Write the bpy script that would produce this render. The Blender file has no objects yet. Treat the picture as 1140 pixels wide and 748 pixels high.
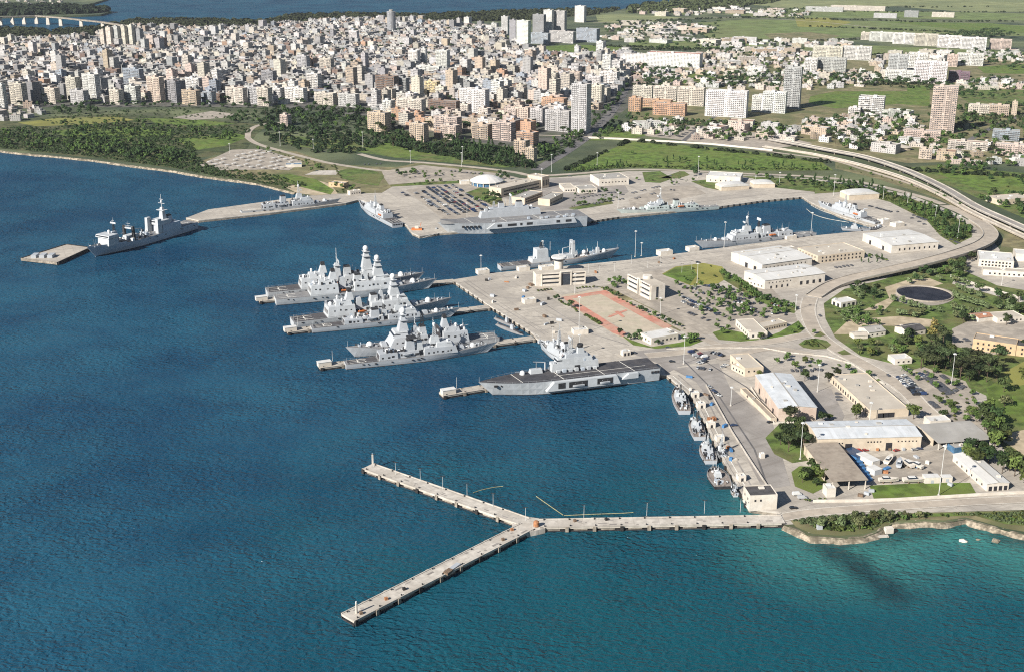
import bpy, bmesh, math, random
from mathutils import Vector, Matrix
from mathutils.noise import noise as pnoise
R = random.Random(11)
S = bpy.context.scene
COL = S.collection
rad = math.radians

# ------------------------------------------------------------------ camera, sky, sun, exposure
CAM_H, FPX, PITCH = 318.0, 1350.0, rad(18.97)
cam = bpy.data.objects.new('camera', bpy.data.cameras.new('camera'))
COL.objects.link(cam)
cam.location = (0, 0, CAM_H)
cam.rotation_euler = (rad(90) - PITCH, 0, 0)
cam.data.sensor_width = 36.0
cam.data.lens = 36.0 * FPX / 1140.0
cam.data.clip_start = 5.0
cam.data.clip_end = 60000.0
S.camera = cam

SUN_EL = rad(32); SHADOW_AZ = rad(43)
to_sun = Vector((-math.cos(SHADOW_AZ) * math.cos(SUN_EL), -math.sin(SHADOW_AZ) * math.cos(SUN_EL), math.sin(SUN_EL)))
w = bpy.data.worlds.new('World'); S.world = w; w.use_nodes = True
nt = w.node_tree
sky = nt.nodes.new('ShaderNodeTexSky'); sky.sky_type = 'NISHITA'; sky.sun_disc = False
sky.sun_elevation = SUN_EL; sky.sun_rotation = math.atan2(to_sun.x, to_sun.y)
sky.altitude = 300; sky.air_density = 1.0; sky.dust_density = 0.6; sky.ozone_density = 1.5
bg = nt.nodes['Background']; bg.inputs[1].default_value = 0.05
nt.links.new(sky.outputs[0], bg.inputs[0])
sl = bpy.data.lights.new('sun', 'SUN'); sl.energy = 5.0; sl.angle = rad(0.5); sl.color = (1.0, 0.95, 0.87)
so = bpy.data.objects.new('sun', sl); COL.objects.link(so)
so.rotation_euler = (-to_sun).to_track_quat('-Z', 'Y').to_euler()
so.location = (-500, -500, 900)
S.view_settings.view_transform = 'Standard'; S.view_settings.look = 'None'
S.view_settings.gamma = 1; S.view_settings.exposure = 0.76
S.view_settings.use_curve_mapping = False
S.cycles.max_bounces = 4; S.cycles.diffuse_bounces = 1; S.cycles.glossy_bounces = 2
S.cycles.transmission_bounces = 2; S.cycles.transparent_max_bounces = 4
S.cycles.use_denoising = False; S.cycles.filter_width = 1.1
S.cycles.caustics_reflective = False; S.cycles.caustics_refractive = False

# ------------------------------------------------------------------ ground points seen at a place of the photograph
CP, SP = math.cos(PITCH), math.sin(PITCH)
ZL = 2.4                                    # height of the quays and of the land above the sea
def P(px, py, z=ZL):
    x, y = px - 570.0, py - 374.0
    d = (x, FPX * CP - y * SP, -FPX * SP - y * CP)
    t = (z - CAM_H) / d[2]
    return Vector((d[0] * t, d[1] * t, z))
def proj(p):
    z = p[2] - CAM_H
    c = p[1] * CP - z * SP; u = p[1] * SP + z * CP
    return 570 + FPX * p[0] / c, 374 - FPX * u / c
def rise(base, row):                        # height above a ground point that reaches up to a row
    lo, hi = 0.0, 150.0
    for _ in range(30):
        m = (lo + hi) / 2
        if proj((base.x, base.y, base.z + m))[1] > row: lo = m
        else: hi = m
    return lo
def inside(x, y, poly):
    r = False; j = len(poly) - 1
    for i in range(len(poly)):
        xi, yi = poly[i][0], poly[i][1]; xj, yj = poly[j][0], poly[j][1]
        if (yi > y) != (yj > y) and x < (xj - xi) * (y - yi) / (yj - yi) + xi: r = not r
        j = i
    return r
def seg_d(x, y, a, b):
    dx, dy = b[0] - a[0], b[1] - a[1]; L = dx * dx + dy * dy or 1e-9
    t = max(0, min(1, ((x - a[0]) * dx + (y - a[1]) * dy) / L))
    return math.hypot(x - a[0] - t * dx, y - a[1] - t * dy)

# ------------------------------------------------------------------ materials
MATS = {}
def node(nt, t, **k):
    n = nt.nodes.new(t)
    for a, v in k.items(): setattr(n, a, v)
    return n
def math_n(nt, op, a, b=None, c=None):
    n = nt.nodes.new('ShaderNodeMath'); n.operation = op
    for i, v in enumerate((a, b, c)):
        if v is None: continue
        if isinstance(v, (int, float)): n.inputs[i].default_value = v
        else: nt.links.new(v, n.inputs[i])
    return n.outputs[0]
def mix_n(nt, f, a, b, mode='MIX'):
    n = nt.nodes.new('ShaderNodeMix'); n.data_type = 'RGBA'; n.blend_type = mode; n.clamp_factor = True
    for i, v in ((0, f), (6, a), (7, b)):
        if isinstance(v, (int, float)): n.inputs[i].default_value = v
        elif isinstance(v, tuple): n.inputs[i].default_value = (*v[:3], 1)
        else: nt.links.new(v, n.inputs[i])
    return n.outputs[2]
def noise_n(nt, vec, scale, detail=3, rough=0.55, lo=0.35, hi=0.65):
    n = nt.nodes.new('ShaderNodeTexNoise'); n.inputs['Scale'].default_value = scale
    n.inputs['Detail'].default_value = detail; n.inputs['Roughness'].default_value = rough
    if vec is not None: nt.links.new(vec, n.inputs['Vector'])
    m = nt.nodes.new('ShaderNodeMapRange'); m.interpolation_type = 'SMOOTHSTEP'
    m.inputs[1].default_value = lo; m.inputs[2].default_value = hi
    nt.links.new(n.outputs[0], m.inputs[0])
    return m.outputs[0]
def new_mat(name):
    m = bpy.data.materials.new(name); m.use_nodes = True
    nt = m.node_tree; b = nt.nodes['Principled BSDF']
    tc = nt.nodes.new('ShaderNodeTexCoord')
    MATS[name] = m
    return m, nt, b, tc.outputs['Object']
def paint(name, col, rough=0.6, var=0.18, scale=0.5, col2=None, scale2=0.05, metal=0.0, amt2=0.5, spec=0.4):
    m, nt, b, co = new_mat(name)
    f = noise_n(nt, co, scale, 4)
    c = mix_n(nt, f, tuple(x * (1 - var) for x in col), tuple(min(0.9, x * (1 + var)) for x in col))
    if col2:
        g = noise_n(nt, co, scale2, 5, 0.6, 0.42, 0.62)
        c = mix_n(nt, math_n(nt, 'MULTIPLY', g, amt2), c, col2)
    nt.links.new(c, b.inputs['Base Color'])
    b.inputs['Roughness'].default_value = rough; b.inputs['Metallic'].default_value = metal
    b.inputs['Specular IOR Level'].default_value = spec
    return m

paint('concrete', (0.43, 0.388, 0.33), 0.9, 0.10, 0.25, (0.30, 0.27, 0.235), 0.02, amt2=0.7)
def slabs(name, spacing=9.0, ang=24, jw=.022, dark=.72, streak=.35):
    m = MATS[name]; nt = m.node_tree; b = nt.nodes['Principled BSDF']; src = b.inputs['Base Color'].links[0].from_socket
    tc = nt.nodes.new('ShaderNodeTexCoord'); mp = node(nt, 'ShaderNodeMapping'); nt.links.new(tc.outputs['Object'], mp.inputs[0]); mp.inputs['Rotation'].default_value = (0, 0, rad(-ang))
    s_ = node(nt, 'ShaderNodeSeparateXYZ'); nt.links.new(mp.outputs[0], s_.inputs[0])
    L = [math_n(nt, 'LESS_THAN', math_n(nt, 'ABSOLUTE', math_n(nt, 'SUBTRACT', math_n(nt, 'FRACT', math_n(nt, 'DIVIDE', s_.outputs[i], spacing)), 0.5)), jw) for i in (0, 1)]
    j = math_n(nt, 'MAXIMUM', *L)
    mq = node(nt, 'ShaderNodeMapping'); nt.links.new(mp.outputs[0], mq.inputs[0]); mq.inputs['Scale'].default_value = (.012, .22, 1)
    st = noise_n(nt, mq.outputs[0], 1.0, 4, .6, .5, .72)
    mr = node(nt, 'ShaderNodeMapping'); nt.links.new(mp.outputs[0], mr.inputs[0]); mr.inputs['Scale'].default_value = (.16, .014, 1)
    st2 = noise_n(nt, mr.outputs[0], 1.0, 4, .6, .55, .75)
    sp = noise_n(nt, tc.outputs['Object'], .35, 2, .5, .66, .74)
    c = mix_n(nt, math_n(nt, 'MULTIPLY', math_n(nt, 'MAXIMUM', st, st2), streak), src, (.17, .15, .13))
    c = mix_n(nt, math_n(nt, 'MULTIPLY', sp, .35), c, (.13, .115, .10))
    c = mix_n(nt, math_n(nt, 'MULTIPLY', j, 1 - dark), c, (.1, .09, .08))
    nt.links.new(c, b.inputs['Base Color'])
slabs('concrete')
paint('pale_concrete', (0.49, 0.45, 0.395), 0.9, 0.12, 0.3, (0.36, 0.32, 0.27), 0.08, amt2=0.6)
slabs('pale_concrete', 7, 0, .016, .75, .35)
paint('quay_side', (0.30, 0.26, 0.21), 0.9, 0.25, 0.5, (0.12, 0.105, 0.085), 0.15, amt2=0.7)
paint('asphalt', (0.30, 0.275, 0.25), 0.9, 0.14, 0.12, (0.19, 0.17, 0.155), 0.03, amt2=0.6)
paint('dark_asphalt', (0.11, 0.105, 0.105), 0.9, 0.2, 0.1, (0.18, 0.165, 0.15), 0.02)
paint('road_concrete', (0.40, 0.345, 0.28), 0.9, 0.10, 0.15, (0.31, 0.27, 0.225), 0.04)
paint('parking_ground', (0.36, 0.315, 0.26), 0.95, 0.14, 0.15, (0.25, 0.22, 0.185), 0.05, amt2=0.6)
paint('city_ground', (0.10, 0.095, 0.085), 0.95, 0.3, 0.05, (0.05, 0.065, 0.028), 0.02, amt2=0.7)
slabs('asphalt', 14, 30, .012, .8, .45); slabs('parking_ground', 5.2, 24, .03, .85, .4); slabs('road_concrete', 400, 20, .0, 1, .3)
paint('sand', (0.42, 0.345, 0.24), 0.95, 0.15, 0.15, (0.26, 0.21, 0.13), 0.06)
paint('rock', (0.29, 0.245, 0.185), 0.95, 0.4, 0.5, (0.10, 0.085, 0.06), 0.16, amt2=0.85)
paint('grass', (0.078, 0.118, 0.024), 0.95, 0.4, 0.15, (0.14, 0.13, 0.05), 0.03, amt2=0.7)
paint('bright_grass', (0.085, 0.135, 0.02), 0.95, 0.35, 0.12, (0.13, 0.15, 0.035), 0.02, amt2=0.6)
paint('yellow_grass', (0.21, 0.20, 0.045), 0.95, 0.2, 0.02, (0.14, 0.155, 0.05), 0.006)
paint('dry_grass', (0.19, 0.165, 0.085), 0.95, 0.3, 0.1, (0.085, 0.10, 0.035), 0.025, amt2=0.8)
paint('field_green', (0.125, 0.165, 0.05), 0.95, 0.22, 0.02, (0.15, 0.155, 0.065), 0.004)
paint('field_pale', (0.20, 0.215, 0.095), 0.95, 0.2, 0.02, (0.10, 0.13, 0.06), 0.005)
paint('far_land', (0.10, 0.115, 0.055), 0.95, 0.35, 0.012, (0.035, 0.055, 0.028), 0.004, amt2=0.9)
paint('scrub_ground', (0.042, 0.058, 0.018), 0.95, 0.4, 0.1, (0.12, 0.11, 0.05), 0.025, amt2=0.6)
paint('court_red', (0.46, 0.20, 0.145), 0.9, 0.14, 0.2, (0.44, 0.32, 0.24), 0.06, amt2=0.6)
paint('court_beige', (0.44, 0.375, 0.29), 0.9, 0.08, 0.2, (0.33, 0.32, 0.22), 0.06, amt2=0.4)
paint('white_line', (0.72, 0.69, 0.62), 0.8, 0.12, 0.6)
paint('white_wall', (0.62, 0.57, 0.50), 0.8, 0.08, 0.3, (0.48, 0.42, 0.34), 0.1, amt2=0.5)
paint('cream_wall', (0.56, 0.475, 0.37), 0.85, 0.08, 0.3, (0.44, 0.36, 0.27), 0.1, amt2=0.5)
paint('tan_wall', (0.50, 0.36, 0.22), 0.85, 0.1, 0.3, (0.40, 0.29, 0.18), 0.1)
paint('pink_wall', (0.53, 0.435, 0.36), 0.85, 0.08, 0.3, (0.42, 0.30, 0.24), 0.1)
paint('white_roof', (0.62, 0.61, 0.585), 0.6, 0.05, 0.2, (0.55, 0.53, 0.49), 0.1, amt2=0.5)
paint('metal_roof', (0.60, 0.62, 0.635), 0.45, 0.05, 0.15, (0.45, 0.48, 0.50), 0.12, amt2=0.5)
def seams(name, w=2.6, k=.82):
    m = MATS[name]; nt = m.node_tree; b = nt.nodes['Principled BSDF']; src = b.inputs['Base Color'].links[0].from_socket
    tc = nt.nodes.new('ShaderNodeTexCoord'); s_ = node(nt, 'ShaderNodeSeparateXYZ'); nt.links.new(tc.outputs['Object'], s_.inputs[0])
    fl_ = math_n(nt, 'FLOOR', math_n(nt, 'DIVIDE', s_.outputs[0], w)); gl_ = math_n(nt, 'FLOOR', math_n(nt, 'DIVIDE', s_.outputs[1], w * 5))
    cb = node(nt, 'ShaderNodeCombineXYZ'); nt.links.new(fl_, cb.inputs[0]); nt.links.new(gl_, cb.inputs[1]); wn = node(nt, 'ShaderNodeTexWhiteNoise'); nt.links.new(cb.outputs[0], wn.inputs['Vector'])
    mp = node(nt, 'ShaderNodeMapping'); nt.links.new(tc.outputs['Object'], mp.inputs[0]); mp.inputs['Scale'].default_value = (.9, .05, .05)
    st = noise_n(nt, mp.outputs[0], 1.0, 4, .65, .5, .8)
    c = mix_n(nt, math_n(nt, 'MULTIPLY', wn.outputs[0], .2), src, (.28, .26, .24)); c = mix_n(nt, math_n(nt, 'MULTIPLY', st, .35), c, (.26, .22, .18))
    nt.links.new(c, b.inputs['Base Color'])
seams('metal_roof'); seams('white_roof', 3.2)
paint('grey_roof', (0.34, 0.325, 0.30), 0.85, 0.1, 0.2, (0.24, 0.225, 0.20), 0.1)
paint('beige_roof', (0.47, 0.42, 0.35), 0.85, 0.08, 0.2, (0.37, 0.325, 0.27), 0.1)
paint('brown_roof', (0.27, 0.225, 0.18), 0.85, 0.12, 0.3, (0.36, 0.31, 0.25), 0.1)
paint('dark_roof', (0.075, 0.07, 0.07), 0.8, 0.2, 0.3)
paint('tile_roof', (0.36, 0.17, 0.10), 0.85, 0.2, 0.6, (0.28, 0.15, 0.10), 0.1)
paint('opening', (0.025, 0.025, 0.03), 0.5, 0.2, 0.5)
paint('glass', (0.03, 0.04, 0.055), 0.12, 0.2, 0.5, spec=0.6)
paint('blue_glass', (0.06, 0.14, 0.24), 0.2, 0.2, 0.5)
paint('timber', (0.16, 0.11, 0.075), 0.9, 0.3, 1.5)
paint('pole_steel', (0.60, 0.60, 0.58), 0.5, 0.05, 1.0)
paint('fender_rubber', (0.025, 0.023, 0.022), 0.8, 0.3, 1.0)
paint('ship_grey', (0.39, 0.41, 0.435), 0.5, 0.05, 0.25, (0.34, 0.355, 0.37), 0.12, amt2=0.5)
paint('ship_white', (0.46, 0.48, 0.495), 0.5, 0.05, 0.25, (0.35, 0.365, 0.375), 0.15, amt2=0.5)
paint('ship_blue', (0.42, 0.465, 0.52), 0.5, 0.06, 0.2, (0.35, 0.39, 0.44), 0.1, amt2=0.5)
paint('ship_green', (0.42, 0.47, 0.45), 0.5, 0.05, 0.2, (0.35, 0.385, 0.365), 0.12, amt2=0.5)
paint('deck_grey', (0.17, 0.17, 0.175), 0.85, 0.12, 0.3, (0.22, 0.21, 0.20), 0.12)
paint('deck_dark', (0.045, 0.045, 0.052), 0.85, 0.22, 0.25, (0.08, 0.074, 0.075), 0.08, amt2=0.7)
paint('deck_brown', (0.20, 0.165, 0.145), 0.9, 0.2, 0.5, (0.27, 0.24, 0.21), 0.2)
paint('boot_shade_black', (0.03, 0.03, 0.033), 0.6, 0.3, 0.5)  # boot-topping black; on hulls it also paints in the shadow along the waterline
paint('ship_black', (0.028, 0.028, 0.03), 0.6, 0.3, 0.5)
paint('ship_glass', (0.03, 0.035, 0.045), 0.15, 0.2, 0.5)
paint('radome', (0.70, 0.70, 0.69), 0.4, 0.04, 0.5)
paint('boat_orange', (0.55, 0.16, 0.04), 0.5, 0.15, 0.8)
paint('rust', (0.33, 0.15, 0.07), 0.85, 0.3, 0.8)
paint('boom_yellow', (0.27, 0.26, 0.15), 0.6, 0.2, 0.5)
paint('boom_pale', (0.40, 0.38, 0.33), 0.7, 0.2, 0.3)
paint('solar_blue', (0.02, 0.05, 0.11), 0.2, 0.2, 1.0)
paint('tarp_blue', (0.05, 0.16, 0.34), 0.6, 0.15, 1.0)
paint('pond_dark', (0.014, 0.014, 0.022), 0.6, 0.3, 0.1, (0.03, 0.03, 0.035), 0.1)
paint('bark', (0.09, 0.065, 0.045), 0.95, 0.3, 1.0)
paint('tyre', (0.02, 0.02, 0.02), 0.9, 0.2, 3.0)
CARCOL = {'white': (0.62, 0.62, 0.60), 'silver': (0.38, 0.385, 0.39), 'dark grey': (0.07, 0.072, 0.08), 'black': (0.018, 0.018, 0.02),
          'dark blue': (0.025, 0.045, 0.11), 'red': (0.30, 0.03, 0.025)}
for k, c in CARCOL.items(): paint('car_' + k, c, 0.3, 0.03, 1.0, spec=0.6)
for nm, c in (('leaf_dark', (0.031, 0.050, 0.016)), ('leaf_mid', (0.065, 0.095, 0.024)), ('leaf_olive', (0.095, 0.115, 0.05)),
              ('leaf_pine', (0.034, 0.05, 0.020)), ('leaf_autumn', (0.21, 0.17, 0.055)), ('leaf_bright', (0.085, 0.125, 0.028))):
    m, nt, b, co = new_mat(nm)
    oi = node(nt, 'ShaderNodeObjectInfo')
    f = noise_n(nt, co, 0.9, 2)
    c0 = mix_n(nt, f, tuple(x * 0.65 for x in c), tuple(x * 1.45 for x in c))
    hs = node(nt, 'ShaderNodeHueSaturation')
    nt.links.new(math_n(nt, 'MULTIPLY_ADD', oi.outputs['Random'], 0.07, 0.455), hs.inputs['Hue'])
    nt.links.new(math_n(nt, 'MULTIPLY_ADD', math_n(nt, 'FRACT', math_n(nt, 'MULTIPLY', oi.outputs['Random'], 7.3)), 1.0, 0.5), hs.inputs['Value'])
    nt.links.new(c0, hs.inputs['Color'])
    nt.links.new(hs.outputs[0], b.inputs['Base Color'])
    b.inputs['Roughness'].default_value = 0.8; b.inputs['Specular IOR Level'].default_value = 0.2

# city facade: the wall's own colour is an attribute, its window rows follow the metres along and up the wall
m, nt, b, co = new_mat('facade')
at = node(nt, 'ShaderNodeAttribute', attribute_name='tint')
uv = node(nt, 'ShaderNodeUVMap'); sx = node(nt, 'ShaderNodeSeparateXYZ'); nt.links.new(uv.outputs[0], sx.inputs[0])
cu = math_n(nt, 'DIVIDE', sx.outputs[0], 3.3); cv = math_n(nt, 'DIVIDE', sx.outputs[1], 3.1)
fu = math_n(nt, 'ABSOLUTE', math_n(nt, 'SUBTRACT', math_n(nt, 'FRACT', cu), 0.5))
fv = math_n(nt, 'ABSOLUTE', math_n(nt, 'SUBTRACT', math_n(nt, 'FRACT', cv), 0.55))
cmb = node(nt, 'ShaderNodeCombineXYZ'); nt.links.new(math_n(nt, 'FLOOR', cu), cmb.inputs[0]); nt.links.new(math_n(nt, 'FLOOR', cv), cmb.inputs[1])
wn = node(nt, 'ShaderNodeTexWhiteNoise'); wn.noise_dimensions = '3D'; nt.links.new(cmb.outputs[0], wn.inputs['Vector'])
wide = math_n(nt, 'MULTIPLY_ADD', at.outputs['Alpha'], 0.3, 0.2)
win = math_n(nt, 'MULTIPLY', math_n(nt, 'LESS_THAN', fu, wide), math_n(nt, 'LESS_THAN', fv, 0.27))
win = math_n(nt, 'MULTIPLY', win, math_n(nt, 'GREATER_THAN', wn.outputs[0], 0.12))
gl = mix_n(nt, wn.outputs[0], (0.03, 0.035, 0.045), (0.17, 0.16, 0.15))
dirt = noise_n(nt, co, 0.12, 4)
wc = mix_n(nt, math_n(nt, 'MULTIPLY', dirt, 0.22), at.outputs['Color'], (0.22, 0.19, 0.16))
nt.links.new(mix_n(nt, win, wc, gl), b.inputs['Base Color'])
b.inputs['Roughness'].default_value = 0.7
m, nt, b, co = new_mat('city_roof')
at = node(nt, 'ShaderNodeAttribute', attribute_name='tint')
dirt = noise_n(nt, co, 0.15, 4)
nt.links.new(mix_n(nt, math_n(nt, 'MULTIPLY', dirt, 0.45), at.outputs['Color'], (0.20, 0.18, 0.16)), b.inputs['Base Color'])
b.inputs['Roughness'].default_value = 0.85

# sea
m, nt, b, co = new_mat('sea_water')
at = node(nt, 'ShaderNodeAttribute', attribute_name='depth'); sc = node(nt, 'ShaderNodeSeparateColor'); nt.links.new(at.outputs['Color'], sc.inputs[0])
big = noise_n(nt, co, 0.007, 5, 0.65, 0.32, 0.68)
c = mix_n(nt, big, (0.0065, 0.042, 0.088), (0.015, 0.078, 0.130))
c = mix_n(nt, sc.outputs[1], c, (0.0045, 0.064, 0.082))
c = mix_n(nt, sc.outputs[0], c, (0.036, 0.155, 0.145))
c = mix_n(nt, sc.outputs[2], c, (0.006, 0.020, 0.030))
mp = node(nt, 'ShaderNodeMapping'); nt.links.new(co, mp.inputs[0]); mp.inputs['Rotation'].default_value = (0, 0, rad(18)); mp.inputs['Scale'].default_value = (0.6, 1.0, 1.0)
n1 = node(nt, 'ShaderNodeTexNoise'); n1.inputs['Scale'].default_value = 0.42; n1.inputs['Detail'].default_value = 1.6; n1.inputs['Roughness'].default_value = 0.5; n1.inputs['Distortion'].default_value = 0.6
nt.links.new(mp.outputs[0], n1.inputs['Vector'])
n2 = node(nt, 'ShaderNodeTexNoise'); n2.inputs['Scale'].default_value = 0.05; n2.inputs['Detail'].default_value = 3
nt.links.new(mp.outputs[0], n2.inputs['Vector'])
hgt = math_n(nt, 'MULTIPLY_ADD', n2.outputs[0], 1.6, n1.outputs[0])
bp = node(nt, 'ShaderNodeBump'); gust = noise_n(nt, co, 0.010, 3, .55, .3, .7); nt.links.new(math_n(nt, 'MULTIPLY_ADD', gust, 0.55, 0.45), bp.inputs['Strength']); bp.inputs['Distance'].default_value = 2.3
nt.links.new(hgt, bp.inputs['Height'])
df = node(nt, 'ShaderNodeBsdfDiffuse'); gs = node(nt, 'ShaderNodeBsdfGlossy'); gs.inputs['Roughness'].default_value = 0.18
fr = node(nt, 'ShaderNodeFresnel'); fr.inputs['IOR'].default_value = 1.33
for n_ in (df, gs, fr): nt.links.new(bp.outputs[0], n_.inputs['Normal'])
nt.links.new(c, df.inputs['Color'])
ms_ = node(nt, 'ShaderNodeMixShader'); nt.links.new(math_n(nt, 'MINIMUM', fr.outputs[0], 0.13), ms_.inputs[0])
nt.links.new(df.outputs[0], ms_.inputs[1]); nt.links.new(gs.outputs[0], ms_.inputs[2])
nt.links.new(ms_.outputs[0], nt.nodes['Material Output'].inputs['Surface']); nt.nodes.remove(b)

# ------------------------------------------------------------------ mesh builder
class MB:
    def __init__(s): s.v = []; s.f = []; s.m = []; s.uv = []; s.t = []
    def face(s, pts, mi=0, uv=None, tint=None):
        n = len(s.v); s.v += [tuple(p) for p in pts]; s.f.append(tuple(range(n, n + len(pts)))); s.m.append(mi); s.uv.append(uv); s.t.append(tint)
    def mesh(s, vs, fs, mi=0):
        n = len(s.v); s.v += [tuple(p) for p in vs]
        for f in fs: s.f.append(tuple(i + n for i in f)); s.m.append(mi); s.uv.append(None); s.t.append(None)
    def fru(s, x0, x1, y0, y1, z0, z1, a=0, b=0, c=0, d=0, mi=0, bottom=True):       # box whose top is inset by a,b (x ends) and c,d (y sides)
        vs = [(x0, y0, z0), (x1, y0, z0), (x1, y1, z0), (x0, y1, z0), (x0 + a, y0 + c, z1), (x1 - b, y0 + c, z1), (x1 - b, y1 - d, z1), (x0 + a, y1 - d, z1)]
        fs = [(4, 5, 6, 7), (0, 1, 5, 4), (1, 2, 6, 5), (2, 3, 7, 6), (3, 0, 4, 7)]
        if bottom: fs.append((3, 2, 1, 0))
        s.mesh(vs, fs, mi); return s
    def box(s, x0, x1, y0, y1, z0, z1, mi=0): return s.fru(x0, x1, y0, y1, z0, z1, mi=mi)
    def prism(s, poly, z0, z1, mi=0, mt=None, bottom=True):
        n = len(poly); area = sum(poly[i][0] * poly[(i + 1) % n][1] - poly[(i + 1) % n][0] * poly[i][1] for i in range(n))
        if area < 0: poly = poly[::-1]
        s.face([(p[0], p[1], z1) for p in poly], mi if mt is None else mt)
        if bottom: s.face([(p[0], p[1], z0) for p in poly[::-1]], mi)
        for i in range(n):
            a, b = poly[i], poly[(i + 1) % n]
            s.face([(a[0], a[1], z0), (b[0], b[1], z0), (b[0], b[1], z1), (a[0], a[1], z1)], mi)
        return s
    def cyl(s, x, y, z0, z1, r0, r1=None, n=12, mi=0):
        r1 = r0 if r1 is None else r1
        vs = [(x + r0 * math.cos(6.28319 * k / n), y + r0 * math.sin(6.28319 * k / n), z0) for k in range(n)]
        vs += [(x + r1 * math.cos(6.28319 * k / n), y + r1 * math.sin(6.28319 * k / n), z1) for k in range(n)]
        fs = [(k, (k + 1) % n, n + (k + 1) % n, n + k) for k in range(n)] + [tuple(range(n, 2 * n)), tuple(range(n - 1, -1, -1))]
        s.mesh(vs, fs, mi); return s
    def sph(s, x, y, z, r, n=12, k=8, mi=0, sz=1.0, half=False):
        vs = []; fs = []
        lat0 = 0 if half else -math.pi / 2
        for j in range(k + 1):
            la = lat0 + (math.pi / 2 - lat0) * j / k
            for i in range(n): vs.append((x + r * math.cos(la) * math.cos(6.28319 * i / n), y + r * math.cos(la) * math.sin(6.28319 * i / n), z + r * sz * math.sin(la)))
        for j in range(k):
            for i in range(n): fs.append((j * n + i, j * n + (i + 1) % n, (j + 1) * n + (i + 1) % n, (j + 1) * n + i))
        s.mesh(vs, fs, mi); return s
    def tube(s, p, q, r, n=6, r2=None, mi=0):
        p = Vector(p); q = Vector(q); d = q - p
        if d.length < 1e-6: return s
        a = d.orthogonal().normalized(); b = d.cross(a).normalized(); r2 = r if r2 is None else r2
        vs = [p + (a * math.cos(6.28319 * k / n) + b * math.sin(6.28319 * k / n)) * r for k in range(n)]
        vs += [q + (a * math.cos(6.28319 * k / n) + b * math.sin(6.28319 * k / n)) * r2 for k in range(n)]
        fs = [(k, (k + 1) % n, n + (k + 1) % n, n + k) for k in range(n)] + [tuple(range(n, 2 * n)), tuple(range(n - 1, -1, -1))]
        s.mesh(vs, fs, mi); return s
    def data(s, name, mats, smooth=False):
        me = bpy.data.meshes.new(name); me.from_pydata(s.v, [], s.f)
        if isinstance(mats, str): mats = [mats]
        for x in mats: me.materials.append(MATS[x])
        if len(mats) > 1: me.polygons.foreach_set('material_index', s.m)
        if any(u is not None for u in s.uv):
            lay = me.uv_layers.new(name='UVMap'); fl = []
            for f, u in zip(s.f, s.uv):
                for k in range(len(f)): fl += (u[k] if u else (0.0, 0.0))
            lay.data.foreach_set('uv', fl)
        if any(t is not None for t in s.t):
            at = me.color_attributes.new('tint', 'FLOAT_COLOR', 'CORNER'); fl = []
            for f, t in zip(s.f, s.t): fl += list(t or (0.5, 0.5, 0.5, 0)) * len(f)
            at.data.foreach_set('color', fl)
        if smooth: me.polygons.foreach_set('use_smooth', [True] * len(me.polygons))
        me.update(); return me
    def build(s, name, mats, parent=None, smooth=False):
        return link(name, s.data(name, mats, smooth), parent)
def link(name, me, parent=None):
    o = bpy.data.objects.new(name, me); COL.objects.link(o)
    if parent: o.parent = parent
    return o
def tag(o, label, cat, group=None, kind=None):
    if label: o['label'] = label
    if cat: o['category'] = cat
    if group: o['group'] = group
    if kind: o['kind'] = kind
    return o
def thing(name, label, cat, loc=(0, 0, 0), rz=0.0, group=None):
    o = bpy.data.objects.new(name, None); COL.objects.link(o); o.location = loc; o.rotation_euler = (0, 0, rz); o.empty_display_size = 1
    return tag(o, label, cat, group)
def structure(name, me_or_mb, mats):
    o = me_or_mb.build(name, mats); o['kind'] = 'structure'; return o
def dup(o, loc, rz=None, sc=None):
    c = o.copy(); COL.objects.link(c); c.location = loc
    if rz is not None: c.rotation_euler = (0, 0, rz)
    if sc is not None: c.scale = sc
    for ch in o.children:
        d = ch.copy(); COL.objects.link(d); d.parent = c
    return c
# labels that place one repeat among its likes, by the nearest landmark
LANDMARKS = []
PENDING = []
def mark(name, p): LANDMARKS.append((name, Vector((p[0], p[1], 0))))
ORD = ['first', 'second', 'third', 'fourth', 'fifth', 'sixth', 'seventh', 'eighth', 'ninth', 'tenth', 'eleventh', 'twelfth']
def later(o, desc): PENDING.append((o, desc))
def finish_labels():
    groups = {}
    for o, desc in PENDING:
        p = Vector((o.location.x, o.location.y, 0))
        nm, q = min(LANDMARKS, key=lambda l: (l[1] - p).length)
        d = p - q
        sx = d.x; sy = d.y / 2.5
        side = ('on the sunny side of' if sx < 0 else 'on the shady side of') if abs(sx) > abs(sy) else ('behind' if sy > 0 else 'in front of')
        groups.setdefault((desc, side, nm), []).append((d.length, o))
    for (desc, side, nm), L in groups.items():
        L.sort(key=lambda t: t[0])
        for i, (_, o) in enumerate(L):
            if len(L) == 1: o['label'] = f'{desc} {side} {nm}'
            else:
                n = ORD[i] if i < 12 else f'{i + 1}th'
                if n[-4:] in ('21th', '31th', '41th'): n = n[:-2] + 'st'
                o['label'] = f'{n} {desc} {side.replace("on the ", "to the ")} {nm}' if i else f'{desc} {side.replace("on the ", "hard by on the ") if "side" in side else "just " + side} {nm}'
            if len(o['label'].split()) > 16: o['label'] = o['label'].replace('to the sunny side of', 'sunward of').replace('to the shady side of', 'shadeward of').replace('hard by on the sunny side of', 'just sunward of').replace('hard by on the shady side of', 'just shadeward of').replace('on the sunny side of', 'sunward of').replace('on the shady side of', 'shadeward of')
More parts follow.
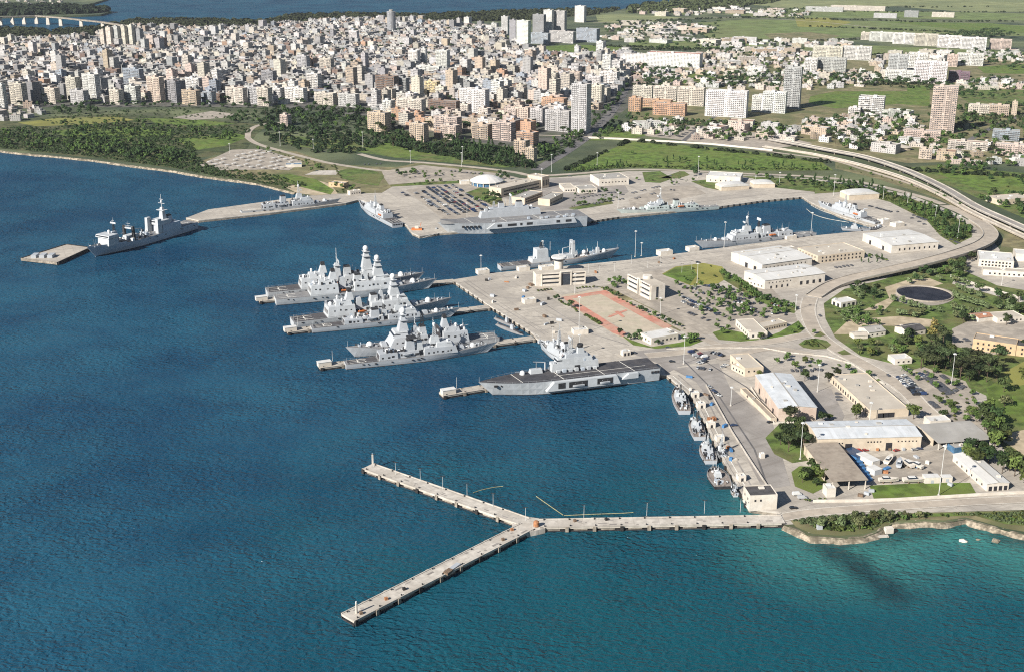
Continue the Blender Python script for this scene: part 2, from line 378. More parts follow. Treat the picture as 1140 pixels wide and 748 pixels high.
# ------------------------------------------------------------------ sea
COAST_SE = [(872, 584), (884, 589), (903, 598), (935, 600), (962, 598), (975, 593), (993, 583), (1030, 580.5), (1051, 582), (1075, 578), (1094, 583), (1121, 591), (1142, 595), (1220, 606), (1300, 618)]
COAST_NW = [(-330, 150), (-200, 158), (-90, 163), (0, 168), (25, 171), (60, 174), (100, 178), (150, 185), (190, 190), (230, 197), (262, 201), (290, 205), (312, 211), (330, 215)]
sea_quads = MB()
def axis(lo, hi, a, b, step):
    out = [lo]; x = a
    g = []
    k = step; y = a
    while y > lo: g.append(y); k *= 1.6; y -= k
    out += sorted(g)[:-1] if g else []
    while x <= b: out.append(x); x += step
    k = step; y = b
    while y < hi: k *= 1.6; y += k; out.append(min(y, hi))
    return sorted(set(round(v, 2) for v in out))
xs = axis(-40000, 40000, -320, 440, 8); ys = axis(-3000, 45000, 440, 1000, 8)
vs = [(x, y, 0.0) for y in ys for x in xs]; nx = len(xs)
me = bpy.data.meshes.new('sea')
me.from_pydata(vs, [], [(j * nx + i, j * nx + i + 1, (j + 1) * nx + i + 1, (j + 1) * nx + i) for j in range(len(ys) - 1) for i in range(nx - 1)])
me.materials.append(MATS['sea_water'])
at = me.color_attributes.new('depth', 'FLOAT_COLOR', 'POINT')
cs = [P(a, b, 0) for a, b in COAST_SE]
wa, wb = P(915, 605, 0), P(1000, 662, 0)
def sstep(x): x = max(0, min(1, x)); return x * x * (3 - 2 * x)
fl = []
for x, y, z in vs:
    d = min(seg_d(x, y, cs[i], cs[i + 1]) for i in range(len(cs) - 1)) if 0 < x < 900 and y < 900 else 999
    n = pnoise((x * 0.02, y * 0.02, 1.7)) + 0.5 * pnoise((x * 0.06, y * 0.06, 4.2))
    sh = sstep(1 - (d - 10 - 14 * n) / 75) * sstep((x - 60) / 120)
    te = sstep((830 - y + 60 * n) / 330) * (.16 + .84 * sstep((x + 230 + 40 * n) / 300)) * .85
    wd = max(sstep(1.25 - seg_d(x, y, wa, wb) / 10 + 0.7 * n), .75 * sstep(1.0 - abs(d - 6) / 10 + 1.6 * pnoise((x * .05, y * .05, 9)) - (.6 if x < 180 else .1)))
    fl += [min(1, sh * 1.0), te, min(1, wd * .75), 1]
at.data.foreach_set('color', fl)
tag(link('sea', me), None, None, kind='structure')

# ------------------------------------------------------------------ land
BASIN = [(330, 220), (232, 233.5), (207, 243), (221, 246), (300, 237.5), (385, 226.5), (399, 223), (405, 224), (452, 251), (459, 260), (467, 263.5), (490, 260), (655, 247),
         (690, 241.5), (800, 230.5), (850, 223.5), (893, 219.5), (903, 226), (935, 241), (966, 250.5), (986, 252), (976, 256.5), (940, 259.5), (910, 262.5), (700, 290), (554, 304), (503, 312),
         (541, 338), (548.5, 343), (593.5, 371.5), (597, 377), (648, 409), (742, 417.5), (771.5, 443), (789, 479), (805, 512), (822, 542), (834, 566), (868, 571), (872, 584)]
FAR_N = [(1300, -60), (900, -58), (800, -12), (760, 1), (716, 6), (690, 11), (650, 12), (570, 15), (470, 19), (400, 18), (330, 19), (290, 26), (200, 24), (150, 25), (118, 31), (108, 34), (60, 37), (0, 37), (-150, 44), (-500, 60)]
def px_poly(pts, z=ZL): return [P(a, b, z) for a, b in pts]
land_px = COAST_NW + BASIN + COAST_SE[1:]
ring = px_poly(land_px) + [P(1300, 618) + Vector((700, 0, 0)), Vector((14000, 600, ZL)), Vector((14000, 30000, ZL))] + px_poly(FAR_N)
mb = MB(); mb.face([(p.x, p.y, ZL) for p in ring]); structure('ground', mb, 'far_land')
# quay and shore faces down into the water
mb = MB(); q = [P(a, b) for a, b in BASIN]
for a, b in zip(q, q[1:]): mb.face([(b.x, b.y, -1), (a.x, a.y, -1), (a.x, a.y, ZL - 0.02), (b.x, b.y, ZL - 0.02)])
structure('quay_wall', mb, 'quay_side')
def normals(c):
    r = []
    for i in range(len(c)):
        t = c[min(i + 1, len(c) - 1)] - c[max(i - 1, 0)]; t.z = 0; t.normalize(); r.append(Vector((-t.y, t.x, 0)))
    return r
def coping(pts, w=1.5, h=.28):
    c = [P(a, b) for a, b in pts]; N = normals(c); mb = MB(); vs = []
    for p, n in zip(c, N):
        for o, z in ((-.05, -.6), (-.05, h), (w, h), (w, 0)): vs.append(p + n * o + Vector((0, 0, z)))
    mb.mesh(vs, [(4 * i + k, 4 * i + k + 1, 4 * i + k + 5, 4 * i + k + 4) for i in range(len(c) - 1) for k in range(3)])
    structure('quay_coping', mb, 'pale_concrete')
for a, b in ((2, 8), (8, 14), (14, 20), (20, 25), (25, 30), (30, 37), (37, 43)): coping(BASIN[a:b + 1])
def shore(name, pts, wd, mat, inl=5.0, seed=1):
    c = []
    P3 = [P(a, b) for a, b in pts]
    for a, b in zip(P3, P3[1:]):
        n = max(1, int((b - a).length / 3))
        for k in range(n): c.append(a.lerp(b, k / n))
    rows = []
    for i, p in enumerate(c):
        t = (c[min(i + 1, len(c) - 1)] - c[max(i - 1, 0)]).normalized(); nrm = Vector((t.y, -t.x, 0))
        j = pnoise((p.x * 0.06, p.y * 0.06, seed)) * wd * 1.5 + pnoise((p.x * 0.3, p.y * 0.3, seed)) * wd * .8
        k = pnoise((p.x * 0.21, p.y * 0.21, seed + 3)) * 1.4
        rows.append([p - nrm * (inl * (1 + k)), p - nrm * 0.6 + Vector((0, 0, .25 * k)), p + nrm * (wd * 0.5 + j * 0.6) + Vector((0, 0, -1.2 + 0.5 * k)), p + nrm * (wd * 1.3 + j) + Vector((0, 0, -2.9))])
    for r in rows: r[0].z = ZL + 0.03; r[1].z += 0.04
    vs = [v for r in rows for v in r]
    m = MB(); m.mesh(vs, [(i * 4 + k, i * 4 + k + 1, i * 4 + k + 5, i * 4 + k + 4) for i in range(len(rows) - 1) for k in range(3)])
    return structure(name, m, mat)
shore('rocky_shore', COAST_SE, 1.8, 'rock', 1.2, 2)
shore('sandy_shore', COAST_NW, 1.6, 'rock', .8, 5)
# peninsulas across the inner sea
for k, pts in enumerate(([(-300, 22), (0, 19), (70, 18), (112, 16.5), (124, 13), (111, 10.5), (80, 7.5), (104, 4), (120, -1), (60, -8), (-300, -12)],
                         [(-900, -36), (0, -37), (700, -37), (1200, -38), (1400, -60), (-1200, -60)])):
    mb = MB(); mb.prism([tuple(P(a, b, 6))[:2] for a, b in pts], -1, 6); structure('far_shore', mb, 'far_land')

LV = [0]
def sheet(name, pts, mat, z=0.05):
    z = ZL + z
    return structure(name, _ngon(px_poly(pts, z)), mat)
def _ngon(ps):
    mb = MB()
    ar = sum(ps[i].x * ps[(i + 1) % len(ps)].y - ps[(i + 1) % len(ps)].x * ps[i].y for i in range(len(ps)))
    mb.face([tuple(p) for p in (ps if ar > 0 else ps[::-1])]); return mb
def smooth_line(ps, n=6):
    out = []
    for i in range(len(ps) - 1):
        p0 = ps[max(i - 1, 0)]; p1 = ps[i]; p2 = ps[i + 1]; p3 = ps[min(i + 2, len(ps) - 1)]
        for k in range(n):
            t = k / n
            out.append(0.5 * ((2 * p1) + (p2 - p0) * t + (2 * p0 - 5 * p1 + 4 * p2 - p3) * t * t + (3 * p1 - p0 - 3 * p2 + p3) * t ** 3))
    out.append(ps[-1]); return out
ROADS = []
def road(name, pts, wd, mat, z=0.10, line=None, kerb=None):
    c = smooth_line([P(a, b) for a, b in pts]); N = normals(c); up = Vector((0, 0, z))
    ROADS.append((c, wd))
    def strip(o0, o1, dz, nm, mt):
        mb = MB(); vs = []
        for p, n in zip(c, N): vs += [p + n * o0 + Vector((0, 0, dz)), p + n * o1 + Vector((0, 0, dz))]
        mb.mesh(vs, [(2 * i + 1, 2 * i, 2 * i + 2, 2 * i + 3) for i in range(len(c) - 1)])
        return structure(nm, mb, mt)
    strip(-wd / 2, wd / 2, z, name, mat)
    if line: 
        strip(-wd / 2 + 0.3, -wd / 2 + 0.6, z + 0.04, 'road_marking', line); strip(wd / 2 - 0.6, wd / 2 - 0.3, z + 0.04, 'road_marking', line)
    if kerb:
        for s in (-1, 1):
            mb = MB(); vs = []
            for p, n in zip(c, N):
                for o, h in ((wd / 2, 0), (wd / 2, .3), (wd / 2 + .5, .3), (wd / 2 + .5, 0)): vs.append(p + n * (s * o) + Vector((0, 0, h)))
            mb.mesh(vs, [(4 * i + k, 4 * i + k + 1, 4 * i + k + 5, 4 * i + k + 4) for i in range(len(c) - 1) for k in range(3)])
            structure('kerb', mb, kerb)
# --- countryside behind the town
sheet('field', [(663, 17), (700, 16), (760, 20), (705, 27), (666, 25)], 'field_pale', .10)
sheet('field', [(770, 26), (830, 22), (1000, 24), (1180, 30), (1180, 41), (1000, 39), (900, 45), (850, 49), (790, 45)], 'field_green', .10)
sheet('field', [(885, 21), (919, 20), (948, 25), (930, 31), (888, 30)], 'yellow_grass', .16)
sheet('field', [(850, 38), (900, 36), (935, 40), (920, 46), (862, 46)], 'dry_grass', .16)
sheet('field', [(590, 53), (640, 50), (692, 52), (692, 62), (600, 61)], 'bright_grass', .10)
sheet('field', [(752, 78), (790, 78), (797, 87), (766, 92), (752, 86)], 'bright_grass', .10)
sheet('field', [(700, 46), (780, 46), (850, 50), (846, 56), (760, 55), (700, 51)], 'field_green', .10)
sheet('field', [(1088, 75), (1180, 69), (1180, 83), (1096, 82)], 'bright_grass', .10)
sheet('field', [(820, 4), (900, -4), (1200, -8), (1200, 5), (1000, 7), (900, 12)], 'field_pale', .10)
sheet('field', [(800, 14), (880, 12), (1000, 13), (1180, 16), (1180, 24), (1000, 21), (840, 20)], 'field_green', .10)
sheet('field', [(1000, 8), (1180, 2), (1180, 13), (1080, 14)], 'field_pale', .13)
sheet('field', [(990, 25), (1100, 26), (1180, 33), (1180, 38), (1080, 35)], 'bright_grass', .14)
sheet('field', [(900, -10), (1200, -20), (1200, -10), (920, -4)], 'field_green', .10)
sheet('field', [(720, 10), (790, 3), (815, 8), (760, 17)], 'field_green', .10)
sheet('field', [(860, 54), (950, 50), (1180, 60), (1180, 68), (1000, 62), (870, 60)], 'field_green', .12)
sheet('field', [(905, 98), (960, 93), (1035, 96), (1035, 119), (1000, 116), (930, 121), (900, 115)], 'bright_grass', .10)
sheet('dirt_field', [(890, 102), (920, 96), (1010, 94), (1010, 102), (930, 102), (900, 108)], 'dry_grass', .16)
sheet('field', [(1062, 103), (1110, 100), (1180, 102), (1180, 118), (1080, 116)], 'grass', .10)
# --- the ground of the town
sheet('town_ground', [(-300, 150), (0, 124), (60, 119), (120, 120), (215, 119), (290, 120), (360, 124), (480, 152), (600, 168), (640, 160), (700, 120), (740, 62), (680, 58), (560, 48), (400, 26), (330, 24), (200, 32), (140, 34), (0, 42), (-300, 55)], 'city_ground', .04)
sheet('town_ground', [(700, 140), (705, 120), (780, 60), (1000, 52), (1180, 70), (1180, 185), (1080, 180), (1010, 182), (930, 168), (860, 158), (760, 150)], 'dry_grass', .04)
# --- shoreline scrub, fields round the base
sheet('scrub_land', [(-300, 150), (-90, 160), (0, 166), (60, 171.5), (150, 182), (195, 188), (262, 199), (318, 212), (345, 208), (300, 192), (215, 178), (275, 166), (285, 150), (300, 140), (225, 133), (130, 127), (60, 130), (-90, 143)], 'scrub_ground', .06)
sheet('meadow', [(20, 137), (60, 132), (130, 130), (150, 134), (95, 139), (40, 141)], 'yellow_grass', .12)
sheet('meadow', [(160, 132), (215, 133), (262, 138), (230, 141), (175, 138)], 'bright_grass', .12)
sheet('meadow', [(60, 146), (100, 142), (170, 143), (200, 150), (120, 156), (70, 152)], 'bright_grass', .12)
sheet('meadow', [(195, 155), (262, 149), (280, 152), (250, 163), (215, 168)], 'bright_grass', .12)
sheet('building_site', [(192, 131), (235, 124), (262, 127), (256, 131), (215, 134)], 'parking_ground', .16)
sheet('grass_verge', [(300, 150), (330, 152), (400, 158), (420, 164), (560, 176), (580, 186), (560, 187), (440, 176), (390, 168), (330, 164)], 'grass', .08)
sheet('meadow', [(405, 166), (430, 158), (470, 164), (480, 172), (440, 176)], 'bright_grass', .12)
sheet('field', [(628, 191), (700, 157.5), (730, 160), (800, 165), (860, 172), (915, 181), (928, 190), (820, 190.5), (700, 186.5)], 'bright_grass', .12)
sheet('field', [(655, 157), (672, 149), (698, 143), (720, 151), (700, 156)], 'bright_grass', .12)
sheet('yard', [(704, 150), (735, 138), (800, 142), (870, 152), (905, 160), (860, 166), (790, 160)], 'parking_ground', .10)
# --- the naval base: concrete from quay to perimeter road
base_px = BASIN + [(885, 583), (1000, 571), (1180, 566), (1180, 330), (1130, 300), (1105, 268), (1085, 249), (1060, 236), (1016, 218), (960, 206), (905, 199), (820, 195), (760, 191), (700, 191), (620, 198), (575, 199), (470, 184), (430, 189), (380, 214)]
sheet('concrete_apron', base_px, 'concrete', .02)
sheet('vacant_ground', [(285, 168), (330, 169), (370, 183), (440, 187), (468, 181), (560, 192), (520, 200), (440, 206), (425, 215), (380, 216), (345, 213), (316, 208), (225, 186), (222, 180), (262, 168)], 'dry_grass', .10)
sheet('gravel_ground', [(425, 191), (470, 184), (560, 194), (578, 198.5), (555, 200), (470, 203), (433, 206), (428, 199)], 'parking_ground', .15)
sheet('sandy_strip', [(318, 209), (345, 199), (368, 205), (376, 216), (350, 218), (330, 215)], 'sand', .14)
sheet('car_park', [(222, 184), (258, 167), (290, 166), (338, 180), (322, 190), (300, 189), (240, 190)], 'parking_ground', .18)
sheet('court_slab', [(339, 195), (352, 190), (378, 190), (374, 195)], 'pale_concrete', .18)
sheet('lawn', [(376, 191), (390, 187), (409, 187), (428, 196), (421, 207), (402, 205), (381, 199)], 'grass', .18)
sheet('lawn', [(330, 207), (300, 196), (322, 194), (352, 200), (372, 212), (368, 217)], 'bright_grass', .16)
sheet('grass_verge', [(432, 205), (470, 202), (560, 199), (562, 202), (480, 206), (436, 208)], 'grass', .12)
sheet('lawn', [(518, 215), (535, 209), (556, 213), (560, 226), (548, 229), (535, 222)], 'grass', .12)
sheet('lawn', [(715, 192), (735, 191), (749, 199), (735, 204), (718, 203)], 'grass', .12)
sheet('lawn', [(769, 202), (790, 200), (808, 207), (800, 212), (785, 209)], 'grass', .12)
sheet('lawn', [(632, 232), (680, 223), (683, 227), (640, 234)], 'grass', .12)
sheet('lawn', [(734, 199), (760, 190), (768, 195), (756, 199)], 'grass', .12)
sheet('base_yard', [(556, 218), (575, 200), (690, 197), (700, 214), (660, 232), (600, 235)], 'asphalt', .08)
sheet('base_yard', [(700, 222), (740, 208), (772, 207), (786, 216), (740, 225), (702, 232)], 'parking_ground', .08)
sheet('car_park', [(452, 212), (480, 204), (545, 203), (553, 220), (545, 243), (500, 250)], 'parking_ground', .08)
sheet('green_bank', [(905, 201), (960, 208), (1014, 221), (1058, 239), (1080, 252), (1082, 264), (1064, 273), (1047, 263), (1032, 246), (990, 225), (946, 213.5), (907, 216)], 'grass', .10)
sheet('grass_verge', [(820, 196), (905, 200), (907, 214), (862, 209), (838, 199)], 'grass', .10)
sheet('grass_verge', [(930, 178), (985, 193), (1040, 213), (1080, 230), (1140, 258), (1180, 276), (1180, 282), (1118, 262), (1090, 243), (1040, 220), (975, 199), (930, 188)], 'dry_grass', .06)
sheet('meadow', [(1005, 188), (1040, 184), (1140, 193), (1180, 200), (1180, 250), (1140, 243), (1105, 228), (1060, 208)], 'grass', .10)
sheet('meadow', [(1040, 192), (1085, 188), (1140, 196), (1140, 214), (1090, 212)], 'bright_grass', .14)
sheet('meadow', [(1118, 262), (1180, 272), (1180, 300), (1140, 284), (1112, 282)], 'dry_grass', .12)
# parade ground and its surroundings
sheet('parade_ground', [(617, 330), (672.5, 321), (752, 365), (740, 372), (696, 378), (683, 372)], 'court_beige', .10)
sheet('red_band', [(625.5, 331), (674, 323.2), (673, 327), (633, 333)], 'court_red', .15)
sheet('red_band', [(674, 323.2), (748, 363), (741, 367), (667, 326.5)], 'court_red', .18)
sheet('red_band', [(625.5, 331), (634, 331), (668, 352), (697, 370.5), (694, 375), (682, 370.5), (655, 353)], 'court_red', .20)
sheet('red_emblem', [(677, 351), (690, 347), (697, 345), (689, 348.4), (695, 352), (689, 349.2), (682, 350)], 'court_red', .15)
sheet('red_emblem', [(676, 352.5), (697, 344.5), (699, 345.7), (679, 353.5)], 'court_red', .22)
sheet('red_emblem', [(684, 347), (688, 346.2), (696, 352.5), (693, 353.5)], 'court_red', .25)
sheet('lawn', [(660, 318), (680, 321), (762, 362), (757, 369), (744, 363), (672, 321)], 'dry_grass', .12)
sheet('base_yard', [(672, 320), (698, 308), (735, 300), (770, 320), (860, 322), (884, 346), (888, 358), (830, 366), (800, 372), (770, 372)], 'parking_ground', .07)
sheet('lawn', [(737, 305), (752, 297), (783, 293), (804, 297), (811, 309), (799, 316), (768, 318)], 'yellow_grass', .12)
sheet('lawn', [(738, 306), (752, 298), (770, 296), (776, 306), (768, 317)], 'bright_grass', .15)
sheet('hedge_bed', [(800, 300), (812, 306), (852, 330), (888, 344), (884, 349), (866, 345), (842, 334), (806, 312)], 'grass', .15)
sheet('lawn', [(793, 370), (806, 366), (836, 372), (846, 378), (830, 380.5), (800, 378)], 'bright_grass', .12)
sheet('lawn', [(846, 378), (868, 369.5), (889, 357), (896, 366), (886, 374), (862, 379.5)], 'bright_grass', .12)
sheet('lawn', [(690, 372), (702, 378), (725, 386), (757, 381), (783, 374), (786, 378), (768, 385), (730, 388), (705, 384)], 'bright_grass', .12)
sheet('roundabout_bed', [(889, 383), (896, 378), (908, 376.5), (920, 379), (925.5, 383.5), (920, 388), (905, 388.5), (894, 386.5)], 'grass', .30)
sheet('traffic_island', [(906, 374), (913, 368.5), (919, 373), (913, 375)], 'grass', .34)
sheet('traffic_island', [(932, 392), (940, 389), (948, 394), (938, 395)], 'grass', .34)
# dark worn patches of the quay, its rail strip
sheet('apron_patch', [(748, 410), (800, 404), (812, 430), (860, 470), (880, 540), (850, 545), (815, 480), (775, 425)], 'asphalt', .06)
sheet('apron_patch', [(700, 392), (745, 386), (790, 388), (800, 398), (755, 408), (742, 416), (735, 405)], 'asphalt', .055)
# carparks south
sheet('car_park', [(1008, 414), (1028, 408), (1075, 424), (1100, 470), (1080, 474), (1045, 470)], 'parking_ground', .09)
sheet('base_yard', [(884, 438), (925, 432), (940, 462), (935, 475), (915, 470)], 'asphalt', .07)
sheet('base_yard', [(962, 510), (1030, 502), (1062, 498), (1090, 522), (1075, 536), (975, 538)], 'parking_ground', .08)
sheet('earth_yard', [(1108, 485), (1140, 478), (1180, 480), (1180, 520), (1140, 506)], 'sand', .10)
sheet('tree_bed', [(852, 487), (868, 471), (893, 470), (904, 500), (902, 512), (882, 515), (862, 505)], 'grass', .16)
sheet('lawn', [(881, 525), (890, 518.5), (912, 519), (922, 540), (905, 549), (885, 541)], 'bright_grass', .16)
sheet('lawn', [(968, 540), (973, 555.5), (1010, 556), (1088, 551), (1080, 537), (1030, 537)], 'bright_grass', .16)
sheet('garden', [(917, 338), (940, 322), (985, 311), (1015, 298), (1060, 288), (1092, 300), (1140, 318), (1180, 330), (1180, 548), (1140, 530), (1105, 482), (1098, 440), (1062, 424), (1000, 406), (958, 396), (930, 376), (919, 355)], 'grass', .06)
sheet('meadow', [(1098, 432), (1140, 405), (1180, 400), (1180, 450), (1140, 470), (1108, 470)], 'bright_grass', .12)
sheet('meadow', [(1110, 418), (1140, 402), (1180, 396), (1180, 420), (1130, 430)], 'yellow_grass', .16)
sheet('sandy_ground', [(928, 372), (945, 356), (1000, 352), (1040, 356), (1035, 364), (960, 362), (955, 372)], 'sand', .12)
sheet('sandy_ground', [(985, 320), (1010, 312), (1035, 310), (1050, 316), (1000, 330), (985, 345), (960, 346), (990, 332)], 'sand', .12)
sheet('sandy_ground', [(1062, 312), (1140, 334), (1140, 338), (1060, 316)], 'pale_concrete', .15)
sheet('base_yard', [(1070, 300), (1092, 283), (1180, 288), (1180, 330), (1110, 318)], 'concrete', .12)
sheet('base_yard', [(1060, 366), (1090, 352), (1180, 352), (1180, 380), (1100, 396), (1060, 384)], 'parking_ground', .12)
sheet('base_yard', [(878, 292), (965, 284), (985, 292), (930, 318), (905, 322)], 'concrete', .07)
sheet('coastal_scrub', [(880, 579), (930, 573), (1000, 571), (1180, 567), (1180, 598), (1120, 588), (1094, 580.5), (1075, 575.5), (1051, 579), (1030, 577.5), (1000, 579), (975, 589.5), (962, 594), (935, 596), (905, 594), (886, 586)], 'dry_grass', .05)
sheet('coastal_grass', [(900, 578), (960, 573), (1180, 567.5), (1180, 588), (1120, 583), (1085, 573.5), (1040, 574.5), (1000, 577), (970, 587), (940, 591), (915, 589)], 'grass', .13)
# pond: dark basin with a pale rim
def ring_px(cx, cy, rx, ry, n=28): return [(cx + rx * math.cos(6.28319 * k / n), cy + ry * math.sin(6.28319 * k / n)) for k in range(n)]
sheet('pond_rim', ring_px(1029, 330, 34, 11), 'parking_ground', .18)
c = P(1029, 328)
mb = MB(); n = 32
o_ = []; 
for r0, r1, z0, z1 in ((24.5, 24.5, 0.2, 1.3), (24.5, 23.6, 1.3, 1.3), (23.6, 23.0, 1.3, .35)):
    mb.mesh([(c.x + r * math.cos(6.28319 * k / n), c.y + r * math.sin(6.28319 * k / n), ZL + z) for r, z in ((r0, z0), (r1, z1)) for k in range(n)], [(k, (k + 1) % n, n + (k + 1) % n, n + k) for k in range(n)])
structure('pond_wall', mb, 'parking_ground')
mb = MB(); mb.face([(c.x + 23.2 * math.cos(6.28319 * k / n), c.y + 23.2 * math.sin(6.28319 * k / n), ZL + .45) for k in range(n)]); structure('pond_water', mb, 'pond_dark')

# --- roads
road('coast_road', [(275, 153), (283, 159), (300, 165), (345, 177), (372, 183), (420, 190), (450, 191)], 9, 'road_concrete', .24)
road('coast_road', [(276, 153), (277, 147), (285, 141), (300, 138), (330, 136)], 9, 'road_concrete', .25)
road('perimeter_road', [(400, 172), (430, 179), (470, 181.5), (530, 187), (571, 192), (595, 196), (640, 194), (700, 189.5), (760, 190.5), (821, 193.5), (910, 197.5), (964, 204.5), (1020, 218), (1050, 228)], 10, 'road_concrete', .24)
road('ramp_road', [(1052, 229), (1072, 237), (1088, 246)], 15, 'road_concrete', .26)
road('base_road', [(902, 332), (899, 345), (903, 360), (912, 374), (935, 391), (962, 406), (1005, 432), (1030, 456), (1065, 484)], 13, 'road_concrete', .26, line='white_line', kerb='pale_concrete')
road('base_road', [(914, 378), (900, 373), (860, 380), (800, 386), (760, 392), (720, 396)], 12, 'road_concrete', .22, line='white_line')
road('base_road', [(800, 384), (772, 372), (740, 355), (700, 335)], 8, 'road_concrete', .16)
road('base_road', [(700, 374), (650, 345), (612, 325), (590, 315)], 8, 'road_concrete', .135)
road('shore_road', [(866, 577), (900, 571), (960, 566), (1040, 561), (1110, 557), (1240, 552)], 9, 'road_concrete', .24, line='white_line')
road('base_road', [(905, 395), (860, 388), (800, 400)], 7, 'road_concrete', .20)
road('town_avenue', [(597, 190), (640, 163), (668, 140), (692, 108), (704, 78)], 16, 'dark_asphalt', .20)
road('town_road', [(600, 151), (656, 152.5), (720, 156), (800, 161), (862, 170), (926, 179), (964, 190), (1016, 206), (1060, 222)], 7, 'road_concrete', .22)
road('field_road', [(760, 158), (800, 128), (840, 120)], 7, 'dark_asphalt', .14)
road('field_road', [(850, 47), (960, 43), (1060, 50), (1180, 58)], 7, 'road_concrete', .22)
road('field_road', [(660, 26), (800, 20), (900, 24), (980, 32)], 8, 'parking_ground', .22)
road('town_road', [(1140, 128), (1110, 140), (1080, 156), (1060, 172), (1030, 178)], 9, 'dark_asphalt', .20)

def mark_line(pts, w=.5, z=.08, mat='white_line', name='quay_marking'):
    c = [P(a, b) for a, b in pts]; N = normals(c); mb = MB(); vs = []
    for p, n in zip(c, N): vs += [p + n * w / 2 + Vector((0, 0, z)), p - n * w / 2 + Vector((0, 0, z))]
    mb.mesh(vs, [(2 * i, 2 * i + 1, 2 * i + 3, 2 * i + 2) for i in range(len(c) - 1)]); structure(name, mb, mat)
mark_line([(508, 316), (545, 341), (600, 374.5)]); mark_line([(516, 313), (552, 338), (606, 372)], 1.0, .07, 'asphalt', 'crane_rail'); mark_line([(520, 312), (557, 337), (610, 371)], .6, .07, 'asphalt', 'crane_rail')
mark_line([(560, 306), (640, 297), (740, 285.5), (905, 265.5)], .6); mark_line([(560, 309), (700, 293), (900, 268.5)], 1.0, .07, 'asphalt', 'crane_rail'); mark_line([(590, 313), (760, 291.5), (905, 273)], .7, .07, 'asphalt', 'crane_rail')
mark_line([(749, 418), (780, 445), (797, 479), (813, 512), (829, 540)], .5); mark_line([(755, 417), (788, 446), (804, 479), (820, 512), (836, 540)], 1.0, .07, 'asphalt', 'crane_rail')
mark_line([(470, 265.5), (495, 257), (655, 244.5), (690, 239.5), (800, 228), (850, 221)], .5); mark_line([(560, 250), (700, 235), (850, 217), (900, 214)], 1.0, .07, 'asphalt', 'crane_rail')
mark_line([(585, 352), (640, 356), (690, 370)], 1.2, .07, 'asphalt', 'tyre_track'); mark_line([(545, 330), (600, 335), (660, 372), (700, 384)], 1.4, .065, 'asphalt', 'tyre_track'); mark_line([(760, 400), (800, 440), (840, 500), (856, 545)], 1.2, .07, 'dark_asphalt', 'tyre_track'); mark_line([(775, 396), (830, 430), (880, 470), (930, 474)], 1.2, .071, 'dark_asphalt', 'tyre_track')
# kerb line along the tug quay, the perimeter wall by the shore
def wall_line(name, label, pts, h, th, mat, cat='wall', group=None):
    c = [P(a, b) for a, b in pts]; N = normals(c); mb = MB(); vs = []
    o = c[0]
    for p, n in zip(c, N):
        for a, z in ((-th / 2, 0), (-th / 2, h), (th / 2, h), (th / 2, 0)): vs.append(p - o + n * a + Vector((0, 0, z)))
    mb.mesh(vs, [(4 * i + k, 4 * i + k + 1, 4 * i + k + 5, 4 * i + k + 4) for i in range(len(c) - 1) for k in range(3)] + [(0, 1, 2, 3), (len(vs) - 1, len(vs) - 2, len(vs) - 3, len(vs) - 4)])
    ob = mb.build(name, mat); ob.location = o; return tag(ob, label, cat, group)
wall_line('low_wall', 'low pale wall dividing the tug quay from the grey yard', [(786, 429), (815, 481), (838, 517), (854, 541)], 1.2, .5, 'pale_concrete')
wall_line('low_wall', 'white boundary wall beside the open annex of the blue roofed warehouse', [(836, 432), (850, 454), (862, 472), (884, 471)], 1.4, .5, 'white_wall')
wall_line('boundary_wall', 'long pale boundary wall along the shore road below the lawn', [(905, 559), (960, 558.5), (1000, 557), (1060, 553.5), (1110, 550.5), (1180, 547)], 1.8, .5, 'white_wall')
wall_line('boundary_wall', 'pale boundary wall along the far edge of the olive garden', [(1058, 309), (1085, 318), (1120, 329), (1180, 346)], 2.6, .6, 'pale_concrete')
wall_line('boundary_wall', 'white wall along the field in front of the huts', [(655, 154.5), (720, 157.3), (790, 161.5), (860, 168.5)], 2.5, .8, 'white_wall')
wall_line('low_wall', 'curving white wall above the round traffic bed', [(742, 389), (800, 387.5), (850, 388), (880, 393), (920, 397), (948, 405), (985, 428)], 1.0, .5, 'pale_concrete')

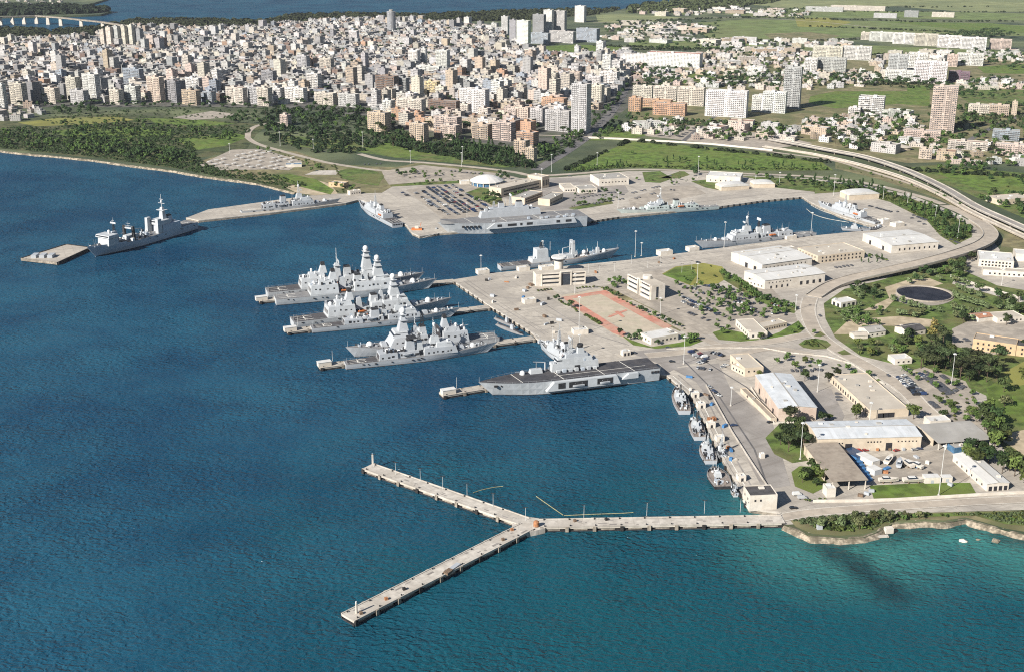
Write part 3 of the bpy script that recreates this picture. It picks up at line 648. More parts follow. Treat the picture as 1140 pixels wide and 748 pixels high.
# ------------------------------------------------------------------ viaducts
def viaduct(label, pts, wd, hs, mat, step=24):
    c0 = [P(a, b) for a, b in pts]
    for p, h in zip(c0, hs): p.z = ZL + h
    # the picture points are of the deck itself, so move them to where the deck's height really puts them
    c0 = [P(a, b, ZL + h) for (a, b), h in zip(pts, hs)]
    c = smooth_line(c0, 8); N = normals(c); o = Vector((c[0].x, c[0].y, ZL))
    t = thing('viaduct', label, 'viaduct', o)
    mb = MB(); vs = []
    for p, n in zip(c, N):
        q = p - o
        for a, z in ((-wd / 2, 0), (wd / 2, 0), (wd / 2, -1.5), (-wd / 2, -1.5)): vs.append(q + n * a + Vector((0, 0, z)))
    mb.mesh(vs, [(4 * i + (k + 1) % 4, 4 * i + k, 4 * i + k + 4, 4 * i + (k + 1) % 4 + 4) for i in range(len(c) - 1) for k in range(4)] + [(0, 1, 2, 3), tuple(range(len(vs) - 1, len(vs) - 5, -1))])
    mb.build('deck', mat, t)
    for s in (-1, 1):
        mb = MB(); vs = []
        for p, n in zip(c, N):
            for a, z in ((wd / 2 - .5, 0.004), (wd / 2 - .5, 1), (wd / 2 - .02, 1), (wd / 2 - .02, 0.004)): vs.append(p - o + n * (s * a) + Vector((0, 0, z)))
        mb.mesh(vs, [(4 * i + k, 4 * i + k + 1, 4 * i + k + 5, 4 * i + k + 4) for i in range(len(c) - 1) for k in range(3)])
        mb.build('parapet', 'pale_concrete', t)
    acc = 0
    for i in range(1, len(c)):
        acc += (c[i] - c[i - 1]).length
        if acc > step and c[i].z - ZL > 3:
            acc = 0; q = c[i] - o; n = N[i]; f = Vector((n.y, -n.x, 0))
            mb = MB()
            poly = [q + n * (wd * .3) + f * .7, q - n * (wd * .3) + f * .7, q - n * (wd * .3) - f * .7, q + n * (wd * .3) - f * .7]
            mb.prism([(p.x, p.y) for p in poly], 0, c[i].z - ZL - 1.5); mb.build('pier', 'quay_side', t)
    return t
viaduct('curving concrete ramp viaduct swinging round behind the long white shed', [(1086, 245), (1098, 253), (1103, 262), (1094, 271), (1068, 281), (1030, 291.5), (990, 300.5), (950, 309.5), (925, 318), (906, 330)], 15, [0.5, 4, 6, 7, 7.5, 7, 5.5, 3.5, 1.6, .4], 'road_concrete')
viaduct('long grey motorway viaduct crossing behind the green bank', [(846, 153.5), (880, 159), (920, 166.5), (964, 175), (1010, 190), (1050, 208.5), (1085, 229), (1120, 245), (1200, 280)], 11, [1, 4, 5, 5, 5, 5, 5, 5, 5], 'asphalt', 30)
viaduct('pale motorway carriageway running beside the grey one', [(850, 163.5), (900, 171), (930, 177), (966, 186), (1008, 199), (1046, 216), (1082, 236), (1118, 253), (1190, 286)], 7, [.4, 1.2, 2, 2.5, 3, 3, 3, 3, 3], 'road_concrete', 30)
mark('the motorway viaduct', P(964, 175))
# far bridge over the inner sea
pts = [(-60, 26), (0, 19), (40, 17.5), (67, 19.5), (90, 22), (114, 24.5), (150, 30)]
c = [P(a, b + 0, 26) for a, b in pts]; o = Vector((c[0].x, c[0].y, 0)); t = thing('road_bridge', 'long low road bridge crossing the inner sea to the wooded shore', 'bridge', o)
N = normals(c); mb = MB(); vs = []
for p, n in zip(c, N):
    for a, z in ((-6, 0), (6, 0), (6, -3.5), (-6, -3.5)): vs.append(p - o + n * a + Vector((0, 0, z)))
mb.mesh(vs, [(4 * i + (k + 1) % 4, 4 * i + k, 4 * i + k + 4, 4 * i + (k + 1) % 4 + 4) for i in range(len(c) - 1) for k in range(4)]); mb.build('deck', 'quay_side', t)
for px in (0, 13, 26, 40, 53, 67, 90, 114):
    k = next(i for i in range(len(pts) - 1) if pts[i][0] <= px <= pts[i + 1][0])
    q = c[k].lerp(c[k + 1], (px - pts[k][0]) / (pts[k + 1][0] - pts[k][0])) - o
    mb = MB(); mb.fru(q.x - 5.5, q.x + 5.5, q.y - 5, q.y + 5, -1, q.z - 3.5, 1.5, 1.5, 1, 1); mb.build('pier', 'white_wall', t)

# ------------------------------------------------------------------ piers in the water
def pier_line(name, label, a, b, wd, z=3.0, fend=14, mat='pale_concrete', ext=0.0, cells=True):
    A = P(*a, z); B = P(*b, z); d = (B - A); L = d.length; rz = math.atan2(d.y, d.x)
    t = thing(name, label, 'pier', (A.x, A.y, 0), rz)
    mb = MB(); mb.box(0, L, -wd / 2, wd / 2, z - 1.1, z); mb.build('deck', mat, t)
    mb = MB()
    for s in (-1, 1): mb.box(.1, L - .1, s * wd / 2 - .3, s * wd / 2 + .3, z + .004, z + .35)
    mb.build('kerb', 'pale_concrete', t)
    rj = random.Random(int(L))
    for k in range(int(L / 9)):
        x = rj.uniform(2, L - 6); y = rj.uniform(-wd / 2 + 1, wd / 2 - 2); MB().box(x, x + rj.uniform(1, 5), y, y + rj.uniform(.5, 1.6), z + .002, z + .02 + .001 * k).build('deck_patch', 'asphalt', t)
    for k in range(int(L / 14)):
        x = 3 + k * 14.0
        for s in (-1, 1): MB().cyl(x, s * (wd / 2 - 1.0), z + .002, z + .75, .32, .42, 8).build('bollard', 'ship_black', t)
    n = max(2, int(L / fend))
    for i in range(n):
        x = (i + .5) * L / n
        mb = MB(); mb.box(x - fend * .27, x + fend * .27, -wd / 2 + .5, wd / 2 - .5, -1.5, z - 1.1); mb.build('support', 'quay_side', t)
    MB().box(.05, L - .05, -wd / 2 + .25, wd / 2 - .25, -1, .7).build('tide_sill', 'boot_shade_black', t)
    for i in range(n + 1):
        for s in (-1, 1):
            x = min(max(i * L / n, 1.2), L - 1.2)
            mb = MB(); mb.box(x - .9, x + .9, s * (wd / 2 + .02), s * (wd / 2 + .9), .3, z + .2) if s > 0 else mb.box(x - .9, x + .9, -wd / 2 - .9, -wd / 2 - .02, .3, z + .2)
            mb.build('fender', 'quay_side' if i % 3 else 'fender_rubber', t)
    return t, L
J = (588, 582)
pier_line('jetty', 'outer jetty arm running from the fork to the far upper tip', (409, 518.5), (584, 580), 9.5)
pier_line('jetty', 'near jetty arm running from the fork down to its near tip', (387, 687), (588, 585), 9.5)
pier_line('jetty', 'long straight jetty joining the forked arms to the shore', (600, 582.3), (872, 577.5), 9.5)
mb = MB(); mb.prism([tuple(P(a, b, 3.02))[:2] for a, b in ((571, 577), (583, 574), (606, 577.5), (607, 587.5), (597, 590), (584, 592.5), (570, 586))], -1, 3.02)
tag(mb.build('jetty_junction', 'pale_concrete'), 'paved junction block where the three jetty arms meet', 'pier')
mark('the forked jetty', P(588, 582))
FP = []
for lb, a, b, wd in (('uppermost finger pier between the tall towered destroyer and frigate', (288, 334.5), (506, 312.5), 8), ('middle finger pier below the two grey towered frigates', (319, 368.5), (544, 341.5), 8),
                     ('lowest frigate pier reaching past the bow left grey frigate', (355, 407.5), (594, 376), 8), ('short finger pier passing behind the flat decked landing ship', (491, 438.5), (652, 412), 8)):
    lb = lb.replace('bow left ', '')
    t, L = pier_line('finger_pier', lb, a, b, wd, 2.6, 16, 'concrete')
    FP.append((a, b))
# square mooring platform off the causeway
pl = [P(a, b, 2.6) for a, b in ((24, 288), (64, 292.5), (100, 276), (74, 272.5))]
o = pl[0].copy(); o.z = 0; t = thing('mooring_platform', 'pale square mooring platform out in the bay', 'platform', o)
mb = MB(); mb.prism([(p.x - o.x, p.y - o.y) for p in pl], -1, 2.6); mb.build('slab', 'concrete', t)
for i in range(4):
    a, b = pl[i] - o, pl[(i + 1) % 4] - o; d = (b - a).normalized(); nn = Vector((d.y, -d.x, 0))
    mb = MB(); pts_ = [a + nn * .02, b + nn * .02, b + nn * 1.2, a + nn * 1.2]
    mb.prism([(p.x, p.y) for p in pts_], 0.6, 3.1); mb.build('fender', 'quay_side' if i in (0,) else 'fender_rubber', t)
mb = MB(); q = P(46, 286, 2.6) - o
for k in range(3): mb.box(q.x - 8 + k * 8, q.x - 3 + k * 8, q.y - 6, q.y + 4, 2.62, 5.5)
mb.build('shelter', 'ship_grey', t)
mark('the square mooring platform', P(62, 282))
# ------------------------------------------------------------------ ships
class Ship:
    """Local axes: x from the stern (0) to the bow (L), y to port, z up from the waterline."""
    def __init__(s, name, label, cat, stern, bow, B, zs, group=None, near=0.4, hull='ship_grey'):
        """stern: the near corner (near=0: the middle) of the stern's deck edge, bow: the tip, both as seen; zs: deck heights."""
        a0, b = P(*stern, zs[0]), P(*bow, zs[2]); a = a0
        for _ in range(4):
            d = b - a; d.z = 0; d.normalize()
            far = Vector((-d.y, d.x, 0)); far = far if far.y > 0 else -far
            a = a0 + far * (B * near)
        a.z = 0; b.z = 0
        s.L = (b - a).length; s.B = B; s.hullm = hull; s.zs = zs
        s.t = thing(name, label, cat, (a.x, a.y, 0), math.atan2(d.y, d.x), group)
        s.n = 0
    def part(s, name, mb, mat, parent=None, smooth=False, label=None):
        o = mb.build(name, mat, parent or s.t, smooth)
        if label: o['label'] = label
        return o
    def hull(s, tr=0.75, full=0.5, rake=0.06, sharp=2.0, wlr=0.86, mat=None, deckmat='deck_grey', bulw=0.0, stern_rake=0.0, N=24):
        """zs: deck heights at stern, middle, bow."""
        L, B, zs = s.L, s.B, s.zs; s.tr = tr; s.full = full; s.sharp = sharp
        rows = []; deck = []
        for i in range(N + 1):
            t = i / N
            hb = s.hb(t); z = s.zd(t)
            hw = hb * (wlr if t < full else wlr - (wlr - 0.30) * ((t - full) / (1 - full)) ** 1.3)
            xd = t * L; k = max(0, (t - .6) / .4)
            xw = t * L - rake * L * k ** 2 + stern_rake * L * max(0, 1 - t / .1)
            hw = max(hw if t < 1 else 0.15, 0.12); hb = max(hb, 0.2)
            rows.append([(xw, -hw * .9, -1.2), (xw, -hw, 0.0), (xw, -hw, .55), (xd * .45 + xw * .55, -(hw * .45 + hb * .55), z * .5), (xd, -hb, z)])
            deck.append((xd, hb, z))
        vs = []; fs = []; mi = []
        M5 = 5
        for r in rows:
            vs += r + [(x, -y, z) for x, y, z in r[::-1]]
        W = 10
        mb = MB()
        f0 = []; f1 = []
        for i in range(N):
            for k in range(W - 1):
                if k == 4: continue
                q = (i * W + k, (i + 1) * W + k, (i + 1) * W + k + 1, i * W + k + 1)
                (f1 if k in (0, 1, 7, 8) else f0).append(q)
        tr_ = tuple(range(W))[::-1]
        f0.append(tr_); f0.append(tuple(N * W + k for k in range(W)))
        mb.mesh(vs, f0, 0)
        n0 = len(mb.v); mb.v += []; 
        for f in f1: mb.f.append(f); mb.m.append(1); mb.uv.append(None); mb.t.append(None)
        s.part('hull', mb, [mat or s.hullm, 'boot_shade_black'])  # second slot: waterline shadow painted in together with the boot-topping
        mb = MB()
        for i in range(N):
            x0, h0, z0 = deck[i]; x1, h1, z1 = deck[i + 1]
            mb.mesh([(x0, -h0, z0), (x1, -h1, z1), (x1, h1, z1), (x0, h0, z0)], [(0, 1, 2, 3)])
        s.part('deck', mb, deckmat)
        if bulw:
            mb = MB()
            for sg in (-1, 1):
                for i in range(int(N * .72), N):
                    x0, h0, z0 = deck[i]; x1, h1, z1 = deck[i + 1]
                    mb.mesh([(x0, sg * h0, z0 + .01), (x1, sg * h1, z1 + .01), (x1, sg * h1 , z1 + bulw), (x0, sg * h0, z0 + bulw), (x0, sg * (h0 - .15), z0 + bulw), (x1, sg * max(h1 - .15, .05), z1 + bulw)], [(0, 1, 2, 3), (3, 2, 5, 4)])
            s.part('bulwark', mb, mat or s.hullm)
        # fairleads, scuttles and mooring ports cut in both sides, a paler rubbing strake
        r = random.Random(int(L * 7))
        for k in range(int(L / 11)):
            t = r.uniform(.04, .9); hbt = s.hb(t)
            for sg in (-1, 1):
                x = t * L; a = r.uniform(.4, 1.1); zz = s.zd(t) * r.uniform(.62, .85); hw = hbt * (.955 if t < full else .88 - .12 * (t - full))
                s.part('hull_scuttle', MB().box(x - a, x + a, sg * hw - .55, sg * hw + .55, zz - .3, zz + .35), 'ship_black') if t < .6 else None
        # guard rails: thin posts and one top wire each side
        mb = MB()
        for sg in (-1, 1):
            for i in range(N - 1):
                x0, h0, z0 = deck[i]; x1, h1, z1 = deck[i + 1]
                mb.tube((x0, sg * (h0 - .15), z0), (x0, sg * (h0 - .15), z0 + 1.1), .05, 4)
                mb.tube((x0, sg * (h0 - .15), z0 + 1.1), (x1, sg * (h1 - .15), z1 + 1.1), .04, 4)
        s.part('guard_rail', mb, 'ship_white')
    def hb(s, t):
        B = s.B
        if t <= s.full: return B / 2 * (s.tr + (1 - s.tr) * min(1, t / (s.full * .75)) ** .8)
        u = (t - s.full) / (1 - s.full); return B / 2 * max(0.0, 1 - u ** s.sharp)
    def zd(s, t):
        a, m, b = s.zs
        return a + (m - a) * min(1, t / .5) if t < .5 else m + (b - m) * ((t - .5) / .5) ** 1.8
    # ---- fittings; x given as fraction of length, heights in metres above the deck there
    def blk(s, name, t0, t1, wy, h, z=None, a=0.6, b=0.6, c=0.5, mat='ship_grey', y=0.0, wins=0, parent=None):
        x0, x1 = t0 * s.L, t1 * s.L; z0 = s.zd((t0 + t1) / 2) - .15 if z is None else z
        mb = MB().fru(x0, x1, y - wy / 2, y + wy / 2, z0, z0 + h, a, b, c, c)
        o = s.part(name, mb, mat, parent)
        return z0 + h
    def windows(s, t0, t1, wy, z, h=0.9, y=0, inset=0.0):
        mb = MB().box(t0 * s.L, t1 * s.L, y - wy / 2, y + wy / 2, z, z + h)
        s.part('bridge_window', mb, 'ship_glass')
    def ports(s, t0, t1, n, wy, z, sx=1.6, sz=1.5, c=0.0, seed=0):
        """dark doors, vents and openings along both sides of a block wy wide; c: how far the side leans in per metre."""
        r = random.Random(seed)
        for k in range(n):
            t = t0 + (t1 - t0) * (k + r.uniform(.2, .8)) / n; x = t * s.L; a = sx * r.uniform(.5, 1.4); h = sz * r.uniform(.6, 1.3); zz = z + r.uniform(-.4, .6)
            for sg in (-1, 1):
                y0, y1 = sg * (wy / 2 - .5), sg * (wy / 2 + .06)
                s.part('side_opening', MB().box(x - a / 2, x + a / 2, min(y0, y1), max(y0, y1), zz, zz + h), 'ship_black')
    def gun(s, t, z=None, r=1.9, y=0.0, aim=1):
        x = t * s.L; z0 = s.zd(t) if z is None else z
        mb = MB(); mb.cyl(x, y, z0 - .2, z0 + .7, r * 1.05, r, 14); mb.sph(x, y, z0 + .7, r, 14, 6, sz=1.15, half=True)
        o = s.part('gun_turret', mb, 'radome', smooth=False)
        mb = MB().tube((x + aim * r * .6, y, z0 + 1.5), (x + aim * (r + 3.6), y, z0 + 2.2), .16, 6)
        s.part('gun_barrel', mb, 'ship_grey', o)
    def dome(s, t, z, r, y=0.0, neck=1.2):
        x = t * s.L; mb = MB().cyl(x, y, z - .1, z + neck, r * .7, r * .7, 10).sph(x, y, z + neck + r * .8, r, 14, 8)
        s.part('radome', mb, 'radome', smooth=True)
        return z + neck + 1.8 * r
    def pole(s, t, z, h, r=.2, y=0.0, yards=(), mat='ship_white'):
        x = t * s.L; mb = MB().tube((x, y, z - .3), (x, y, z + h), r, 6, r * .5)
        for f, wd in yards: mb.tube((x, y - wd / 2, z + h * f), (x, y + wd / 2, z + h * f), r * .6, 5)
        s.part('pole_mast', mb, mat)
    def lattice(s, t, z, h, w0, w1, mat='ship_black', y=0.0, n=5):
        x = t * s.L; mb = MB()
        for k in range(n):
            f0, f1 = k / n, (k + 1) / n; a0 = w0 + (w1 - w0) * f0; a1 = w0 + (w1 - w0) * f1
            c0 = [(x + sx * a0 / 2, y + sy * a0 / 2, z + h * f0) for sx, sy in ((-1, -1), (1, -1), (1, 1), (-1, 1))]
            c1 = [(x + sx * a1 / 2, y + sy * a1 / 2, z + h * f1) for sx, sy in ((-1, -1), (1, -1), (1, 1), (-1, 1))]
            for i in range(4):
                mb.tube(c0[i], c1[i], .16, 4); mb.tube(c0[i], c1[(i + 1) % 4], .1, 4); mb.tube(c1[i], c1[(i + 1) % 4], .1, 4)
        s.part('lattice_mast', mb, mat)
    def funnel(s, t0, t1, wy, h, z=None, y=0.0, cap=True, mat='ship_grey', a=0.9):
        x0, x1 = t0 * s.L, t1 * s.L; z0 = s.zd(t0) if z is None else z
        o = s.part('funnel', MB().fru(x0, x1, y - wy / 2, y + wy / 2, z0 - .1, z0 + h, a, a * .5, .4, .4), mat)
        if cap: s.part('funnel_cap', MB().fru(x0 + a + .25, x1 - a * .5 - .25, y - wy / 2 + .65, y + wy / 2 - .65, z0 + h + .003, z0 + h + 1.3, .2, .2, .2, .2), 'ship_black', o)
        return z0 + h
    def radar(s, t, z, wd, hh=1.6, y=0.0):
        x = t * s.L; mb = MB().cyl(x, y, z - .2, z + .7, .3, .25, 8); mb.fru(x - .35, x + .35, y - wd / 2, y + wd / 2, z + .7, z + .7 + hh, .15, .15, .4, .4)
        s.part('radar_antenna', mb, 'ship_white')
    def boat(s, t, z, y, l=7.5, mat='boat_orange'):
        x = t * s.L
        mb = MB(); n = 8; vs = []
        for i in range(n + 1):
            u = i / n; hb = 1.15 * (1 - max(0, (u - .55) / .45) ** 2); 
            vs += [(x + u * l, y - hb, z + 1.2), (x + u * l, y - hb * .6, z), (x + u * l, y + hb * .6, z), (x + u * l, y + hb, z + 1.2)]
        mb.mesh(vs, [(4 * i + (k + 1) % 4, 4 * i + k, 4 * i + k + 4, 4 * i + (k + 1) % 4 + 4) for i in range(n) for k in range(4)] + [(0, 1, 2, 3), (4 * n + 3, 4 * n + 2, 4 * n + 1, 4 * n)])
        o = s.part('ship_boat', mb, mat)
        s.part('davit', MB().tube((x + 1.5, y * .8, z - 1), (x + 1.5, y, z + 2.4), .14, 5).tube((x + l - 1.8, y * .8, z - 1), (x + l - 1.8, y, z + 2.4), .14, 5), 'ship_grey', o)
    def crane(s, t, z, h, reach, dx=1, y=0):
        x = t * s.L; mb = MB().cyl(x, y, z, z + h, .7, .55, 8).tube((x, y, z + h), (x + dx * reach, y, z + h + reach * .15), .4, 6, .2)
        s.part('deck_crane', mb, 'ship_grey')
    def flightdeck(s, t0, t1, mat='deck_dark', circle=True, lines=True):
        z = lambda t: s.zd(t) + .10
        mb = MB(); n = 4
        for i in range(n):
            a, b = t0 + (t1 - t0) * i / n, t0 + (t1 - t0) * (i + 1) / n
            ha, hb = s.hb(a) - .8, s.hb(b) - .8
            mb.mesh([(a * s.L, -ha, z(a)), (b * s.L, -hb, z(b)), (b * s.L, hb, z(b)), (a * s.L, ha, z(a))], [(0, 1, 2, 3)])
        o = s.part('flight_deck', mb, mat)
        tm = (t0 + t1) / 2; zz = z(tm) + .04; mb = MB()
        if circle:
            r = min(s.hb(tm) * .55, (t1 - t0) * s.L * .28); n = 24
            for k in range(n):
                c0, s0, c1, s1 = math.cos(6.283 * k / n), math.sin(6.283 * k / n), math.cos(6.283 * (k + 1) / n), math.sin(6.283 * (k + 1) / n)
                mb.mesh([(tm * s.L + r * c0, r * s0, zz), (tm * s.L + (r + .5) * c0, (r + .5) * s0, zz), (tm * s.L + (r + .5) * c1, (r + .5) * s1, zz), (tm * s.L + r * c1, r * s1, zz)], [(0, 1, 2, 3)])
        if lines:
            for yy in (-.55, 0, .55):
                h = s.hb(tm) * yy
                mb.mesh([(t0 * s.L + 1.5, h - .2, zz - .01), (t1 * s.L - 1, h - .2, zz - .01), (t1 * s.L - 1, h + .2, zz - .01), (t0 * s.L + 1.5, h + .2, zz - .01)], [(0, 1, 2, 3)])
            h = s.hb(tm) * .7
            for tx in (t0 + (t1 - t0) * .33, t0 + (t1 - t0) * .7):
                mb.mesh([(tx * s.L, -h, zz - .02), (tx * s.L + .4, -h, zz - .02), (tx * s.L + .4, h, zz - .02), (tx * s.L, h, zz - .02)], [(0, 1, 2, 3)])
        s.part('deck_marking', mb, 'white_line', o)
    def clutter(s, t0, t1, n, wy, z=None, seed=1, smin=.6, smax=2.0, hmax=2.2, mats=('ship_grey', 'ship_white', 'ship_blue', 'radome', 'ship_black', 'deck_dark')):
        r = random.Random(seed)
        for k in range(int(n * 1.7)):
            t = t0 + (t1 - t0) * r.random(); a = r.uniform(smin, smax) * 1.25; b = r.uniform(smin, smax) * 1.25; h = r.uniform(.6, hmax * 1.25)
            y = r.uniform(-wy / 2, wy / 2); z0 = (s.zd(t) if z is None else z) - .05; x = t * s.L
            kind = r.random(); mt = r.choice(mats)
            if kind < .55: s.part('deck_locker', MB().box(x - a / 2, x + a / 2, y - b / 2, y + b / 2, z0, z0 + h), mt)
            elif kind < .75: s.part('vent_post', MB().cyl(x, y, z0, z0 + h * 1.3, .3, .3, 8).sph(x, y, z0 + h * 1.3, .5, 8, 5), mt)
            elif kind < .9: s.part('whip_aerial', MB().tube((x, y, z0), (x, y, z0 + 4 + 5 * r.random()), .09, 4, .05), 'ship_white')
            else: s.part('liferaft', MB().tube((x - a * .6, y, z0 + .7), (x + a * .6, y, z0 + .7), .55, 8), 'radome')
    def jack(s, bow=True, stern=True):
        if bow: s.pole(.985, s.zs[2], 4.5, .12)
        if stern: s.pole(.012, s.zs[0], 4.0, .12)

def stealth_frigate(label, stern, bow, B=19.5, mainmast=1, aft_tower=False, seed=1, dark_lattice=False, fd='deck_grey', hull='ship_white', name='frigate', deckz=(5.6, 6.6, 9.2), two=False, pale=None, near=.4, big=1.0):
    s = Ship(name, label, 'warship', stern, bow, B, deckz, 'grey frigates and destroyers moored at the base', hull=hull, near=near)
    sm = pale or hull
    s.hull(tr=.82, full=.5, rake=.055, sharp=2.1, deckmat='deck_grey')
    s.flightdeck(.01, .20, fd)
    zt = s.blk('hangar', .205, .375, B * .93, 8.6, a=1.2, b=.3, c=1.6, mat=sm)
    hz = zt
    s.part('hangar_door', MB().box(.205 * s.L + .28, .205 * s.L + .5, -5.6, -0.6, s.zd(.2) + .3, s.zd(.2) + 5.6).box(.205 * s.L + .28, .205 * s.L + .5, .6, 5.6, s.zd(.2) + .3, s.zd(.2) + 5.6), 'deck_grey')
    s.blk('aft_deckhouse', .26, .36, B * .58, 3.2, z=hz - .1, a=.8, b=.8, c=.9, mat=sm)
    zt = s.blk('aft_tower', .325, .375, 6.5, 7.2, z=hz + 3.0, a=2.2, b=1.4, c=1.6, mat=sm)
    s.part('funnel_cap', MB().fru(.338 * s.L, .365 * s.L, -2.2, 2.2, zt, zt + 2.4, .4, .4, .5, .5), 'ship_black')
    s.ports(.22, .36, 4, B * .93 - 1.6, s.zd(.3) + 4.5, 1.4, 1.2, seed=seed); s.ports(.385, .46, 4, B * .5 - .4, s.zd(.42) + 1.2, 2.4, 2.0, seed=seed + 1)
    s.blk('funnel_block', .385, .425, B * .42, 8.5 * (1 if not (two or aft_tower) else .6), z=s.zd(.4) + 3.9, a=1.0, b=1.0, c=1.0, mat='deck_dark' if dark_lattice or two else sm)
    s.gun(.235, hz, 1.7, aim=-1)
    s.dome(.285, hz + 3.1, 1.1, 4.2); s.dome(.30, hz + 3.1, .9, -4.0)
    s.clutter(.215, .35, 14, B * .66, hz, seed)
    # amidships gap with boats
    s.blk('waist_deckhouse', .375, .47, B * .5, 4.2, a=.4, b=.4, c=.8, mat=sm)
    s.boat(.39, s.zd(.4) + 1.3, B * .38); s.boat(.39, s.zd(.4) + 1.3, -B * .38)
    s.clutter(.385, .46, 9, B * .35, s.zd(.42) + 4.0, seed + 1)
    # forward block with mast
    z1 = s.blk('superstructure', .47, .735, B * .93, 7.8, a=1.0, b=5.0, c=1.7, mat=sm)
    z2 = s.blk('bridge', .60, .705, B * .70, 3.4, z=z1 - .02, a=1.0, b=2.2, c=1.4, mat=sm)
    s.ports(.48, .70, 7, B * .93 - 1.4, s.zd(.6) + 3.6, 1.6, 1.3, seed=seed + 4)
    s.windows(.655, .7, B * .63, z1 + 1.4, 1.0); 
    s.blk('bridge_roof', .605, .688, B * .62, .5, z=z2, a=.2, b=.2, c=.2, mat='ship_white')
    z3 = s.funnel(.475, .525, 6.5, 5.2 * big, z=z1, mat=sm)
    zt = s.blk('mast_tower', .595, .66, 8.6, 12.0 * big, z=z2 + .45, a=2.6, b=3.0, c=2.5, mat=sm)
    s.blk('mast_platform', .603, .648, 8.4, .5, z=zt - 4.2, a=-.3, b=-.3, c=-.3, mat='ship_grey')
    s.blk('mast_platform', .606, .645, 6.4, .5, z=zt, a=-.3, b=-.3, c=-.3, mat='ship_grey')
    s.dome(.625, zt + .5, 2.5, 0, .7)
    if two or aft_tower:
        zt2 = s.blk('aft_mast', .415, .465, 6.2, 11.5 * big, z=s.zd(.43) + 4.1, a=1.7, b=1.7, c=1.7, mat=sm)
        s.blk('mast_platform', .42, .46, 6.8, .4, z=zt2 - 2.2, a=0, b=0, c=0, mat='ship_grey')
        s.pole(.44, zt2, 14, .45, yards=((.35, 5), (.6, 3)))
        s.radar(.45, zt2, 8, 2.2)
    else:
        zt2 = s.blk('aft_mast', .53, .565, 4.2, 8.0, z=z1, a=1.3, b=1.3, c=1.3, mat=sm); s.pole(.547, zt2, 10, .3, yards=((.4, 4),))
    if dark_lattice: s.lattice(.50, z1, 15, 3.0, 1.4)
    s.clutter(.48, .60, 14, B * .55, z1, seed + 2)
    s.blk('launcher_block', .735, .775, B * .45, 2.2, a=.4, b=.6, c=.5, mat=sm)
    s.gun(.845, None, 2.6)
    s.clutter(.76, .94, 9, 7, None, seed + 3, .4, 1.4, 1.2)
    s.jack()
    return s

def classic_frigate(label, stern, bow, B=13.0, seed=1, hull='ship_grey', fd='deck_dark', deckz=(4.2, 5.0, 8.0), name='frigate', near=.36, masts=2, radar_hi=True, canopy=False, low=False, fwd=True):
    s = Ship(name, label, 'warship', stern, bow, B, deckz, 'grey frigates and destroyers moored at the base', hull=hull, near=near)
    s.hull(tr=.7, full=.5, rake=.07, sharp=1.9, deckmat='deck_grey')
    s.flightdeck(.015, .20, fd)
    k = .75 if low else 1.0
    z1 = s.blk('hangar', .21, .33, B * .82, 5.2 * k, a=.4, b=.4, c=.3, mat=hull)
    s.part('hangar_door', MB().box(.21 * s.L - .02, .21 * s.L + .3, -3.8, 3.8, s.zd(.2) + .3, s.zd(.2) + 3.8 * k), 'deck_dark')
    s.gun(.27, z1, 1.4, aim=-1)
    z2 = s.blk('aft_deckhouse', .33, .47, B * .66, 4.6 * k, a=.3, b=.3, c=.3, mat=hull)
    s.boat(.36, s.zd(.4) + 2.2, B * .42); s.boat(.36, s.zd(.4) + 2.2, -B * .42, mat='ship_grey')
    s.ports(.34, .46, 5, B * .66 - .2, s.zd(.4) + 1, 2.2, 1.6, seed=seed); s.ports(.51, .70, 6, B * .86 - .2, s.zd(.6) + 1.2, 1.4, 1.4, seed=seed + 1); s.ports(.22, .32, 3, B * .82 - .1, s.zd(.27) + 1.2, 1.6, 1.6, seed=seed + 2)
    z3 = s.funnel(.385, .445, B * .42, 7.5 * k, z=z2 - .05, mat=hull)
    z4 = s.blk('superstructure', .50, .72, B * .86, 5.4 * k, a=.4, b=1.6, c=.3, mat=hull)
    z5 = s.blk('bridge', .58, .69, B * .74, 3.2, z=z4 - .02, a=.6, b=1.2, c=.4, mat='ship_white')
    s.windows(.65, .685, B * .70, z4 + 1.5, .9)
    s.blk('mast_base', .545, .61, 5.0, 5.5 * k, z=z5 - 1.0, a=1.0, b=1.0, c=.8, mat='ship_white')
    zt = z5 + 4.4 * k
    s.lattice(.577, zt, 8 * k, 2.4, 1.2, 'ship_white'); s.dome(.577, zt + 8 * k, 1.3 if radar_hi else .8, 0, .3); s.pole(.572, zt + 8 * k, 7, .22, yards=((.3, 4), (.6, 3)))
    s.radar(.60, zt + 3, 5, 1.4)
    if masts > 1:
        zz = s.blk('aft_mast_base', .455, .50, 4.2, 7.0 * k, z=z2 - .3, a=1.0, b=1.0, c=.8, mat='ship_white'); s.lattice(.478, zz, 6 * k, 2, 1.2, 'ship_black'); s.radar(.478, zz + 6 * k, 7.5, 2.6)
        s.dome(.45, z2 + .1, 1.5, 0, 3.0)
    if canopy: s.blk('dark_canopy', .40, .46, B * .6, .7, z=z3 + 1.8, a=.3, b=.3, c=.3, mat='ship_black')
    s.dome(.635, z5, .9, 1.5, .5); s.dome(.66, z5, .8, -2, .3)
    s.clutter(.22, .32, 8, B * .6, z1, seed); s.clutter(.34, .47, 10, B * .5, z2, seed + 1); s.clutter(.5, .64, 10, B * .7, z4, seed + 2)
    if fwd:
        s.gun(.83, None, 2.0); s.blk('launcher_block', .735, .77, B * .4, 2.4, a=.3, b=.3, c=.3, mat=hull)
    s.clutter(.74, .94, 8, 5, None, seed + 3, .4, 1.3, 1.2)
    s.jack()
    return s

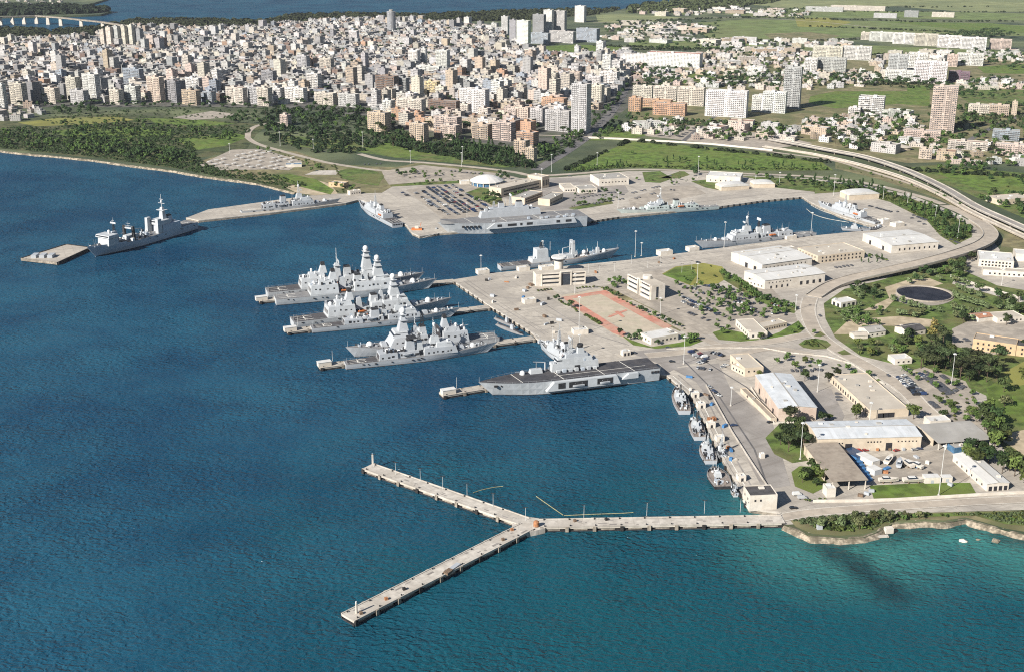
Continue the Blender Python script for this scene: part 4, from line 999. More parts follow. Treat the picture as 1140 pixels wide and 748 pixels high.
# pair at the upper finger pier
stealth_frigate('grey destroyer with the tallest domed tower and long aft pole mast', (298, 326), (472.6, 303), 20, two=True, seed=3, fd='deck_dark', name='destroyer', big=1.25)
stealth_frigate('grey frigate with plain grey flight deck beside the upper finger pier', (307.5, 334), (486.5, 310), 19.5, seed=9, fd='deck_grey', big=1.0)
# pair at the middle pier
stealth_frigate('pale grey frigate with tall white hangar, dark flight deck with white lines', (327, 359), (503, 331), 19.5, seed=15, fd='deck_dark')
classic_frigate('low grey frigate with dark flight deck on the near side of the middle pier', (347.5, 366), (513, 342), 14, seed=21, low=True, name='frigate')
# pair at the lower pier
stealth_frigate('grey destroyer berthed bow outwards with a black lattice mast amidships', (556, 376.5), (384.5, 386), 20, seed=31, dark_lattice=True, fd='deck_grey', hull='ship_grey', name='destroyer', pale='ship_grey')
classic_frigate('slim grey frigate with black topped funnel, outermost at the lowest frigate pier', (385.5, 406), (554, 380), 14, seed=37, hull='ship_grey', canopy=True, fd='deck_dark', low=False)
# frigate on the causeway, frigate in the basin
classic_frigate('grey frigate lying along the curved causeway below the sandy shore', (269, 236), (379.5, 221), 13.5, seed=41, masts=1, fd='pale_concrete')
classic_frigate('two masted grey destroyer berthed alongside the long middle quay', (906, 258.5), (773, 268.5), 14.5, seed=47, near=0, name='destroyer', deckz=(5, 6, 9.0), fd='deck_grey')
s = classic_frigate('slender pale green grey patrol ship along the far quay of the basin', (801, 230), (686, 233), 13, seed=53, hull='ship_green', masts=1, radar_hi=False, fd='deck_grey', name='patrol_ship', low=True)
s.t['group'] = 'grey frigates and destroyers moored at the base'

# stores ship alongside the middle quay: high white block aft of a dark deck, twin posts, raised bow
s = Ship('auxiliary_ship', 'grey stores ship with white bridge block and twin upright posts at the middle quay', 'warship', (556, 295.5), (689, 277), 15, (4.5, 5.0, 9.0), near=0)
s.hull(tr=.8, full=.55, rake=.07, deckmat='deck_brown', bulw=1.1)
s.flightdeck(.02, .24, 'deck_dark', circle=False)
z1 = s.blk('deckhouse', .25, .40, 12, 4, mat='ship_white'); z2 = s.blk('bridge', .29, .385, 11, 8.5, z=z1, a=.3, b=.5, c=.4, mat='ship_white'); s.windows(.382, .388, 9, z2 - 2.0, 1)
s.lattice(.34, z2, 6, 3, 1.2); s.pole(.36, z2, 6, .2, yards=((.6, 4),)); s.pole(.405, s.zd(.4), 19, .35, y=-3)
s.clutter(.26, .39, 8, 9, z1, 61)
z3 = s.blk('waist_deckhouse', .50, .60, 9, 4.0, mat='ship_white')
for y in (-2.6, 2.6): s.part('goal_post', MB().fru(.585 * s.L, .615 * s.L, y - 1.1, y + 1.1, s.zd(.6), s.zd(.6) + 17, .6, .6, .2, .2), 'ship_white')
s.part('post_beam', MB().box(.59 * s.L, .61 * s.L, -3.8, 3.8, s.zd(.6) + 14.2, s.zd(.6) + 15.6), 'ship_grey')
s.crane(.52, z3, 6, 10); s.clutter(.42, .58, 10, 9, None, 63, .8, 2.6, 2.6); s.clutter(.62, .80, 14, 9, None, 64, .8, 2.6, 3)
s.dome(.70, s.zd(.7), 2.2, 0, 1.5); z = s.blk('mast_base', .80, .83, 3.4, 6, mat='ship_white'); s.pole(.815, z, 6, .3); s.gun(.87, None, 2.2); s.jack()

# landing craft carrier with black deck, bow outwards
def flat_top(name, label, stern, bow, B, H, seed, deckmat, lpd=True):
    s = Ship(name, label, 'warship', stern, bow, B, (H, H, H + .9), hull='ship_white', near=.48)
    L = s.L
    s.hull(tr=.97, full=.62, rake=.075, sharp=2.3, wlr=.90, deckmat=deckmat)
    mb = MB(); n = 12
    z = H + .04
    def strip(x0, y0, x1, y1, w, zz):
        d = Vector((x1 - x0, y1 - y0, 0)).normalized(); nn = Vector((-d.y, d.x, 0)) * w / 2
        mb.mesh([(x0 - nn.x, y0 - nn.y, zz), (x1 - nn.x, y1 - nn.y, zz), (x1 + nn.x, y1 + nn.y, zz), (x0 + nn.x, y0 + nn.y, zz)], [(0, 1, 2, 3)])
    if lpd:
        for f in (.17, .345, .575, .80): strip(f * L, -s.hb(f) * .92, f * L - 3, s.hb(f) * .92, .55, z + (.35 if f > .7 else .02))
        strip(.06 * L, B * .12, .62 * L, B * .12, .4, z)
    else:
        strip(.03 * L, B * .05, .93 * L, B * .05, .7, z + .5); strip(.03 * L, B * .32, .6 * L, B * .32, .4, z + .03)
        for f in (.15, .3, .45, .6, .75): strip(f * L - 4, B * .05, f * L + 4, B * .05, 2.2, z + .06)
    s.part('deck_marking', mb, 'white_line')
    return s
s = flat_top('landing_ship', 'flat topped landing ship with black deck and large boat openings in its side', (735, 409.5), (532.5, 425), 24, 10.2, 1, 'deck_dark')
L, B = s.L, s.B
yf = 1  # port side faces the camera (bow outwards)
yo = B / 2 + .02
# sponson with boat bays along the port side
mb = MB(); mb.fru(.24 * L, .66 * L, yo - .3, yo + 3.0, 3.6, 10.0, 3, 6, 0, 0); o = s.part('sponson', mb, 'ship_white')
for a, b in ((.285, .375), (.43, .535), (.555, .595)):
    s.part('boat_bay', MB().box(a * L, b * L, yo + 2.9, yo + 3.12, 4.9, 9.1), 'ship_black', o)
    if b - a > .05: s.boat(a + .02, 5.4, yo + 3.5, (b - a) * L * .62, 'ship_grey')
mb = MB(); mb.fru(.135 * L, .23 * L, yo - .3, yo + 2.0, 5.8, 9.6, 0, 5.5, 0, 0); s.part('sponson', mb, 'ship_white')
for a, b in ((.905, .925), (.875, .89)): s.part('hull_port', MB().box(a * L, b * L, s.hb(.9) - 1.5, s.hb(.9) - .2, 7.8, 9.0), 'ship_black')
for a in (.005, .022, .04): s.part('hull_port', MB().box(a * L, (a + .012) * L, B / 2 * .97 - .1, B / 2 * .97 + .22, 7.0, 8.6), 'ship_black')
s.part('stern_gate', MB().box(-.28, -.02, -7, 7, .8, 8.4), 'ship_grey')
# island on the starboard (far) side
yi = -B / 2 + 4.2
z1 = s.blk('island', .31, .58, 7.2, 6.0, z=s.zs[1] + .0, a=.6, b=.6, c=.2, mat='ship_white', y=yi)
z2 = s.blk('bridge', .345, .55, 6.6, 3.2, z=z1 - .02, a=.8, b=.8, c=.3, mat='ship_white', y=yi); s.windows(.52, .551, 6.3, z1 + 1.4, 1, y=yi)
z3 = s.blk('deckhouse', .37, .50, 5.6, 2.6, z=z2, a=.6, b=.6, c=.3, mat='ship_grey', y=yi)
s.funnel(.39, .43, 4.6, 4.0, z=z3, y=yi, mat='ship_white'); s.part('dark_funnel_top', MB().cyl(.41 * L, yi, z3 + 5, z3 + 6.4, 2.2, 2.2, 12), 'ship_black')
s.lattice(.47, z3, 10, 2.6, 1.2, 'ship_white', y=yi); s.radar(.47, z3 + 10, 6, 1.6, y=yi); s.pole(.455, z3, 13, .2, y=yi, yards=((.7, 4),)); s.dome(.52, z2, 1.3, yi)
s.part('island_door', MB().box(.42 * L, .45 * L, yi + 3.4, yi + 3.7, s.zs[1] + .3, s.zs[1] + 3.5), 'ship_black')
for k in range(7): s.part('deck_vehicle', MB().box((.33 + .035 * k) * L, (.33 + .035 * k) * L + 2.6, yi + 4.6, yi + 6.6, s.zs[1] + .1, s.zs[1] + 1.9 + .5 * (k % 2)), ['ship_white', 'ship_grey', 'ship_blue'][k % 3])
r = random.Random(5)
for k in range(14):
    t = r.uniform(.32, .57); z0 = z1; x = t * L; y = yi + r.uniform(-3, 3)
    s.part('deck_locker', MB().box(x - .8, x + .8, y - .6, y + .6, z0, z0 + r.uniform(.8, 3)), r.choice(['ship_white', 'ship_grey', 'ship_blue']))
z = s.blk('forward_gun_house', .63, .70, 5, 3, z=s.zs[1], mat='ship_white', y=yi + .5, a=.4, b=.8); s.gun(.74, s.zs[1] + .1, 2.0, y=yi + 1); s.crane(.61, s.zs[1], 7, 9, 1, yi); s.pole(.66, z, 5, .2, y=yi)
s.pole(.995, s.zs[2], 4, .12)

s = flat_top('aircraft_carrier', 'long flat decked grey carrier moored along the inner quay by the dome hall', (654, 240.5), (487, 248), 33, 12.5, 2, 'deck_grey')
L, B = s.L, s.B; yo = B / 2 + .02; yi = -B / 2 + 6
mb = MB(); mb.fru(.08 * L, .70 * L, yo - .3, yo + 2.4, 6.5, 12.3, 3, 9, 0, 0); o = s.part('sponson', mb, 'ship_white')
for a, b in ((.12, .16), (.20, .225), (.27, .36), (.39, .43), (.46, .475), (.50, .56), (.60, .63)): s.part('boat_bay', MB().box(a * L, b * L, yo + 2.3, yo + 2.55, 8.2, 10.8), 'ship_black' if b - a < .08 else 'ship_grey', o)
for a in (.74, .765, .79, .815, .84): s.part('hull_port', MB().box(a * L, a * L + 2.2, s.hb(a) - 1.2, s.hb(a) + .1, 8.2, 10.2), 'ship_black')
z1 = s.blk('island', .28, .70, 8.5, 6.5, z=12.5, a=1, b=2, c=.3, mat='ship_grey', y=yi)
z2 = s.blk('bridge', .36, .64, 7.8, 3.6, z=z1 - .02, a=.8, b=1.5, c=.3, mat='ship_grey', y=yi); s.windows(.61, .636, 7.4, z1 + 1.6, 1.1, y=yi)
s.funnel(.40, .45, 5, 5, z=z2, y=yi, mat='ship_grey'); s.funnel(.53, .57, 5, 5, z=z2, y=yi, mat='ship_grey'); s.lattice(.485, z2, 11, 3, 1.4, 'ship_grey', y=yi); s.radar(.485, z2 + 11, 8, 2.4, y=yi); s.lattice(.60, z2, 7, 2.4, 1.2, 'ship_grey', y=yi); s.dome(.34, z1, 1.6, yi); s.pole(.52, z2, 9, .25, y=yi)
# ski jump at the bow and deck park
mb = MB(); vs = []; n = 8
for i in range(n + 1):
    f = i / n; x = (.82 + .16 * f) * L; h = 13.3 + 3.2 * f ** 1.8; w = min(8, s.hb(.82 + .16 * f) * 1.05)
    vs += [(x, -w, 12), (x, -w, h), (x, w, h), (x, w, 12)]
mb.mesh(vs, [(4 * i + k + 1, 4 * i + k, 4 * i + k + 4, 4 * i + k + 5) for i in range(n) for k in range(3)] + [(0, 1, 2, 3), (4 * n + 3, 4 * n + 2, 4 * n + 1, 4 * n)])
s.part('ski_jump', mb, 'deck_grey')
r = random.Random(8)
for k in range(16):
    t = r.uniform(.06, .72); x = t * L; y = r.uniform(B * .3, B * .44); s.part('deck_locker', MB().box(x - 1.5, x + 1.5, y - .9, y + .9, 12.6, 12.6 + r.uniform(1, 2.6)), r.choice(['ship_white', 'ship_grey', 'ship_blue']))
for k in range(10): x = r.uniform(.3, .68) * L; s.part('deck_locker', MB().box(x - 1.5, x + 1.5, yi - 2, yi + 2, z1, z1 + r.uniform(1, 3)), r.choice(['ship_white', 'ship_grey']))

# replenishment ship, bow to the platform
s = Ship('replenishment_ship', 'dark hulled replenishment ship with white bridge forward and goal post masts', 'warship', (219.5, 247.5), (97.5, 276.5), 21, (8.0, 7.6, 11.0), hull='ship_blue')
L, B = s.L, s.B
s.hull(tr=.88, full=.55, rake=.06, sharp=2.0, wlr=.93, deckmat='deck_grey', bulw=1.4)
s.flightdeck(.01, .17, 'deck_grey')
z1 = s.blk('aft_superstructure', .175, .36, B * .94, 7.5, a=.8, b=.8, c=.3, mat='ship_blue')
z2 = s.blk('aft_deckhouse', .27, .37, B * .8, 4.5, z=z1 - .02, a=.6, b=.6, c=.3, mat='ship_white'); s.windows(.366, .371, B * .72, z2 - 2.0, 1.2)
for y in (-7.5, 7.5): s.part('end_post', MB().fru(.36 * L, .405 * L, y - 2, y + 2, s.zd(.4), s.zd(.4) + 15, .6, .8, .3, .3), 'ship_white')
zt = s.blk('mast_tower', .265, .305, 6, 12, z=z2, a=1.6, b=1.6, c=1.6, mat='ship_white'); s.blk('mast_platform', .262, .308, 10, .5, z=zt - 3, a=0, b=0, c=0, mat='ship_white'); s.pole(.285, zt, 14, .5, yards=((.3, 9), (.6, 5))); s.dome(.285, zt + 5, 1.2, 0, .1)
s.funnel(.205, .25, 6, 6, z=z1, mat='ship_blue'); s.clutter(.19, .35, 10, B * .7, z1, 71)
s.clutter(.41, .72, 26, B * .75, None, 73, 1, 3.2, 3.2)
for t in (.62,):
    for y in (-6.5, 6.5): s.part('goal_post', MB().fru(t * L - 1.4, t * L + 1.4, y - 1.5, y + 1.5, s.zd(t), s.zd(t) + 14, .4, .4, .4, .4), 'ship_black')
    s.part('post_beam', MB().box(t * L - .8, t * L + .8, -4.6, 4.6, s.zd(t) + 11, s.zd(t) + 12.4), 'ship_white'); s.pole(t, s.zd(t) + 12.2, 6, .25, yards=((.3, 12), (.7, 6)))
s.blk('pump_house', .56, .66, 8, 5, mat='ship_white'); s.crane(.50, s.zd(.5), 8, 10, 1); s.crane(.72, s.zd(.7), 7, 8, -1)
z1 = s.blk('bridge_block', .77, .86, B * .74, 8.0, a=.4, b=.8, c=.3, mat='ship_white'); z2 = s.blk('bridge', .775, .865, B * .9, 2.6, z=z1, a=.4, b=.8, c=.3, mat='ship_white'); s.windows(.855, .8655, B * .78, z1 + .9, 1.0)
zt = s.blk('forward_mast_base', .735, .775, 5, 12, mat='ship_blue'); s.lattice(.755, zt, 7, 2.4, 1.2); s.radar(.755, zt + 7, 8, 1.6); s.pole(.755, zt + 6, 8, .22, yards=((.6, 4),)); s.dome(.80, z2, 1.5, 0, 1)
s.clutter(.88, .95, 6, 8, None, 77, .5, 1.5, 1.3); s.jack()

# ship with a stern ramp seen from behind, on the quay of the first carpark
def offshore(label, stern, bow, B, seed, hull='ship_white', dz=(5, 5.4, 8), cat='warship'):
    s = Ship('patrol_ship', label, cat, stern, bow, B, dz, hull=hull, near=0)
    s.hull(tr=.9, full=.55, rake=.06, sharp=2.0, deckmat='deck_grey', bulw=1.0)
    s.flightdeck(.02, .22, 'deck_dark', circle=False)
    z0 = s.blk('hangar', .23, .42, B * .8, 5.5, mat=hull); z1 = s.blk('superstructure', .42, .72, B * .86, 5.2, mat=hull, b=1.5); z2 = s.blk('bridge', .56, .68, B * .74, 3.2, z=z1 - .02, b=1.0, mat=hull); s.windows(.655, .679, B * .66, z1 + 1.3, 1)
    s.funnel(.36, .42, 4.4, 5.5, z=z0, mat=hull); s.blk('mast_base', .52, .57, 4, 6, z=z1, a=.8, b=.8, c=.7, mat='ship_white'); s.lattice(.545, z1 + 6, 7, 2, 1, 'ship_white'); s.pole(.545, z1 + 12, 7, .2, yards=((.4, 4),)); s.radar(.56, z2 + 1, 4, 1.2); s.dome(.47, z1, 1.9, 0, 2.2); s.dome(.62, z2, .9, 2)
    s.boat(.28, s.zd(.3) + 2, B * .44); s.boat(.28, s.zd(.3) + 2, -B * .44); s.gun(.82, None, 1.7); s.crane(.24, z0, 4, 6, -1)
    s.clutter(.25, .41, 8, B * .6, z0, seed); s.clutter(.43, .56, 8, B * .6, z1, seed + 1); s.clutter(.72, .93, 10, 6, None, seed + 2); s.jack()
    mb = MB()
    for k in range(4): mb.box(-.2, .02, -B * .36 + k * B * .19, -B * .36 + k * B * .19 + B * .13, dz[0] - 2.0, dz[0] - .8)
    s.part('stern_port', mb, 'ship_black')
    return s
offshore('broad grey ship with black stern openings, stern to the basin by the parked cars', (442.5, 248.8), (399.5, 223.5), 15, 81, hull='ship_grey')
offshore('small grey ship tucked between the quay and the black decked landing ship', (650, 408), (600.5, 378.5), 12, 85, hull='ship_grey', dz=(4, 4.4, 7))
offshore('long pale hulled ship at the inner end of the basin beside parked vans', (978, 247), (911, 224.5), 12, 89, hull='ship_grey')
s = Ship('patrol_boat', 'small pale patrol boat in the inner corner of the basin', 'boat', (968, 255), (936, 253.5), 8, (2.4, 2.6, 4), near=0); s.hull(tr=.8, full=.5, rake=.08, deckmat='deck_grey')
z1 = s.blk('wheelhouse', .42, .64, 5.4, 3.2, mat='ship_white'); z2 = s.blk('bridge', .47, .6, 4.4, 2.2, z=z1, mat='ship_white'); s.windows(.57, .605, 3.9, z1 + .9, .8); s.pole(.5, z2, 7, .2, yards=((.5, 3),)); s.gun(.8, None, .9); s.clutter(.1, .4, 6, 4, None, 91, .4, 1.2, 1.2); s.jack()
s = Ship('work_barge', 'dark flat work barge in the inner corner of the basin', 'boat', (982, 252), (966, 256), 7, (1.6, 1.6, 1.9), near=0); s.hull(tr=.95, full=.7, rake=.05, deckmat='deck_dark', mat='ship_black'); s.clutter(.1, .8, 6, 4, None, 93, .6, 1.6, 1.8); s.blk('wheelhouse', .1, .3, 3.4, 2.6, mat='ship_grey')

# minehunters and harbour craft along the tug quay
def small_ship(name, label, stern, bow, B, seed, hull='ship_grey', deckmat='deck_brown', mast=True, dz=(2.6, 2.8, 5.0), house=True, dark=False, group=None):
    s = Ship(name, label, 'boat', stern, bow, B, dz, group, hull=hull, near=0)
    s.hull(tr=.8, full=.5, rake=.06, sharp=2.0, wlr=.9, deckmat=deckmat, bulw=.8)
    if house:
        z1 = s.blk('deckhouse', .34, .66, B * .66, 2.8, mat=hull); z2 = s.blk('wheelhouse', .46, .62, B * .56, 2.5, z=z1 - .02, b=.8, mat='ship_white'); s.windows(.59, .615, B * .5, z1 + .9, .8)
        s.funnel(.37, .43, 2, 2.6, z=z1, mat=hull)
        if mast: s.lattice(.50, z2, 6, 1.4, .7, 'ship_black' if dark else 'ship_white'); s.pole(.5, z2 + 6, 4, .15, yards=((.3, 3),)); s.radar(.54, z2 + .2, 2.6, .8)
        s.boat(.2, s.zd(.2) + .8, B * .26, 4.5, 'ship_black')
        s.clutter(.36, .6, 6, B * .5, z1, seed, .4, 1.2, 1.4)
    s.clutter(.05, .34, 14, B * .6, None, seed + 1, .5, 1.6, 1.6, ('ship_grey', 'ship_black', 'ship_blue', 'deck_brown')); s.clutter(.68, .9, 8, B * .4, None, seed + 2, .4, 1.2, 1.3)
    s.crane(.25, s.zd(.25), 3, 4, -1) if house else None
    s.jack()
    return s
small_ship('minehunter', 'grey minehunter with crowded brown deck, first along the tug quay below the landing ship', (762, 457), (752.5, 430), 11, 101, dark=True, dz=(2.8, 3, 4.6), group='small craft along the tug quay')
small_ship('minehunter', 'grey minehunter with cluttered aft deck, second along the tug quay', (779, 486), (772, 464), 10, 105, dark=True, dz=(2.6, 2.8, 4.4), group='small craft along the tug quay')
small_ship('tug', 'white wheelhouse tug with dark working deck, third along the tug quay', (791.5, 512.5), (783.5, 491), 10, 109, hull='ship_grey', dz=(2.4, 2.6, 4.2), group='small craft along the tug quay')
s = small_ship('harbour_lighter', 'brown decked harbour lighter with small white cabin at the tug quay', (805, 541), (794, 519), 13, 113, hull='ship_black', deckmat='deck_brown', house=False, dz=(2.0, 2.0, 2.4), group='small craft along the tug quay')
z = s.blk('cabin', .42, .62, 4.2, 2.6, mat='ship_white'); s.blk('cabin_roof', .47, .58, 3.2, .9, z=z, mat='ship_white'); s.pole(.52, z + .9, 4, .12)
small_ship('harbour_launch', 'little white harbour launch moored ahead of the brown decked lighter', (819, 551), (815.5, 542.5), 4, 117, hull='ship_white', deckmat='deck_grey', mast=False, dz=(1.2, 1.2, 1.8))
small_ship('harbour_tug', 'small pale tug lying between the white wheelhouse tug and the quay shelters', (806, 510), (799.5, 497.5), 5.5, 119, hull='ship_white', deckmat='deck_grey', dz=(1.8, 1.9, 2.8))
# submarines and low craft by the lower pier root
def submarine(label, a, b, B):
    s = Ship('submarine', label, 'submarine', a, b, B, (0.5, .5, .5), 'submarines by the lower pier', hull='ship_black', near=0)
    mb = MB(); n = 14; k = 12; vs = []
    for i in range(n + 1):
        t = i / n; r = B / 2 * (math.sin(math.pi * min(1, max(.04, t * 1.0)) ** .8)) ** .5 if t < 1 else .2
        r = max(r, .25); vs += [(t * s.L, r * math.cos(6.283 * j / k), .1 + .62 * r * math.sin(6.283 * j / k)) for j in range(k)]
    mb.mesh(vs, [(i * k + j, i * k + (j + 1) % k, (i + 1) * k + (j + 1) % k, (i + 1) * k + j) for i in range(n) for j in range(k)])
    s.part('pressure_hull', mb, 'deck_grey', smooth=True)
    s.part('sail', MB().fru(.52 * s.L, .64 * s.L, -1, 1, 1.2, 5.4, .6, .8, .3, .3), 'ship_grey'); s.pole(.57, 5.2, 4, .15); s.part('rudder', MB().fru(.03 * s.L, .07 * s.L, -.2, .2, .3, 2.6, .3, .2, 0, 0), 'deck_grey'); s.part('deck_casing', MB().box(.12 * s.L, .9 * s.L, -.9, .9, .9, B * .33), 'deck_dark')
    return s
submarine('grey submarine with low fin, lying between the lower pier and the quay', (553, 361), (583, 373), 6)
submarine('grey submarine with low fin, moored off the quay nearer the middle pier', (551, 354), (574, 364), 5.5)
# floating booms
def boom(label, pts, r, mat):
    c = smooth_line([P(a, b, .2) for a, b in pts], 5); o = c[0]; mb = MB()
    for a, b in zip(c, c[1:]): mb.tube(a - o, b - o, r, 5)
    ob = mb.build('floating_boom', mat); ob.location = o; return tag(ob, label, 'boom', 'floating booms')
boom('short yellow floating boom off the outer jetty arm', [(527, 548), (536, 545), (550, 542), (560, 541)], .22, 'boom_yellow')
boom('yellow floating boom drifting from the jetty fork', [(597, 552), (604, 557), (614, 564), (627, 573)], .22, 'boom_yellow')
boom('long yellow boom floating beside the straight jetty', [(628, 573.5), (660, 572), (690, 571), (705, 570)], .25, 'boom_yellow')
boom('pale curving boom strung across the inner end of the basin, outer line', [(898, 233), (906, 239), (922, 244), (945, 248)], .35, 'boom_pale')
boom('pale curving boom close to the long pale hulled ship', [(903, 229), (915, 235), (930, 240), (952, 247)], .35, 'boom_pale')
# ------------------------------------------------------------------ buildings of the base
WIN = {}
def unit(name, sx, sz, mat, depth=.12):
    k = (name, round(sx, 2), round(sz, 2), mat)
    if k not in WIN:
        WIN[k] = MB().box(-sx / 2, sx / 2, -depth, 0.02, 0, sz).data(name, mat)
    return WIN[k]
def hall(label, A, B, depth, h, wall='cream_wall', roof='white_roof', style='flat', ridge=1.5, wins=(), doors=(), name='warehouse', cat='warehouse', group=None, over=0.4, axis='x', z=ZL):
    """A, B: ground corners of the near long or short side; the building runs back by depth."""
    a, b = P(*A), P(*B); d = b - a; w_ = d.length
    t = thing(name, label, cat, a, math.atan2(d.y, d.x), group)
    t['span'] = (w_, depth, h)
    del t['span']
    if style == 'flat':
        MB().fru(0, w_, 0, depth, -.5, h).build('wall', wall, t)
        mb = MB()
        mb.face([(.35, .35, h + .02), (w_ - .35, .35, h + .02), (w_ - .35, depth - .35, h + .02), (.35, depth - .35, h + .02)])
        mb.build('roof', roof, t)
        mb = MB(); p = .5
        mb.box(0, w_, 0, .34, h + .004, h + p); mb.box(0, w_, depth - .34, depth, h + .004, h + p); mb.box(0, .34, .342, depth - .342, h + .004, h + p); mb.box(w_ - .34, w_, .342, depth - .342, h + .004, h + p)
        mb.build('parapet', wall, t)
    else:
        o = over
        if axis == 'x':   # ridge along local x
            gy = depth / 2
            mb = MB(); mb.prism([(0, 0), (w_, 0), (w_, depth), (0, depth)], -.5, h)
            for x, s in ((0, 1), (w_, -1)): mb.mesh([(x, 0, h), (x, depth, h), (x, gy, h + ridge)], [(0, 1, 2) if s < 0 else (2, 1, 0)])
            mb.build('wall', wall, t)
            mb = MB()
            for s in (0, 1):
                y0 = -o if s == 0 else depth + o; z0 = h - ridge * o / gy + .06
                mb.mesh([(-o, y0, z0), (w_ + o, y0, z0), (w_ + o, gy, h + ridge + .06), (-o, gy, h + ridge + .06), (-o, y0, z0 + .2), (w_ + o, y0, z0 + .2), (w_ + o, gy, h + ridge + .26), (-o, gy, h + ridge + .26)],
                        [(4, 5, 6, 7), (3, 2, 1, 0), (0, 1, 5, 4), (1, 2, 6, 5), (3, 0, 4, 7)])
            ro = mb.build('roof', roof, t)
            MB().box(-o, w_ + o, gy - .35, gy + .35, h + ridge + .2, h + ridge + .42).build('ridge_cap', 'grey_roof', ro)
        else:
            gx = w_ / 2
            mb = MB(); mb.prism([(0, 0), (w_, 0), (w_, depth), (0, depth)], -.5, h)
            for y in (0, depth): mb.mesh([(0, y, h), (w_, y, h), (gx, y, h + ridge)], [(0, 1, 2)])
            mb.build('wall', wall, t)
            mb = MB()
            for s in (0, 1):
                x0 = -o if s == 0 else w_ + o; z0 = h - ridge * o / gx + .06
                mb.mesh([(x0, -o, z0), (gx, -o, h + ridge + .06), (gx, depth + o, h + ridge + .06), (x0, depth + o, z0), (x0, -o, z0 + .2), (gx, -o, h + ridge + .26), (gx, depth + o, h + ridge + .26), (x0, depth + o, z0 + .2)],
                        [(4, 5, 6, 7), (3, 2, 1, 0), (0, 1, 5, 4), (2, 3, 7, 6), (3, 0, 4, 7)])
            ro = mb.build('roof', roof, t)
            MB().box(gx - .4, gx + .4, -o, depth + o, h + ridge + .2, h + ridge + .42).build('ridge_cap', 'grey_roof', ro)
    rv = random.Random(int(A[0] * 3 + A[1]))
    for k in range(max(1, min(9, int(w_ * depth / 260)))):
        vx, vy = rv.uniform(.1, .9) * w_, rv.uniform(.12, .88) * depth; s_ = rv.uniform(.7, 1.7)
        zz = h if style == 'flat' else h + ridge * (1 - abs(vy / depth * 2 - 1) if axis == 'x' else 1 - abs(vx / w_ * 2 - 1))
        MB().box(vx - s_, vx + s_, vy - s_ * .7, vy + s_ * .7, zz - .1, zz + rv.uniform(.7, 1.5)).build('roof_vent', rv.choice(['grey_roof', 'white_wall', 'pole_steel']), t)
    def fit(kind, face, n, z, sx, sz, a0=.06, a1=.94, mat='opening'):
        me = unit(kind, sx, sz, mat)
        for i in range(n):
            f = a0 + (a1 - a0) * ((i + .5) / n)
            o = link(kind, me, t)
            if face == 'n': o.location = (w_ * f, 0, z)
            elif face == 'l': o.location = (0, depth * f, z); o.rotation_euler = (0, 0, -math.pi / 2)
            elif face == 'r': o.location = (w_, depth * f, z); o.rotation_euler = (0, 0, math.pi / 2)
    for x in wins: fit('window', *x)
    for x in doors: fit('door', *x)
    mark_p = t.location + t.rotation_euler.to_matrix() @ Vector((w_ / 2, depth / 2, 0))
    return t, w_, depth, mark_p

def dist(a, b): return (P(*a) - P(*b)).length
t, w_, dp, mp = hall('big warehouse with blue white ridged roof, end wall to the yard', (866, 468.5), (908, 467.5), 62, 9.2, 'pink_wall', 'metal_roof', 'gable', 1.4, axis='y', wins=[('n', 1, 3, 1.2, 1.2, .15, .3)], doors=[('l', 3, 0, 3, 4)])
mark('the blue white roofed warehouse', mp)
MB().cyl(0, 0, 0, .2, 1.1, 1.1, 12).build('round_vent', 'grey_roof', t); o = t.children[-1]; o.location = (w_ * .62, 0.02, 6.2); o.rotation_euler = (math.pi / 2, 0, 0)
hall('lean-to annex with brown decking roof beside the blue white roofed warehouse', (858, 470), (864.5, 469.5), 56, 2.6, 'cream_wall', 'brown_roof', 'flat', name='annex', cat='annex')
t, w_, dp, mp = hall('wide warehouse with pale blue metal roof facing the boat yard', (909.5, 503), (1024.5, 500), 27, 9.0, 'cream_wall', 'metal_roof', 'gable', 1.6, wins=[('n', 8, 5.3, .8, .8, .03, .25), ('n', 5, 5.6, .9, .9, .47, .62), ('n', 6, 5.6, .8, .8, .76, .97)], doors=[('n', 1, 0, 4.4, 5.2, .27, .33), ('n', 1, 0, 4.0, 5.2, .66, .72)])
mark('the wide boat yard warehouse', mp)
# open fronted sheds: roof on posts
def shed(label, A, B, depth, h, roof, back=True, name='open_shed', post=5, slope=0.4, walls='cream_wall'):
    a, b = P(*A), P(*B); d = b - a; w_ = d.length
    t = thing(name, label, 'shed', a, math.atan2(d.y, d.x))
    mb = MB(); mb.mesh([(-.6, -.6, h), (w_ + .6, -.6, h), (w_ + .6, depth + .6, h + slope), (-.6, depth + .6, h + slope), (-.6, -.6, h + .4), (w_ + .6, -.6, h + .4), (w_ + .6, depth + .6, h + .4 + slope), (-.6, depth + .6, h + .4 + slope)],
                       [(4, 5, 6, 7), (3, 2, 1, 0), (0, 1, 5, 4), (1, 2, 6, 5), (2, 3, 7, 6), (3, 0, 4, 7)]); mb.build('roof', roof, t)
    for i in range(post):
        x = .5 + (w_ - 1) * i / (post - 1)
        MB().box(x - .25, x + .25, .2, .7, -.3, h - .01).build('post', 'white_wall', t)
    MB().box(0, w_, depth - .4, depth, -.3, h + slope * .9).build('back_wall', walls, t)
    for x in (0, w_ - .4): MB().box(x, x + .4, depth * .25, depth - .42, -.3, h - .02).build('side_wall', walls, t)
    return t, w_
t, _ = shed('brown roofed open boat shed with white front beam, by the shore road', (925.5, 546), (964, 544.5), 52, 6.2, 'brown_roof', post=3)
mark('the brown roofed boat shed', P(944, 525))
shed('open sided shed with pale grey roof among the round trees', (1044, 501), (1103, 496.5), 27, 5.0, 'grey_roof', post=8, slope=.8)
mark('the pale grey open shed', P(1068, 488))
